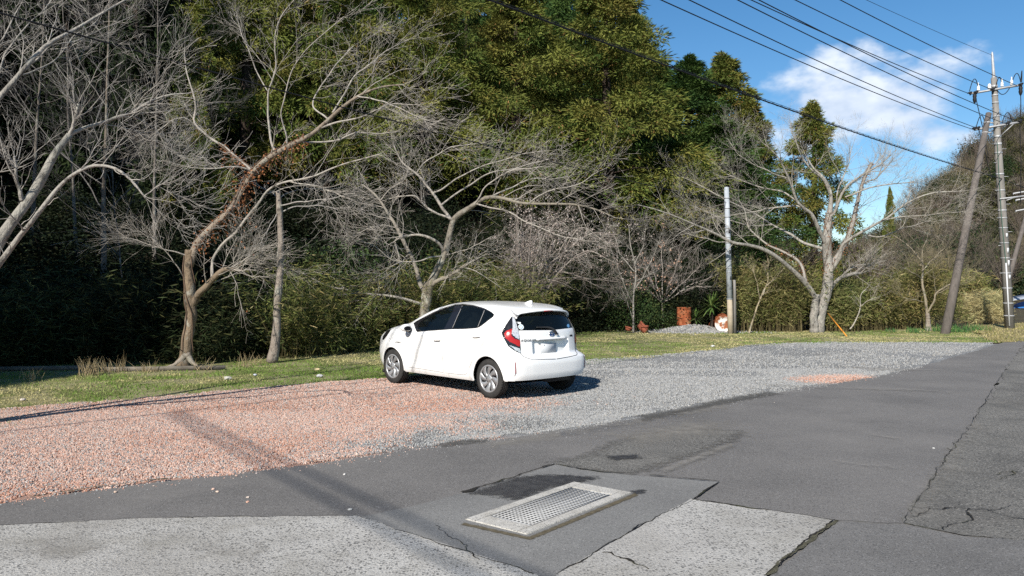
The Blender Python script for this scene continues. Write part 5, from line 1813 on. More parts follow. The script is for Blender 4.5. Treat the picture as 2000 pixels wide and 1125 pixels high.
# emblem: three interlaced ovals on a blue disc
ex = rear_x(0, .975) - .004
em = Acc()
t = np.linspace(0, 2 * np.pi, 32)
disc = np.stack([np.full(32, ex), .058 * np.cos(t), .975 + .040 * np.sin(t)], -1)
em.add(disc, [np.arange(32)[None]])
emb = em.build('emblem', m_blue, tailgate, local=True)
a = Acc()
for ry, rz, cz in ((.060, .042, .975), (.040, .016, .990), (.017, .038, .975)):
    P = np.stack([np.full(32, ex - .004), ry * np.cos(t), cz + rz * np.sin(t)], -1)
    a.add(*tubes(P, np.full(32, .0042), 6))
a.build('emblem_ring', m_chrome, emb, smooth=True, local=True)


def text(name, s, size, loc, rot, mat, parent, sx=1.0, shear=0.0):
    c = bpy.data.curves.new(name, 'FONT')
    c.body = s
    c.size = size
    c.extrude = .002
    c.align_x = 'CENTER'
    c.shear = shear
    c.space_character = 1.12
    c.materials.append(mat)
    tmp = bpy.data.objects.new(name, c)
    me = bpy.data.meshes.new_from_object(tmp)
    bpy.data.objects.remove(tmp)
    o = obj(name, me, parent)
    o.location = loc
    o.rotation_euler = rot
    o.scale = (sx, 1, 1)
    return o


# lettering faces the rear: text x axis -> -y (car), up -> z
yaq = .505
ang_aq = math.atan2(rear_x(.59, .90) - rear_x(.43, .90), .16)
text('badge_lettering', 'AQUA', .047, (rear_x(yaq, .895) - .010, yaq, .880), (math.radians(90), 0, math.radians(-90) - ang_aq), m_badge, tailgate, 1.25)
text('badge_lettering', 'HYBRID', .034, (2.36, .842, .722), (math.radians(90), 0, math.radians(180 + 4)), m_badge, car, 1.2, .25)
a = Acc()
a.add(*box((rear_x(.50, .93) - .002, -.50, .925), (.006, .055, .030), .2))
a.add(*box((rear_x(.46, .93) - .002, -.455, .925), (.006, .02, .024), .2))
a.build('badge', m_badge, tailgate, local=True)
# stickers on the glass
P, N_ = onshell(R_((375, 258), (397, 300), (340, 208)), 3, .003)
a = Acc()
tg = nrm(np.cross(N_, [0, 0, 1.0]))
up = np.cross(tg, N_)
c0 = onshell(R_((360, 256), (378, 258), (395, 259)), 5, .002)[0]
a.add(np.concatenate([c0 + up[0] * .012, c0 - up[0] * .016]), [np.array([[i, i + 1, i + 6, i + 5] for i in range(4)])])
a.build('sticker', m_sticker, car, local=True)
c1, n1 = onshell(R_((396, 299), (397, 301)), 2, .002)
u1 = nrm(np.cross(n1[0], [0, 0, 1.0]))
v1 = np.cross(u1, n1[0])
for rad, off, mt, nm in ((.043, .0, m_sticker, 'sticker'), (.030, .002, m_stickerb, 'sticker'), (.020, .004, m_sticker, 'sticker')):
    a = Acc()
    a.add(c1[0] + n1[0] * off + (np.cos(t)[:, None] * u1 + np.sin(t)[:, None] * v1) * rad, [np.arange(32)[None]])
    a.build(nm, mt, car, local=True)
yr, zr = -.455, 1.075
xr_ = rear_x(yr, zr) - .004
a = Acc()
a.add(np.stack([xr_ - .0 + .10 * (np.cos(t) * .0), yr + .030 * np.cos(t), zr + .033 * np.sin(t)], -1), [np.arange(32)[None]])
a.build('sticker', m_stickerb, car, local=True)
# wiper
w3 = [(rear_x(.0, .985) - .02, -.09, .97), (rear_x(.0, 1.03) - .035, -.05, 1.02), (rear_x(0, 1.07) - .03, .03, 1.068), (rear_x(.2, 1.09) - .016, .30, 1.085)]
a = Acc()
a.add(*tubes(crom(np.c_[w3], 16), np.interp(np.linspace(0, 1, 16), [0, .3, 1], [.020, .016, .007]), 8, cap=True))
wip = a.build('rear_wiper', m_blackpl, car, smooth=True, local=True)
a = Acc()
a.add(*lathe([(0, -.03), (.022, -.028), (.026, 0)], 14, 'x', (rear_x(0, .975) - .004, -.10, .968)))
a.build('wiper_hub', m_chrome, wip, local=True)
# reflectors in the bumper corners
P, N_ = onshell(R_((340, 640), (344, 700), (346, 780)), 10, .002)
for s in (1, -1):
    a = Acc()
    a.add(*tubes(P * [1, s, 1], np.r_[.002, np.linspace(.005, .010, 8), .006], 6, cap=True))
    a.build('reflector', m_refl, car, local=True)
P, N_ = onshell(R_((328, 625), (330, 700), (334, 800)), 10, .004)
for s in (1, -1):
    a = Acc()
    a.add(*tubes(P * [1, s, 1], np.r_[.004, np.linspace(.012, .016, 8), .006], 6))
    a.build('bumper_crease', m_white, car, smooth=True, local=True)
# exhaust box and a mudflap-ish deflector
a = Acc()
a.add(*box((-.42, -.15, .30), (.25, .5, .12)))
a.build('exhaust_box', m_blackpl, car, local=True)
a = Acc()
a.add(*box((2.93, .66, .19), (.02, .22, .06)))
a.build('air_deflector', m_blackpl, car, local=True)

# seats seen through the glass
for cx, cy in ((.95, .36), (.95, -.36), (.10, .36), (.10, -.36)):
    a = Acc()
    a.add(*box((cx + .30, cy, .52), (.48, .48, .14)))
    th = np.linspace(0, 1, 8)
    P = np.stack([cx + .05 - .18 * th, np.full(8, cy), .55 + .62 * th], -1)
    V, F = tubes(P, np.array([.2, .22, .23, .23, .22, .21, .18, .12]), 12, cap=True)
    V = (V - [0, cy, 0]) * [1, 1.05, 1] + [0, cy, 0]
    a.add(V, F)
    st = a.build('seat', m_trim, car, smooth=True, local=True)
    a = Acc()
    V, F = tubes(np.array([[cx - .16, cy, 1.12], [cx - .17, cy, 1.16], [cx - .19, cy, 1.27], [cx - .195, cy, 1.31]]), np.array([.06, .13, .13, .07]), 12, cap=True)
    V[:, 0] = (V[:, 0] - (cx - .17)) * .5 + cx - .17
    a.add(V, F)
    a.build('headrest', m_trim, st, smooth=True, local=True)
a = Acc()
a.add(*box((2.0, 0, .86), (.35, 1.3, .14)))
a.build('dashboard', m_trim, car, local=True)

# wheels
def wheel_parts():
    """tyre and hub cap for a wheel centred at 0, outer face towards +y"""
    tp = np.array([(.205, .075), (.215, .083), (.245, .088), (.275, .082), (.293, .068), (.300, .045), (.301, 0), (.300, -.045), (.293, -.07), (.27, -.085), (.2, -.085)])
    prof = tp.copy()
    ty = Acc()
    ty.add(*lathe(prof, 64, 'y'))
    nb = 72
    for i in range(nb):                                  # tread blocks
        an = i / nb * 2 * math.pi
        for (y0, y1, da) in ((.040, .078, .0), (.008, .034, .4), (-.030, -.002, .0), (-.075, -.036, .4)):
            a0, a1 = an + da * 2 * math.pi / nb, an + (da + .62) * 2 * math.pi / nb
            rr = [.2965 - (.010 if abs(y) > .06 else 0) for y in (y0, y1)]
            ro = [.3045 - (.012 if abs(y) > .06 else 0) for y in (y0, y1)]
            v = []
            for aa in (a0, a1):
                for (y, ri, r2) in ((y0, rr[0], ro[0]), (y1, rr[1], ro[1])):
                    v += [(ri * math.cos(aa), y, ri * math.sin(aa)), (r2 * math.cos(aa), y, r2 * math.sin(aa))]
            ty.add(v, [np.array([[1, 3, 7, 5], [0, 1, 5, 4], [2, 6, 7, 3], [0, 2, 3, 1], [4, 5, 7, 6]])])
    hb = Acc()
    hb.add(*lathe([(.212, .066), (.214, .080), (.205, .088), (.190, .086), (.184, .078), (.184, .062)], 64, 'y'))
    hb.add(*lathe([(.0, .088), (.03, .088), (.034, .084), (.058, .082), (.064, .074), (.064, .06)], 40, 'y'))
    nbl = 8
    for i in range(nbl):
        an = i / nbl * 2 * math.pi
        r = np.linspace(.056, .190, 6)
        sw = np.array([0, .06, .14, .24, .33, .40])
        wd = np.array([.020, .025, .031, .038, .045, .050])
        yo = np.array([.078, .079, .081, .083, .084, .082])
        v = []
        for rr, s_, w_, y in zip(r, sw, wd, yo):
            ca = an + s_
            for k in (-1, 1):
                aa = ca + k * w_ / rr
                v.append((rr * math.cos(aa), y + (.004 if k > 0 else -.004), rr * math.sin(aa)))
            for k in (1, -1):
                aa = ca + k * w_ / rr
                v.append((rr * math.cos(aa), y - .016, rr * math.sin(aa)))
        F = []
        for q in range(5):
            b = q * 4
            F += [[b + j, b + (j + 1) % 4, b + 4 + (j + 1) % 4, b + 4 + j] for j in range(4)]
        hb.add(v, [np.array(F)])
    dk = Acc()
    dk.add(*lathe([(.0, .052), (.2, .052), (.206, .066)], 40, 'y'))
    dk.add(*lathe([(.2, -.08), (.0, -.08)], 40, 'y'))
    lug = Acc()
    for i in range(5):
        an = i / 5 * 2 * math.pi + .3
        lug.add(*lathe([(0, .0855), (.009, .0855), (.009, .07)], 10, 'y', (.044 * math.cos(an), 0, .044 * math.sin(an))))
    return [nmesh(n, *x.get()[:2], mt, None, sm) for n, x, mt, sm in
            (('tyre', ty, m_tyre, False), ('hub_cap', hb, m_hub, False), ('wheel_disc', dk, m_under, False), ('lug_hole', lug, m_under, False))]


wm = wheel_parts()
for wx, s, ro in ((0, 1, .2), (2.55, 1, .55), (0, -1, .1), (2.55, -1, .9)):
    w = empty('wheel', (wx, s * .742, .302))
    w.parent = car
    w.rotation_euler = (0, ro, 0 if s > 0 else math.pi)
    for me in wm:
        obj(me.name.split('.')[0], me, w)
# ------------------------------------------------------------------ poles and wires
m_conc = M('pole concrete', [(0.3, (0.15, 0.142, 0.13)), (0.7, (0.24, 0.228, 0.21))], 2.5, rough=0.9, bump=0.4, bscale=40, stretch=(3, 3, .5), layers=[(3, .55, .75, (.09, .085, .078), .6)])
m_brace = M('brace concrete', [(0.3, (0.095, 0.083, 0.073)), (0.7, (0.155, 0.135, 0.12))], 2.5, rough=0.9, bump=0.4, bscale=40, stretch=(3, 3, .4), layers=[(4, .55, .75, (.06, .052, .047), .6)])
m_galv = M('galvanised steel', [(0.3, (0.30, 0.305, 0.31)), (0.7, (0.46, 0.465, 0.47))], 6, rough=0.55, metal=0.2)
m_postp = M('post paint grey blue', [(0.3, (0.27, 0.30, 0.33)), (0.7, (0.42, 0.45, 0.48))], 4, rough=0.6, layers=[(2.2, .58, .66, (.08, .08, .085), .7)])
m_postb = M('post bare concrete', [(0.3, (0.30, 0.25, 0.18)), (0.7, (0.40, 0.34, 0.25))], 5, rough=0.9)
m_porc = M('white porcelain', (0.78, 0.78, 0.76), rough=0.2, coat=0.5)
m_cable = M('black cable', (0.012, 0.012, 0.014), rough=0.6)
m_pvc = M('grey plastic pipe', (0.55, 0.56, 0.57), rough=0.5)


def pole(acc, pts, r0, r1, n=20, col=None):
    pts = np.array(pts, float)
    k = len(pts)
    acc.add(*tubes(pts, np.linspace(r0, r1, k), n, cap=True))


# main utility pole
PB = G(1972, 641)
PT = U(1941, 152, PB[1])
up_ = empty('utility_pole', PB, 'tall concrete utility pole with two crossarms and white insulators', 'utility pole')
pax = (PT - PB)


def pz(t, dx=0.0, dy=0.0, dz=0.0):
    return PB + pax * t + np.array([dx, dy, dz])


a = Acc()
pole(a, [pz(-.02), pz(.5), pz(1.0)], .185, .105)
a.build('shaft', m_conc, up_, smooth=True)
a = Acc()
a.add(*tubes(np.array([pz(.985), pz(1.02), pz(1.10), pz(1.105)]), np.array([.075, .06, .035, .0]), 10))
a.build('top_spike', m_galv, up_, smooth=True)
for t, w in ((.965, .05), (.93, .03), (.90, .03), (.845, .025), (.80, .03), (.765, .045), (.735, .045), (.70, .03), (.615, .03), (.55, .025), (.47, .03), (.44, .02), (.40, .02), (.34, .02), (.28, .02), (.22, .02), (.16, .02), (.10, .02), (.05, .02)):
    a = Acc()
    r = .185 - .08 * t + .006
    c = pz(t)
    a.add(*lathe([(r - .01, -w), (r + .004, -w), (r + .004, w), (r - .01, w)], 18, 'z', c))
    a.build('band', m_galv, up_)
rngp = np.random.default_rng(2)
for i, t in enumerate(np.linspace(.22, .88, 13)):
    s = 1 if i % 2 else -1
    r = .185 - .08 * t
    a = Acc()
    a.add(*tubes(np.array([pz(t, s * r * .7, -.05), pz(t, s * (r + .14), -.09)]), np.array([.011, .011]), 6, cap=True))
    a.build('climbing_step', m_galv, up_)
for t, h in ((.31, .2), (.26, .22), (.205, .16), (.37, .16)):
    a = Acc()
    r = .185 - .08 * t
    a.add(*box(pz(t, .02, -r - .008), (.07, .02, h)))
    a.build('pole_plate', m_pvc, up_)
a = Acc()
a.add(*tubes(np.array([pz(.01, -.12, -.19), pz(.26, -.10, -.19)]), np.array([.028, .028]), 8, cap=True))
a.build('conduit', m_pvc, up_, smooth=True)
a = Acc()
a.add(*tubes(np.array([pz(.25, -.09, -.18), pz(.45, -.13, -.14), pz(.62, -.11, -.12), pz(.74, -.10, -.12)]), np.full(4, .014), 6))
a.build('ground_wire', M('greenish wire', (.07, .13, .10)), up_)

ARM = nrm(np.array([.72, -.70, 0]))            # crossarms lie square to the line
ARM = nrm(np.array([.985, -.17, 0]))


def arm(t, lo, hi, dz_hi, name='crossarm'):
    c = pz(t)
    p0, p1 = c + ARM * lo + [0, -.14, -dz_hi * .4], c + ARM * hi + [0, -.14, dz_hi]
    a = Acc()
    a.add(*tubes(np.array([p0, p1]), np.array([.045, .045]), 4, cap=True))
    o = a.build(name, m_galv, up_)
    return p0, p1, o


def insulator(p, h=.28, up=1, parent=None, big=1.0):
    a = Acc()
    prof = [(0, 0), (.02, 0), (.05 * big, .03), (.05 * big, .06), (.035, .075), (.052 * big, .10), (.052 * big, .125), (.032, .145), (.045 * big, .17), (.04, .2), (.02, .22), (.018, h), (0, h)]
    a.add(*lathe([(r, z * up) for r, z in prof], 12, 'z', p))
    return a.build('insulator', m_porc, parent or up_, smooth=True)


def clamp(p, s=.07, name='dead_end_clamp', ang=0.0, parent=None):
    a = Acc()
    a.add(*tubes(np.array([p + [-s * 1.4, 0, -.02], p, p + [s * .9, 0, .03]]), np.array([.02, s * .62, .025]), 8, cap=True))
    a.add(*tubes(np.array([p + [0, 0, -s * 1.3], p + [0.01, 0, 0]]), np.array([.02, s * .6]), 7, cap=True))
    return a.build(name, m_cable, parent or up_, smooth=True)


u0, u1, uarm = arm(.985 - .04, -1.0, .92, .20)
l0, l1, larm = arm(.80, -.92, .80, .18)
up_of = lambda p0, p1, t: p0 + (p1 - p0) * t
for t in (.17, .62, .80):
    insulator(up_of(u0, u1, t) + [0, 0, .05], .33, 1, big=1.2)
insulator(up_of(u0, u1, .38) + [0, 0, .05], .2, 1, big=1.5)
for t in (.0, .12, .44, .97):
    clamp(up_of(u0, u1, t) + [0, -.05, .03], .08)
for t in (.10, .97):
    p = up_of(u0, u1, t)
    a = Acc()
    a.add(*lathe([(0, -.02), (.05, -.04), (.075, -.12), (.06, -.2), (.075, -.26), (.05, -.36), (.02, -.42)], 10, 'z', p))
    a.build('drop_insulator', m_cable, up_, smooth=True)
for t in (.0, .08, .24, .72, .97):
    clamp(up_of(l0, l1, t) + [0, -.05, .06], .075)
rj = np.random.default_rng(8)
for (pa, ta, pb, tb_, sg) in (((u0, u1), .0, (u0, u1), .17, .45), ((u0, u1), .62, (u0, u1), .50, .35), ((u0, u1), .80, (u0, u1), .97, .38), ((l0, l1), .05, (l0, l1), .24, .42), ((l0, l1), .60, (l0, l1), .80, .36),
                            ((l0, l1), .24, (l0, l1), .50, -.30), ((u0, u1), .97, (u0, u1), .99, .45), ((u0, u1), .80, (u0, u1), .50, -.35)):
    A, B = up_of(*pa, ta), up_of(*pb, tb_)
    q = np.linspace(0, 1, 14)[:, None]
    P = A + (B - A) * q + np.array([0, -.1, 1.0]) * sg * (4 * q * (1 - q)) + [0, 0, .1]
    a = Acc()
    a.add(*tubes(P, np.full(14, .016), 5))
    a.build('jumper_wire', m_cable, up_)
for (A, B) in ((up_of(u0, u1, .10), up_of(l0, l1, .3) + [0, 0, -1.1]), (up_of(u0, u1, .97) + [0, 0, -.3], up_of(l0, l1, .97)), (up_of(l0, l1, .1), pz(.60, -.35)), (up_of(l0, l1, .97), pz(.5, .75)), (up_of(l0, l1, .75), pz(.77, .1))):
    a = Acc()
    a.add(*tubes(np.array([A, (A + B) / 2 + [.03, 0, -.05], B]), np.full(3, .016), 5))
    a.build('drop_wire', m_cable, up_)
a = Acc()
a.add(*tubes(np.array([pz(.77, .1, -.1), up_of(l0, l1, .86)]), np.full(2, .018), 5, cap=True))
a.build('arm_brace', m_galv, up_)
# lamp bracket to the right, half way up
a = Acc()
pb_ = pz(.515)
a.add(*tubes(np.array([pb_ + [-.16, -.15, 0], pb_ + [.3, -.15, .05], pb_ + [1.3, -.2, .18]]), np.array([.03, .035, .03]), 6, cap=True))
a.add(*tubes(np.array([pb_ + [.1, -.15, -.06], pb_ + [.45, -.15, .06]]), np.array([.02, .02]), 5, cap=True))
a.build('side_bracket', m_galv, up_)

# leaning brace pole
BB = G(1846, 651)
BT = U(1931, 222, PB[1] - .25)
bp_ = empty('brace_pole', BB, 'leaning brown brace pole propping the utility pole', 'brace pole')
a = Acc()
pole(a, [BB + (BT - BB) * -.02, (BB + BT) / 2, BT], .16, .105)
a.build('shaft', m_brace, bp_, smooth=True)
for t in (.955, .985 - .08):
    c = BB + (BT - BB) * t
    a = Acc()
    a.add(*lathe([(.10, -.025), (.122, -.025), (.122, .025), (.10, .025)], 16, 'z', c))
    a.add(*box(c + [.16, 0.02, 0], (.22, .05, .05)))
    a.build('clamp_band', m_galv, bp_)

# spans: every wire goes on to the next pole, far outside the frame to the left
EB = np.array([-21.7, -11.3, 0])


def span(name, A, B, sag, r, label, group=None, cat='cable', mat=None, n=60, extra=None):
    q = np.linspace(0, 1, n)[:, None]
    P = A + (B - A) * q - np.array([0, 0, 1.0]) * sag * 4 * q * (1 - q)
    a = Acc()
    a.add(*tubes(P, np.full(n, r), 6))
    if extra:
        extra(a, P)
    return a.build(name, mat or m_cable, None, smooth=True, label=label, cat=cat, group=group), P


def aim(A, px_top, zt, L=62.0, sag=.9):
    """far end of a wire from A whose picture leaves the frame top at px_top"""
    best, e0 = None, 1e9
    for th in np.linspace(-2.9, -1.9, 500):
        B = A + np.array([math.cos(th), math.sin(th), 0]) * L
        B[2] = zt
        q = np.linspace(0, .9, 160)[:, None]
        P = A + (B - A) * q - np.array([0, 0, 1.0]) * sag * 4 * q * (1 - q)
        ok = P[:, 1] > 1
        py = HOR - (P[ok, 2] - CAM_H) * FOC / P[ok, 1]
        px = 1000 + P[ok, 0] * FOC / P[ok, 1]
        k = np.argmin(np.abs(py))
        if abs(px[k] - px_top) + abs(py[k]) < e0:
            e0, best = abs(px[k] - px_top) + abs(py[k]), B
    return best


wires = [((up_of(u0, u1, .0)), 1560, .013, 'upper black power line ending at the left tip of the top crossarm'),
         ((up_of(u0, u1, .44)), 1650, .013, 'power line meeting the top crossarm beside the pole'),
         ((up_of(u0, u1, .9)), 1790, .013, 'highest thick power line passing over to the right tip of the top crossarm'),
         ((pz(1.09)), 1690, .007, 'thin earth wire tied to the spike on the pole top'),
         ((up_of(l0, l1, .0)), 1294, .012, 'lowest wire of the bundle crossing the sky to the lower crossarm'),
         ((up_of(l0, l1, .02) + [0, 0, .09]), 1348, .012, 'second lowest wire crossing the sky to the lower crossarm'),
         ((up_of(l0, l1, .70)), 1440, .012, 'middle wire crossing before the cloud to the lower crossarm'),
         ((up_of(l0, l1, .97)), 1466, .012, 'wire crossing over its neighbour before the cloud top')]
tops = [1470, 1560, 1648, 1690, 1294, 1348, 1438, 1484]
for (A, _, r, lab), tp_ in zip(wires, tops):
    B = aim(np.array(A, float), tp_, A[2] + .5)
    span('power_line', np.array(A, float), B, .9, r * .95, lab, group='power lines leaving the utility pole')


def spiral(a, P):
    n = 1500
    q = np.linspace(0, 1, n)
    i = q * (len(P) - 1)
    k = np.minimum(i.astype(int), len(P) - 2)
    C = P[k] + (P[k + 1] - P[k]) * (i - k)[:, None]
    ph = q * 2 * np.pi * 150
    T = nrm(P[-1] - P[0])
    u = nrm(np.cross(T, [0, 0, 1.0]))
    a.add(*tubes(C + (u * np.cos(ph)[:, None] + np.array([0, 0, 1.0]) * np.sin(ph)[:, None]) * .026 + [0, 0, .012], np.full(n, .005), 4))
    a.add(*tubes(P + [0, 0, .035], np.full(len(P), .005), 5))


A = np.array([*pz(.44)[:2], CAM_H + (HOR - 350) / FOC * PB[1]])
B = A + np.array([-.69, -.725, 0]) * 60
B[2] = 6.5
span('communication_cable', A, B, .55, .014, 'thick spiral-wrapped cable sloping across trees and sky to the utility pole', extra=spiral)
A2 = A + [.1, .1, 0]
B2 = np.array([34.0, 44.0, 5.6])
span('communication_cable', A2, B2, .25, .014, 'short run of cable leaving the utility pole on its right')

# grey concrete post with a lower buff part
HB = G(1427, 651)
HT = U(1419, 367, HB[1])
hp = empty('concrete_post', HB, 'slim grey post with a buff lower end behind the fallen drum', 'post')
split = .235
a = Acc()
pole(a, [HB - [0, 0, .1], HB + (HT - HB) * split], .098, .094, 16)
a.build('lower_shaft', m_postb, hp, smooth=True)
a = Acc()
pole(a, [HB + (HT - HB) * split, HB + (HT - HB) * .6, HT], .102, .085, 16)
a.add(*lathe([(.0, .03), (.06, .03), (.088, 0), (.088, -.06)], 14, 'z', HT))
a.build('upper_shaft', m_postp, hp, smooth=True)
for t in (.235, .42, .45, .50, .62, .66, .72, .80, .86, .93):
    a = Acc()
    c = HB + (HT - HB) * t
    a.add(*lathe([(.08, -.012), (.108, -.012), (.108, .012), (.08, .012)], 14, 'z', c))
    a.build('band', m_galv, hp)
for t in (.38, .56, .70):
    a = Acc()
    c = HB + (HT - HB) * t + [.03, -.095, 0]
    a.add(*box(c, (.05, .02, .12)))
    a.build('pole_plate', m_blackpl, hp)
a = Acc()
a.add(*tubes(np.array([HB + [.16, .02, -.05], HB + [.15, .02, 1.5], HB + [.13, .0, 1.9]]), np.array([.055, .05, .045]), 10, cap=True))
a.build('side_pipe', m_conc, hp, smooth=True)
span('service_wire', HB + (HT - HB) * .90, np.array([-21.7, -11.3, 6.6]), .55, .011, 'thin dark service wire running left from the grey concrete post')

# far pole beyond the right edge with its bracket arms and leaning prop
FB = np.array([(2035 - 1000) / FOC * 52, 52, 0.0])
fp = empty('utility_pole', FB, 'farther utility pole just outside the right edge, only its white arms showing', 'utility pole')
a = Acc()
pole(a, [FB, FB + [0, 0, 11]], .18, .1)
a.build('shaft', m_conc, fp, smooth=True)
for py, px0 in ((378, 1979), (391, 1984), (412, 1984)):
    p0, p1 = U(px0, py, 51.6), U(2050, py - 12, 51.8)
    a = Acc()
    a.add(*tubes(np.array([p0 + [0, 0, -.1], p0, p1]), np.array([.03, .05, .05]), 5, cap=True))
    a.build('crossarm', m_galv, fp)
p0 = G(1948, 622)
QB = np.array([(1952 - 1000) / FOC * 50, 50, 0.0])
QT = U(2003, 425, 51.5)
qp = empty('brace_pole', QB, 'distant leaning prop at the right edge behind the utility pole', 'brace pole')
a = Acc()
pole(a, [QB, (QB + QT) / 2, QT], .17, .11, 14)
a.build('shaft', m_brace, qp, smooth=True)

# two cables behind the camera whose shadows lie over the road
for k, (A0, A1, lab) in enumerate(((G(532, 912), G(800, 1048), 'first of two sagging cables over the road behind the viewer'), (G(584, 908), G(800, 1004), 'second of two sagging cables over the road behind the viewer'))):
    h = 8.5
    off = -SUN_DIR / SUN_DIR[2] * -h
    off = np.array([SUN_DIR[0] / SUN_DIR[2] * h, SUN_DIR[1] / SUN_DIR[2] * h, h])
    d = nrm(A1 - A0)
    c = (A0 + A1) / 2 + off
    span('overhead_cable', c - d * 5.2, c + d * 9, .05, .021, lab, group='cables behind the viewer')

# ------------------------------------------------------------------ the drain
gc = np.array([G(903, 1019), G(1117, 946), G(1237, 963), G(1035, 1045)])
gctr = gc.mean(0)
gx = nrm((gc[1] - gc[0]) + (gc[2] - gc[3]))
gL = (np.linalg.norm(gc[1] - gc[0]) + np.linalg.norm(gc[2] - gc[3])) / 2
gW = (np.linalg.norm(gc[3] - gc[0]) + np.linalg.norm(gc[2] - gc[1])) / 2
gang = math.atan2(gx[1], gx[0])
dr = empty('drain_grate', [gctr[0], gctr[1], 0.006], 'steel grid drain cover in a pale concrete frame on the asphalt', 'drain', rz=gang)
m_cfrm = M('drain concrete', [(0.3, (0.40, 0.38, 0.335)), (0.6, (0.52, 0.50, 0.455))], 5, rough=0.95, bump=0.9, bscale=70, bdist=0.008, vor=[(90, .6, .75, (.16, .155, .15), .8)], layers=[(6, .55, .72, (.28, .26, .22), .6)])
m_steel = M('galvanised grate', [(0.3, (0.33, 0.33, 0.325)), (0.7, (0.48, 0.48, 0.47))], 14, rough=0.6, metal=0.15)
m_steeld = M('dark grate steel', (.075, .075, .075), rough=.7)
m_hole_dark = M('drain pit', (0.006, 0.006, 0.006), rough=1)  # black colour stands in for the darkness inside a hole
fh = .011
mo, mi = .165, .088         # frame widths at the ends / sides
iL, iW = gL - 2 * mo, gW - 2 * mi


def frame_mesh():
    bm = bmesh.new()
    for (cx, cy, sx, sy) in ((0, (gW - mi) / 2, gL, mi), (0, -(gW - mi) / 2, gL, mi), ((gL - mo) / 2, 0, mo, gW - 2 * mi - .001), (-(gL - mo) / 2, 0, mo, gW - 2 * mi - .001)):
        m_ = bmesh.ops.create_cube(bm, size=1.0)
        bmesh.ops.scale(bm, vec=(sx, sy, fh + .02), verts=m_['verts'])
        bmesh.ops.translate(bm, vec=(cx, cy, (fh - .02) / 2), verts=m_['verts'])
    bmesh.ops.bevel(bm, geom=bm.edges[:], offset=.004, segments=2, affect='EDGES')
    me = bpy.data.meshes.new('concrete_frame')
    bm.to_mesh(me)
    bm.free()
    me.materials.append(m_cfrm)
    return me


obj('concrete_frame', frame_mesh(), dr)
a = Acc()
a.add(np.array([[-iL / 2, -iW / 2, .0040], [iL / 2, -iW / 2, .0040], [iL / 2, iW / 2, .0040], [-iL / 2, iW / 2, .0040]]), [np.array([[0, 1, 2, 3]])])
a.build('pit_dark_sheet', m_hole_dark, dr, local=True)  # flat black sheet under the bars, its colour playing the dark depth
nb1, nb2 = 11, 28
V, F = box((0, 0, 0), (iL - .03, .007, .008))
m1 = nmesh('bar', V, F, m_steel)
V, F = box((0, 0, 0), (.0075, iW - .03, .006))
m2 = nmesh('cross_bar', V, F, m_steel)
for i in range(nb1):
    obj('bar', m1, dr, (0, -iW / 2 + .018 + (iW - .036) * i / (nb1 - 1), fh - .0062))
for i in range(nb2):
    obj('cross_bar', m2, dr, (-iL / 2 + .018 + (iL - .036) * i / (nb2 - 1), 0, fh - .0046))
V, F = box((0, 0, 0), (iL - .012, .010, .008))
m3 = nmesh('edge_bar', V, F, m_steeld)
for s in (1, -1):
    obj('edge_bar', m3, dr, (0, s * (iW / 2 - .007), fh - .0062))
V, F = box((0, 0, 0), (.010, iW - .03, .008))
m4 = nmesh('end_bar', V, F, m_steel)
for s in (1, -1):
    obj('edge_bar', m4, dr, (s * (iL / 2 - .007), 0, fh - .0066))

# ------------------------------------------------------------------ drums, pots, prop stick, kerb board
m_rust = M('rusty steel', [(0.3, (0.13, 0.035, 0.015)), (0.48, (0.27, 0.075, 0.028)), (0.62, (0.34, 0.13, 0.06)), (0.75, (0.16, 0.05, 0.025))], 4, rough=0.9, bump=0.5, bscale=25,
           layers=[(2.5, .6, .72, (.45, .26, .16), .6)])
m_rustw = M('white lid rusted', [(0.38, (0.70, 0.68, 0.64)), (0.46, (0.66, 0.62, 0.57)), (0.50, (0.34, 0.12, 0.05)), (0.66, (0.17, 0.06, 0.03))], 3.4, rough=0.7)
m_terra = M('terracotta', [(0.3, (0.20, 0.055, 0.03)), (0.7, (0.30, 0.10, 0.055))], 6, rough=0.9)
DB = G(1336, 634)
DB[2] = .12
DB = np.array([(1336 - 1000) / FOC * 30.2, 30.2, .20])
dH, dR = .68, .262
drum = empty('upright_drum', DB, 'rusty orange steel drum standing on the grey gravel heap', 'drum')
a = Acc()
dp = [(0, .02), (dR - .01, .02), (dR, 0), (dR + .008, .01), (dR, .03), (dR, .21), (dR + .014, .23), (dR, .25), (dR, .44), (dR + .014, .46), (dR, .48), (dR, .655), (dR + .008, .67), (dR, .68), (dR - .02, .675), (dR - .02, .655)]
a.add(*lathe(dp, 28, 'z', DB))
a.build('shell', m_rust, drum, smooth=True)
a = Acc()
a.add(*lathe([(0, .65), (dR - .021, .65)], 28, 'z', DB))
a.build('lid', m_rust, drum)
a = Acc()
a.add(*lathe([(0, -.01), (.022, -.008), (.022, .02)], 10, 'y', DB + [.03, -dR + .01, .30]))
a.build('hole', m_hole_dark, drum)
# fallen drum, its white end towards the road
fd = np.array([(1413 - 1000) / FOC * 29.3, 29.3, 0.0])
fr = empty('fallen_drum', fd, 'drum lying on its side, its white end blotched with rust', 'drum')
ax = nrm(np.array([.20, .975, 0.08]))
u = nrm(np.cross(ax, [0, 0, 1.0]))
v = np.cross(u, ax)
fR = .30
c0 = fd + [0, 0, fR - .01]


def lay(prof, n=28):
    V, F = lathe(prof, n)
    return V[:, :1] * u + V[:, 1:2] * v + V[:, 2:] * ax + c0, F


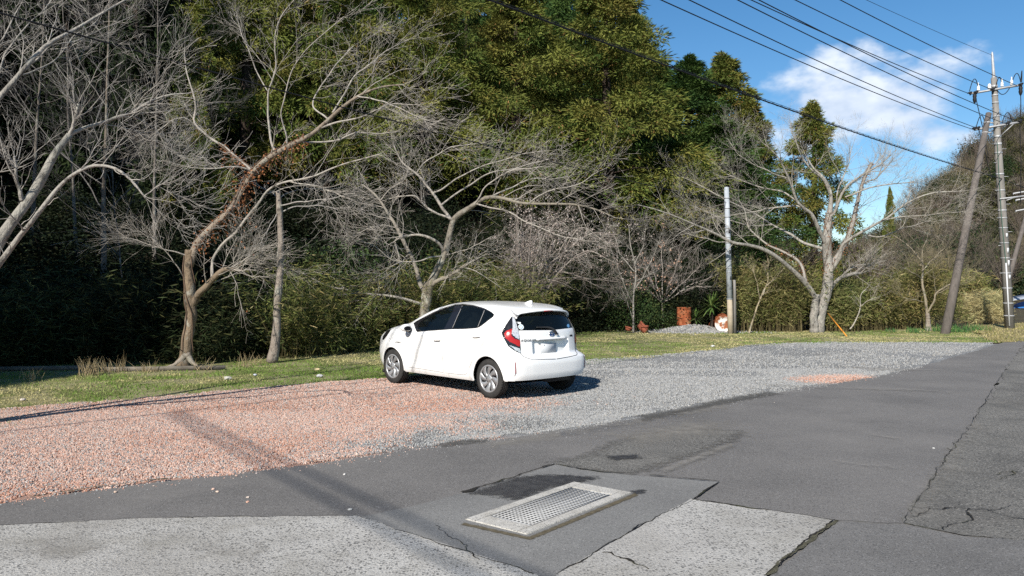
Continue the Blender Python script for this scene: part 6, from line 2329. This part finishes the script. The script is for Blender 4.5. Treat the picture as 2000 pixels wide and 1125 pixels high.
a = Acc()
a.add(*lay([(fR, 0), (fR, .02), (fR - .01, .04), (fR - .01, .3), (fR + .004, .32), (fR - .01, .34), (fR - .01, .56), (fR + .004, .58), (fR - .01, .60), (fR - .01, .84), (fR, .86), (0, .86)]))
a.build('shell', m_rust, fr, smooth=True)
a = Acc()
a.add(*lay([(fR + .002, .015), (fR + .004, 0), (fR - .012, -.006), (fR - .02, .01), (.12, .014), (.05, .008), (0, .008)]))
a.build('lid', m_rustw, fr, smooth=True)
a = Acc()
a.add(*lay([(.0, -.01), (.03, -.008), (.035, .012)], 12))
a.build('bung', m_galv, fr)
a = Acc()
a.add(*lay([(.32, .30), (.30, .33), (.30, .5), (.31, .53)]))
a.build('lifting_hoop', m_rust, fr)
# second rusty bucket half hidden behind the lid
bk = np.array([(1394 - 1000) / FOC * 30.0, 30.0, 0.0])
br_ = empty('rusty_bucket', bk, 'rusty bucket tipped over behind the white drum lid', 'bucket')
a = Acc()
ax2 = nrm(np.array([.5, .8, .1]))
u2 = nrm(np.cross(ax2, [0, 0, 1.0]))
v2 = np.cross(u2, ax2)
for nm, prof in (('shell', [(.17, 0), (.185, .01), (.16, .3), (.15, .42), (0, .42)]), ('rim', [(.175, -.01), (.195, 0), (.19, .02), (.175, .015)])):
    V, F = lathe(prof, 20)
    a = Acc()
    a.add(V[:, :1] * u2 + V[:, 1:2] * v2 + V[:, 2:] * ax2 + bk + [0, 0, .2], F)
    a.build(nm, m_rust, br_, smooth=True)

for (px, d, r, h, tip, lab) in ((1226, 28.9, .13, .14, .3, 'small terracotta pot left of the thin sapling'), (1249, 29.2, .20, .24, .9, 'terracotta pot tipped over right of the thin sapling'), (1259, 28.9, .14, .26, .0, 'upright terracotta pot nearest the gravel heap')):
    c = np.array([(px - 1000) / FOC * d, d, 0.0])
    r_ = empty('flower_pot', c, lab, 'pot', 'terracotta pots at the sapling')
    ax3 = nrm(np.array([math.sin(tip), -.2 * math.sin(tip), math.cos(tip)]))
    u3 = nrm(np.cross(ax3, [0.1, 1.0, 0]))
    v3 = np.cross(u3, ax3)
    for nm, prof in (('bowl', [(0, 0), (r * .65, 0), (r * .9, h * .75), (r * .85, h * .75), (r * .6, .03), (0, .03)]), ('rim', [(r * .86, h * .72), (r * 1.04, h * .72), (r * 1.04, h), (r * .88, h), (r * .86, h * .74)])):
        V, F = lathe(prof, 20)
        a = Acc()
        a.add(V[:, :1] * u3 + V[:, 1:2] * v3 + V[:, 2:] * ax3 + c + [0, 0, .05 * (tip > 0) + .08 * math.sin(tip)], F)
        a.build(nm, m_terra, r_, smooth=True)
# heap of grey gravel under the drum, as ground
def heap(X, Y):
    c = np.array([(1355 - 1000) / FOC * 29.8, 30.0])
    return .25 * np.exp(-((X - c[0]) / 1.0)**2 - ((Y - c[1]) / .7)**2) + .03 * (vnoise(np.stack([X, Y], -1), 4, 3) - .5) - .03


xs = np.linspace(3.2, 10.2, 60)
ys = np.linspace(27.6, 32.0, 40)
X, Y = np.meshgrid(xs, ys)
V = np.stack([X, Y, heap(X, Y)], -1).reshape(-1, 3)
q = (np.arange(39)[:, None] * 60 + np.arange(59)).ravel()
wobj('gravel_heap', V, [np.stack([q, q + 1, q + 61, q + 60], -1)], M('heap gravel', [(0.3, (.13, .13, .13)), (0.7, (.26, .26, .25))], 3, bump=1, bscale=40, bdist=.04, vor=[(14, .5, .8, (.4, .4, .39), .7)]), kind='structure', smooth=True)

# orange prop stick
a = Acc()
p0, p1 = G(1654, 657), U(1617, 612, 28.9)
a.add(*tubes(np.array([p0, p1]), np.array([.022, .018]), 8, cap=True))
a.build('prop_stick', M('orange stick', (.62, .24, .03), rough=.6), None, label='orange stick leaning at the foot of the double-trunk cherry', cat='stick')
# weathered edging board at the left end of the lawn
m_board = M('weathered board', [(0.3, (.10, .088, .07)), (0.7, (.19, .17, .14))], 4, bump=.5, bscale=30, stretch=(1, 8, 8))
for (x0, x1, lab) in ((-60, 190, 'grey edging board along the shaded foot of the slope, left length'), (196, 440, 'grey edging board ending at the vine-wrapped cherry')):
    p0, p1 = G(x0, 725), G(x1, 721)
    c = (p0 + p1) / 2
    L_ = np.linalg.norm(p1 - p0)
    a = Acc()
    a.add(*box(c + [0, 0, .035], (L_, .035, .09), math.atan2(p1[1] - p0[1], p1[0] - p0[0])))
    a.build('edging_board', m_board, None, label=lab, cat='board', group='edging boards by the lawn')

# sword-leaved plants by the drum
def yucca(px, d, h, n, L, label, seed, z=.1):
    rng = np.random.default_rng(seed)
    c = np.array([(px - 1000) / FOC * d, d, z])
    r = empty('sword_leaf_plant', c, label, 'plant')
    a = Acc()
    a.add(*tubes(np.array([c, c + [.02, 0, h * .55], c + [0, 0, h]]), np.array([.05, .045, .04]), 8))
    a.build('stem', m_trunk, r)
    for i in range(n):
        an, el = rng.uniform(0, 6.28), math.radians(rng.uniform(-35, 85))
        o = np.array([math.cos(an) * math.cos(el), math.sin(an) * math.cos(el), math.sin(el)])
        l_ = L * rng.uniform(.75, 1.1)
        base = c + [0, 0, h + rng.uniform(-.12, .06)]
        q = np.linspace(0, 1, 6)[:, None]
        P = base + o * q * l_ - np.array([0, 0, 1.0]) * q**2 * .18 * l_
        s = nrm(np.cross(o, [0.1, 0.05, 1.0]))
        w = np.array([.014, .022, .024, .02, .012, .001])[:, None]
        V = np.concatenate([P + s * w, P - s * w])
        k = np.arange(5)
        cl = np.array([(.10, .17, .04), (.07, .13, .035), (.17, .22, .07)][i % 3]) * rng.uniform(.8, 1.2)
        Acc().add(V, [np.stack([k, k + 1, k + 7, k + 6], -1)], cl).build('leaf', m_leaf, r, colors=True)


yucca(1390, 29.9, .85, 70, .72, 'taller sword-leaved plant between the rusty drum and the post', 1)
yucca(1359, 30.0, .32, 34, .5, 'small sword-leaved plant right beside the rusty drum', 2, .15)

# blue and green sheets over the field, far right
for (pts, mt, lab, cat) in ((((1966, 598), (2010, 586), (2030, 602), (1975, 612)), M('blue tarp', (.04, .22, .62), rough=.45, bump=.6, bscale=5, bdist=.1), 'bright blue tarpaulin spread in the field behind the utility pole', 'tarpaulin'),
                            (((1895, 575), (1940, 570), (1938, 576), (1900, 580)), M('green netting', (.14, .25, .20), rough=.7), 'pale green netting in the field beyond the brace pole', 'netting'),
                            (((1945, 584), (2030, 570), (2030, 578), (1955, 590)), M('grey sheet', (.32, .35, .40), rough=.5), 'grey-blue sheet roof low in the field at right', 'sheet')):
    P = []
    d = 58
    P = np.array([U(a_, b_, d + (3 if i in (1, 2) else 0) + (i in (0, 1)) * 2) for i, (a_, b_) in enumerate(pts)])
    V = np.concatenate([P, P - [0, 0, .06]])
    F = [np.array([[0, 1, 2, 3], [7, 6, 5, 4], [0, 4, 5, 1], [1, 5, 6, 2], [2, 6, 7, 3], [3, 7, 4, 0]])]
    wobj(cat, V, F, mt, label=lab, cat=cat)
# ------------------------------------------------------------------ far hill trees
def bare_dome(name, seed, R=3.0, H=6.5, n1=26, col=(.15, .115, .095)):
    rng = np.random.default_rng(seed)
    P0, R0 = [], []
    for i in range(n1):
        an = rng.uniform(0, 6.28)
        el = rng.uniform(.2, 1.0)
        e = np.array([math.cos(an) * R * (1 - el * .5), math.sin(an) * R * (1 - el * .5), H * (.45 + .45 * el)])
        P0.append(crom(np.array([[0, 0, 0.3], [e[0] * .25, e[1] * .25, H * .35], e]), 8))
        R0.append(np.linspace(.06, .015, 8))
    P0, R0 = np.array(P0), np.array(R0)
    a = Acc()
    add_tubes(a, P0, R0, 3, np.array(col) * 1.2, rng)
    P1, R1 = grow(P0, R0, 9, (.7, 1.8), (20, 60), .1, 4, .5, .016, rng, rmin=.007)
    add_tubes(a, P1, R1, 3, col, rng)
    P2, R2 = grow(P1, R1, 7, (.35, .9), (20, 60), .08, 3, .8, .010, rng, rmin=.007)
    add_tubes(a, P2, R2, 3, np.array(col) * 1.1, rng)
    V, F, C = a.get()
    tr = Acc().add(*tubes(np.array([[0, 0, -.6], [.05, 0, H * .4]]), np.array([.13, .08]), 6)).get()
    return nmesh(name, V, F, m_twig, C), nmesh(name + '_trunk', tr[0], tr[1], m_trunk)


domes = [bare_dome('twig_crown', 61, col=(.125, .098, .078)), bare_dome('twig_crown', 62, R=2.6, H=5.6, col=(.165, .14, .085)), bare_dome('twig_crown', 63, R=3.3, H=6, col=(.10, .085, .065))]
evd = [shrub_mesh('leaf_crown', 2.6, 4.6, 9500, [(.03, .05, .02), (.045, .065, .022), (.022, .036, .016), (.07, .075, .03)], 71, leaf=(.18, .34), lw=.14),
       shrub_mesh('leaf_crown', 2.2, 3.8, 8500, [(.06, .07, .025), (.09, .085, .03), (.05, .055, .02)], 72, leaf=(.17, .32), lw=.13)]
rh = np.random.default_rng(77)
n_far = 0
for k in range(1500):
    px = rh.uniform(1590, 2120)
    d = 84 + 85 * rh.random() ** 1.3
    x = (px - 1000) / FOC * d
    z = float(hill_z(x, d))
    if z < .6 or n_far >= 240:
        continue
    n_far += 1
    up_frac = z / 40
    if rh.random() < .48:
        kk, s, lab, grp, nm, pt = domes[rh.integers(0, 3)], rh.uniform(.75, 1.2), 'brownish leafless tree on the far hillside', 'leafless trees on the far hillside', 'hillside_bare_tree', 'crown'
    else:
        kk, s, lab, grp, nm, pt = evd[rh.integers(0, 2)], rh.uniform(.75, 1.25), 'evergreen tree on the far hillside', 'evergreens on the far hillside', 'hillside_evergreen', 'crown'
    r = empty(nm, (x, d, z - .2), lab, 'tree', grp, rh.uniform(0, 6.28))
    r.scale = (s, s, s)
    obj('trunk', kk[1], r)
    obj('crown', kk[0], r)
# trees standing on the skyline / in the valley mouth
for px, d, top, lab in ((1738, 95, 372, 'tiny pointed conifer on the far skyline left of the brace pole'),):
    place_px(sugi[2], px, top, d, 1.3, lab, 'conifer', 'conifer')
for px, d, s, k, lab in ((1705, 46, .75, 0, 'bare brown thicket tree behind the right limbs of the double-trunk cherry'), (1770, 50, .8, 1, 'bare olive-brown tree behind the small forked tree'), (1850, 55, .85, 1, 'bare tree with fine twigs behind the brace pole'),
                         (1900, 60, .8, 2, 'bare tree between the brace pole and the utility pole'), (1965, 66, .9, 0, 'bare tree behind the foot of the utility pole'), (1530, 44, .8, 2, 'bare tree behind the post under the olive cedar'),
                         (1820, 70, 1.1, 2, 'taller bare tree at the foot of the far hill')):
    x = (px - 1000) / FOC * d
    r = empty('bare_tree', (x, d, 0), lab, 'tree', None, rh.uniform(0, 6.28))
    r.scale = (s, s, s)
    obj('trunk', domes[k][1], r)
    obj('crown', domes[k][0], r)
VB = [p_ for p_ in np.arange(1560, 1905, 26)]
grp = 'evergreen bushes at the foot of the far hill'
for i, px in enumerate(VB):
    d = 60 + rh.uniform(-6, 10)
    x = (px - 1000) / FOC * d
    s = rh.uniform(.5, .8)
    r = empty('valley_bush', (x, d, -.1), 'olive bush in the thicket at the foot of the far hill', 'bush', grp, rh.uniform(0, 6.28))
    r.scale = (s, s, s * rh.uniform(.7, 1.0))
    obj('leaves', evd[i % 2][0], r)
    obj('stem', evd[i % 2][1], r)

# ------------------------------------------------------------------ bamboo thickets
BAM = [(.17, .165, .05), (.12, .135, .04), (.24, .20, .085), (.09, .11, .035), (.33, .27, .14)]
BAM_SHADE = [(.03, .042, .016), (.042, .05, .02), (.065, .062, .025), (.022, .03, .012)]  # darker copy of the bamboo colours with the shade painted in
BAMS = [(.17, .155, .055), (.23, .19, .08), (.125, .135, .042), (.31, .255, .125)]


def bamboo(name, n, area, hgt, pal, wp, label, seed, leafn=46, lean=.2, L=(.12, .24), W=.02, cane=(.24, .20, .10), lowleaf=.25, cr=.006):
    """area(rng, n) -> x, y of the canes"""
    rng = np.random.default_rng(seed)
    x, y = area(rng, n)
    h = hgt(rng, x, y)
    z = np.asarray(hill_z(x, y))
    k = 6
    q = np.linspace(0, 1, k)
    ld = rng.normal(size=(n, 2)) * lean
    P = np.empty((n, k, 3))
    P[..., 0] = x[:, None] + ld[:, :1] * h[:, None] * q**2
    P[..., 1] = y[:, None] + ld[:, 1:] * h[:, None] * q**2
    P[..., 2] = z[:, None] - .05 + h[:, None] * q * (1 - .12 * q * np.abs(ld).sum(1)[:, None])
    a = Acc()
    V, F = tubes(P, np.linspace(cr, cr * .4, k)[None].repeat(n, 0), 3)
    a.add(V, F, np.repeat(np.array(cane) * (.6 + .8 * rng.random((n, 1))), k * 3, 0))
    m = n * leafn
    i = np.repeat(np.arange(n), leafn)
    t = lowleaf + (1 - lowleaf) * rng.random(m) ** .7
    f = t * (k - 1)
    j = np.minimum(f.astype(int), k - 2)
    w = (f - j)[:, None]
    c = P[i, j] * (1 - w) + P[i, j + 1] * w + rng.normal(size=(m, 3)) * [.13, .13, .06]
    d = nrm(rng.normal(size=(m, 3)) * [1, 1, .55] + [0, 0, -.15])
    V, F = kites(c, d, rng.uniform(*L, m), W, rng)
    hue = vnoise(c, .7, seed + 3)[:, None]
    cl = leaf_cols(m, rng, pal, wp, .3) * (.6 + .8 * vnoise(c, .9, seed)[:, None]) * (np.array([1.1, 1.0, .95]) * hue + np.array([.75, .98, .9]) * (1 - hue))
    a.add(V, F, np.repeat(cl, 4, 0))
    return a.build(name, m_leaf, None, colors=True, label=label, kind='stuff')


def band(x0, x1, dep, off):
    def f(rng, n):
        x = rng.uniform(x0, x1, n * 4)
        x = x[rng.random(n * 4) < np.clip(1.6 * vnoise(np.c_[x, x * .3], .9, int(abs(x0) * 10)) - .2, .05, 1)]
        x = np.resize(x, n) + rng.normal(size=n) * .05
        y = edge_y(x) + off + dep * rng.random(n) ** 1.3
        return x, y
    return f


bamboo('bamboo_thicket', 1150, band(-5.6, 1.0, 2.2, .25), lambda r, x, y: r.uniform(.9, 2.7, len(x)) * (.4 + .85 * vnoise(np.c_[x, y], .9, 4)), BAM, [.3, .3, .15, .2, .05],
       'sunlit dwarf bamboo thicket along the lawn left of the car', 81, leafn=64, lean=.4, lowleaf=.06, cane=(.15, .125, .06))
bamboo('bamboo_thicket', 700, band(-14, -5.4, 3.0, .5), lambda r, x, y: r.uniform(.8, 2.9, len(x)) * (.35 + .9 * vnoise(np.c_[x, y], .8, 14)), BAM_SHADE, None, 'shade-coloured dwarf bamboo under the trees at left', 82, leafn=58, L=(.15, .3), W=.026, lean=.5, lowleaf=.04, cane=(.06, .055, .03))  # leaves and canes coloured dark to stand in for shade
bamboo('bamboo_thicket', 1700, band(8.4, 19.5, 2.6, .35), lambda r, x, y: r.uniform(1.1, 2.7, len(x)) * (.28 + 1.05 * vnoise(np.c_[x, y], .9, 9)), BAMS, [.3, .25, .35, .1],
       'tan and olive bamboo thicket behind the white-barked cherry', 83, leafn=56, L=(.14, .26), W=.026)
bamboo('bamboo_thicket', 500, band(2.6, 8.6, 2.2, 2.0), lambda r, x, y: r.uniform(.6, 1.7, len(x)), BAM_SHADE, None, 'shade-coloured low bamboo behind the drums and pots', 84, leafn=44, lean=.5, lowleaf=.04, cane=(.07, .06, .03))
bamboo('dry_reeds', 420, lambda r, n: ((lambda y: (r.uniform(.570, .612, n) * y, y))(r.uniform(35.5, 47, n))), lambda r, x, y: r.uniform(.6, 1.5, len(x)), [(.42, .32, .16), (.36, .27, .13), (.5, .40, .22)], None,
       'dry straw-coloured reeds behind the utility pole', 85, leafn=40, L=(.25, .5), W=.02, cane=(.45, .35, .18), lowleaf=.1)
bamboo('bamboo_thicket', 900, lambda r, n: ((lambda y: (r.uniform(.40, .585, n) * y, y))(r.uniform(46, 60, n))), lambda r, x, y: r.uniform(1.4, 2.8, len(x)), BAMS, [.3, .2, .4, .1],
       'olive thicket across the field below the far hill', 86, leafn=34, L=(.3, .55), W=.06, cr=.012)

# ------------------------------------------------------------------ grass
m_grass = M('grass blade', attr='col', rough=0.7, spec=0.25, trans=0.25)


def grass(name, n, poly, pal_f, hgt, label, seed, w=(.006, .012), z=-.014):
    rng = np.random.default_rng(seed)
    lo, hi = poly.min(0), poly.max(0)
    P = rng.uniform(lo, hi, (n * 5, 2))
    # denser near the viewer
    P = P[rng.random(len(P)) < np.clip(17.0 / P[:, 1], .15, 1) ** 1.5]
    jit = (np.stack([vnoise(P, 2.2, seed), vnoise(P, 2.2, seed + 1)], -1) - .5) * .5
    P = P[inpoly(P + jit, poly)]
    keep = rng.random(len(P)) < np.clip(-.15 + 1.7 * (vnoise(P, .8, 31) * .5 + vnoise(P, 2.6, 32) * .5), .04, 1)
    P = P[keep][:n]
    m = len(P)
    h = hgt(rng, P) * np.clip(22 / P[:, 1], .6, 1)
    c = np.c_[P, np.full(m, z)]
    d = nrm(np.c_[rng.normal(size=(m, 2)) * .55, np.ones(m)])
    s = nrm(np.cross(d, rng.normal(size=(m, 3))))
    ww = (rng.uniform(*w, m) * np.clip(P[:, 1] / 14, .8, 2.2))[:, None]
    V = np.stack([c - s * ww, c + s * ww, c + d * h[:, None]], 1).reshape(-1, 3)
    F = np.arange(3 * m).reshape(-1, 3)
    return wobj(name, V, [F], m_grass, col=np.repeat(pal_f(rng, P), 3, 0), kind='stuff', label=label)


def lawn_pal(rng, P):
    n = vnoise(P, .55, 41)[:, None] * .6 + vnoise(P, 2.0, 42)[:, None] * .4
    right = sstep(1.5, 6, P[:, 0])[:, None]
    g = np.array([.15, .235, .045]) * (.7 + .6 * rng.random((len(P), 1)))
    dry = np.array([.46, .41, .20]) * (.7 + .6 * rng.random((len(P), 1)))
    k = np.clip((n - .46 + .10 * right) * 4.5 + (rng.random((len(P), 1)) - .5) * 1.1 + .02 + .08 * right, 0, 1)
    return g * (1 - k) + dry * k


lp = np.array([p[:2] for p in lawn_poly])
grass('grass', 120000, lp, lawn_pal, lambda r, P: r.uniform(.012, .042, len(P)) * (.5 + 1.0 * vnoise(P, 1.4, 33)), 'short patchy grass of the lawn strip round the lot', 91)
vp = np.array([G(1930, 664)[:2], G(1962, 671)[:2], G(2120, 657)[:2], [38, 47], [26, 38], [19, 33.6]])
grass('grass', 22000, vp, lambda r, P: leaf_cols(len(P), r, [(.34, .29, .13), (.40, .34, .17), (.20, .20, .06)]), lambda r, P: r.uniform(.05, .14, len(P)), 'dry straw grass on the verge at the road bend', 92, z=0.0)
# weeds at the road edge and along the gravel
ep = np.array([G(*p)[:2] for p in ((1480, 674), (1700, 671), (1960, 669), (1960, 666), (1700, 667), (1480, 669))])
# dry tufts standing along the board, and daffodil-like leaves by the brace pole
def tuft(name, c, n, h, spread, pal, label, cat, seed, w=.006, group=None):
    rng = np.random.default_rng(seed)
    P = np.c_[rng.normal(size=(n, 2)) * spread, np.zeros(n)] + c
    d = nrm(np.c_[rng.normal(size=(n, 2)) * .28, np.ones(n)])
    hh = rng.uniform(.5, 1.0, n) * h
    q = np.linspace(0, 1, 4)
    bend = rng.normal(size=(n, 2)) * .25
    Q = P[:, None] + d[:, None] * (hh[:, None] * q)[..., None]
    Q[..., :2] += bend[:, None] * (hh[:, None] * q**2)[..., None]
    V, F = tubes(Q, np.array([w, w * .9, w * .6, w * .15])[None].repeat(n, 0), 3)
    a = Acc()
    a.add(V, F, np.repeat(leaf_cols(n, rng, pal), 12, 0))
    return a.build(name, m_leaf, None, colors=True, label=label, cat=cat, group=group)


STR = [(.42, .33, .19), (.34, .26, .14), (.5, .41, .25)]
for i, (px, py, n, h, sp_, lab) in enumerate(((172, 732, 46, .42, .10, 'bushiest dry grass tuft on the lawn edge at left'), (212, 728, 40, .34, .14, 'spreading dry tuft right of the bushiest one'), (238, 724, 8, .45, .05, 'few tall dry stalks by the edging board'),
                                             (62, 742, 26, .26, .10, 'low dry tuft at the far left of the lawn'), (285, 726, 22, .28, .10, 'dry stalks left of the vine-wrapped cherry'), (398, 722, 14, .30, .08, 'dry stalks at the foot of the vine-wrapped cherry'),
                                             (478, 716, 16, .34, .10, 'dry stalks between the two left trunks'), (500, 712, 12, .3, .06, 'thin dry stalks just left of the straight trunk'))):
    tuft('dry_grass_tuft', G(px, py), n, h, sp_, STR, lab, 'grass tuft', 100 + i, group='dry tufts along the lawn edge')
GRB = [(.07, .17, .05), (.10, .22, .06), (.06, .14, .05)]
for i, (px, py, n, h, sp_, lab) in enumerate(((1788, 649, 50, .26, .16, 'green leaf clump left of the small forked tree'), (1838, 647, 60, .30, .2, 'green leaf clump just left of the brace pole foot'), (1872, 648, 90, .34, .26, 'biggest green leaf clump right of the brace pole foot'),
                                             (1905, 645, 70, .3, .22, 'green leaf clump nearest the dry reeds'), (1742, 648, 24, .2, .12, 'small green leaf clump before the bamboo'))):
    tuft('green_leaf_clump', G(px, py), n, h, sp_, GRB, lab, 'plant', 120 + i, w=.011, group='green clumps by the brace pole')

# ------------------------------------------------------------------ gravel stones
def pebble_cloud(name, P, size, cols, label, seed, mat, zoff=0.0):
    """one object: pebbles placed on points by geometry nodes"""
    rng = np.random.default_rng(seed)
    n = len(P)
    me = bpy.data.meshes.new(name)
    me.vertices.add(n)
    me.vertices.foreach_set('co', np.c_[P, np.full(n, zoff)].astype(np.float32).ravel())
    a1 = me.attributes.new('rot', 'FLOAT_VECTOR', 'POINT')
    a1.data.foreach_set('vector', rng.uniform(0, 6.28, (n, 3)).astype(np.float32).ravel())
    a2 = me.attributes.new('scl', 'FLOAT_VECTOR', 'POINT')
    sc = size[:, None] * np.c_[rng.uniform(.8, 1.3, n), rng.uniform(.65, 1.0, n), rng.uniform(.45, .8, n)]
    a2.data.foreach_set('vector', sc.astype(np.float32).ravel())
    a3 = me.attributes.new('col', 'FLOAT_COLOR', 'POINT')
    a3.data.foreach_set('color', np.c_[cols, np.ones(n)].astype(np.float32).ravel())
    me.update()
    ng = bpy.data.node_groups.new(name, 'GeometryNodeTree')
    ng.interface.new_socket('Geometry', in_out='INPUT', socket_type='NodeSocketGeometry')
    ng.interface.new_socket('Geometry', in_out='OUTPUT', socket_type='NodeSocketGeometry')
    N = ng.nodes.new
    gi, go = N('NodeGroupInput'), N('NodeGroupOutput')
    ico = N('GeometryNodeMeshIcoSphere')
    ico.inputs['Radius'].default_value = 1.0
    ico.inputs['Subdivisions'].default_value = 1
    pos = N('GeometryNodeSetPosition')
    nt = N('ShaderNodeTexNoise')
    nt.inputs['Scale'].default_value = 1.3
    sb = N('ShaderNodeVectorMath')
    sb.operation = 'SUBTRACT'
    sb.inputs[1].default_value = (.5, .5, .5)
    ng.links.new(nt.outputs['Color'], sb.inputs[0])
    ng.links.new(sb.outputs[0], pos.inputs['Offset'])
    ng.links.new(ico.outputs['Mesh'], pos.inputs['Geometry'])
    sm = N('GeometryNodeSetMaterial')
    sm.inputs['Material'].default_value = mat
    ng.links.new(pos.outputs[0], sm.inputs['Geometry'])
    iop = N('GeometryNodeInstanceOnPoints')

    def named(nm, ty):
        q = N('GeometryNodeInputNamedAttribute')
        q.data_type = ty
        q.inputs['Name'].default_value = nm
        return [o for o in q.outputs if o.enabled and o.name == 'Attribute'][0]
    ng.links.new(gi.outputs[0], iop.inputs['Points'])
    ng.links.new(sm.outputs[0], iop.inputs['Instance'])
    ng.links.new(named('rot', 'FLOAT_VECTOR'), iop.inputs['Rotation'])
    ng.links.new(named('scl', 'FLOAT_VECTOR'), iop.inputs['Scale'])
    ng.links.new(iop.outputs[0], go.inputs[0])
    o = obj(name, me, None, label=label, kind='stuff')
    md = o.modifiers.new('pebbles', 'NODES')
    md.node_group = ng
    me.materials.append(mat)
    return o


m_peb = M('gravel stone', attr='col', attr_kind='INSTANCER', rough=0.9, spec=0.25)
rg = np.random.default_rng(55)


def lot_points(n, dmin, dmax, pw=1.0):
    x = rg.uniform(-13, 21, n * 3)
    y = rg.uniform(dmin, dmax, n * 3)
    P = np.c_[x, y]
    vis = np.abs(P[:, 0]) < P[:, 1] * .68 + .3
    P = P[vis]
    jit = (np.stack([vnoise(P, 3, 1), vnoise(P, 3, 2)], -1) - .5) * .22 + (np.stack([vnoise(P, 11, 3), vnoise(P, 11, 4)], -1) - .5) * .12
    return P[inpoly(P + jit, lot)]


near = lot_points(250000, 6.3, 11.0)
mid_ = lot_points(130000, 11.0, 16.5)
far_ = lot_points(45000, 16.5, 26.5)
P = np.concatenate([near, mid_, far_])
# thin wheel-worn places towards the road on the grey side
wear = sstep(.60, .75, vnoise(P, .7, 61)) * sstep(1.5, -1, pinkness(P) * 3 - 1) * .75
P = P[rg.random(len(P)) > wear]
# strays on the asphalt edge
edge = np.array([G(a_, b_)[:2] for a_, b_ in ((0, 984), (150, 961), (330, 939), (600, 908), (800, 879), (960, 859), (1100, 841), (1250, 815), (1400, 786), (1600, 753), (1800, 715))])
dd = np.r_[0, np.cumsum(np.linalg.norm(np.diff(edge, axis=0), axis=1))]
t = rg.uniform(0, dd[-1], 1400)
S = np.stack([np.interp(t, dd, edge[:, 0]), np.interp(t, dd, edge[:, 1])], -1) + np.abs(rg.normal(size=(1400, 1))) ** 2.0 * np.array([[.02, -.055]])
Pa = np.concatenate([P, S])
size = rg.uniform(.0062, .0125, len(Pa)) * np.clip(Pa[:, 1] / 12, 1, 1.5)
size[len(P):] *= .8
pk = pinkness(Pa)
isp = rg.random(len(Pa)) < pk * .76
PINK = np.array([(.47, .30, .235), (.51, .36, .295), (.40, .235, .175), (.56, .44, .37), (.31, .165, .115)])
GREY = np.array([(.25, .255, .255), (.31, .312, .305), (.18, .184, .186), (.37, .365, .35), (.29, .27, .235)])
cols = np.where(isp[:, None], PINK[rg.choice(5, len(Pa), p=[.34, .26, .18, .14, .08])], GREY[rg.choice(5, len(Pa), p=[.34, .28, .2, .1, .08])])
cols *= (.80 + .36 * rg.random((len(Pa), 1)))
rusty = np.clip((vnoise(Pa, .8, 71) * .6 + vnoise(Pa, 2.5, 72) * .4 - .48) * 4, 0, 1)[:, None] * isp[:, None]
cols *= 1 - rusty * np.array([.05, .14, .19])
pebble_cloud('gravel', Pa, size, cols, 'loose gravel of the lot, salmon pink at left fading into grey at right', 5, m_peb, .0)
# grey gravel of the heap
n = 2600
hx, hy = rg.normal(size=n) * .95 + (1362 - 1000) / FOC * 29.8, rg.normal(size=n) * .55 + 29.75
o = pebble_cloud('gravel', np.c_[hx, hy], rg.uniform(.02, .045, n), GREY[rg.integers(0, 5, n)] * .9, 'grey stones of the heap under the rusty drum', 6, m_peb)
co = np.c_[hx, hy, heap(hx, hy) + .005].astype(np.float32)
o.data.vertices.foreach_set('co', co.ravel())

# loose stones one can pick out on the asphalt and the lawn
def stone(px, py, r, col, label, seed, group, mat=None):
    rng = np.random.default_rng(seed)
    bm = bmesh.new()
    bmesh.ops.create_icosphere(bm, subdivisions=2, radius=1)
    for v in bm.verts:
        f = 1 + .35 * (float(vnoise(np.array([list(v.co)]) + seed, 1.3, seed)[0]) - .5) * 2
        v.co *= f
        v.co.x *= r * 1.3
        v.co.y *= r
        v.co.z *= r * .6
    me = bpy.data.meshes.new('stone')
    bm.to_mesh(me)
    bm.free()
    me.materials.append(M('stone', col, rough=.9, bump=.5, bscale=60))
    p = G(px, py)
    o = obj('stone', me, None, (p[0], p[1], r * .35), label=label, cat='stone', group=group)
    o.rotation_euler = (0, 0, rng.uniform(0, 6))


for i, (px, py, r, c, lab) in enumerate(((1117 - 700 + 0, 956 - 0, .014, (.55, .38, .3), 'pale pink pebble on the dark asphalt nearest the gravel edge'), (425, 961, .012, (.6, .45, .36), 'second pale pebble of the pair on the dark asphalt'),
                                        (484, 972, .012, (.5, .42, .36), 'upper of two pebbles right of the pale pair'), (484, 981, .013, (.6, .36, .26), 'lower of two pebbles right of the pale pair'),
                                        (684, 996, .014, (.42, .42, .40), 'grey stone lying on the nearer cable shadow'), (225, 962, .014, (.5, .38, .3), 'brownish pebble on the asphalt at left below the gravel'),
                                        (673, 927, .013, (.6, .58, .55), 'white pebble on the asphalt right of the cable shadows'), (1823, 876, .012, (.5, .5, .48), 'white pebble on the smooth asphalt near its right edge'),
                                        (462, 930, .013, (.5, .35, .28), 'pebble strayed just below the gravel edge'), (501, 925, .012, (.35, .3, .28), 'dark pebble strayed just below the gravel edge'))):
    stone(px, py, r, c, lab, 200 + i, 'loose pebbles on the asphalt')
for i, (px, py, r, c, lab) in enumerate(((445, 741, .06, (.5, .48, .42), 'flat pale stone in the grass below the vine-wrapped cherry'), (620, 723, .045, (.55, .45, .26), 'yellowish stone in the grass right of the straight trunk'),
                                        (625, 736, .05, (.42, .42, .42), 'flat grey stone near the cherry shadow'), (302, 722, .06, (.4, .37, .33), 'grey stone against the edging board'),
                                        (45, 782, .035, (.6, .52, .45), 'small pale stone at the left end of the grass'), (498, 733, .03, (.4, .42, .48), 'small bluish stone in the grass'),
                                        (1392, 677, .05, (.6, .6, .58), 'pale stone on the grass before the fallen drum'))):
    stone(px, py, r, c, lab, 230 + i, 'stones lying in the grass')
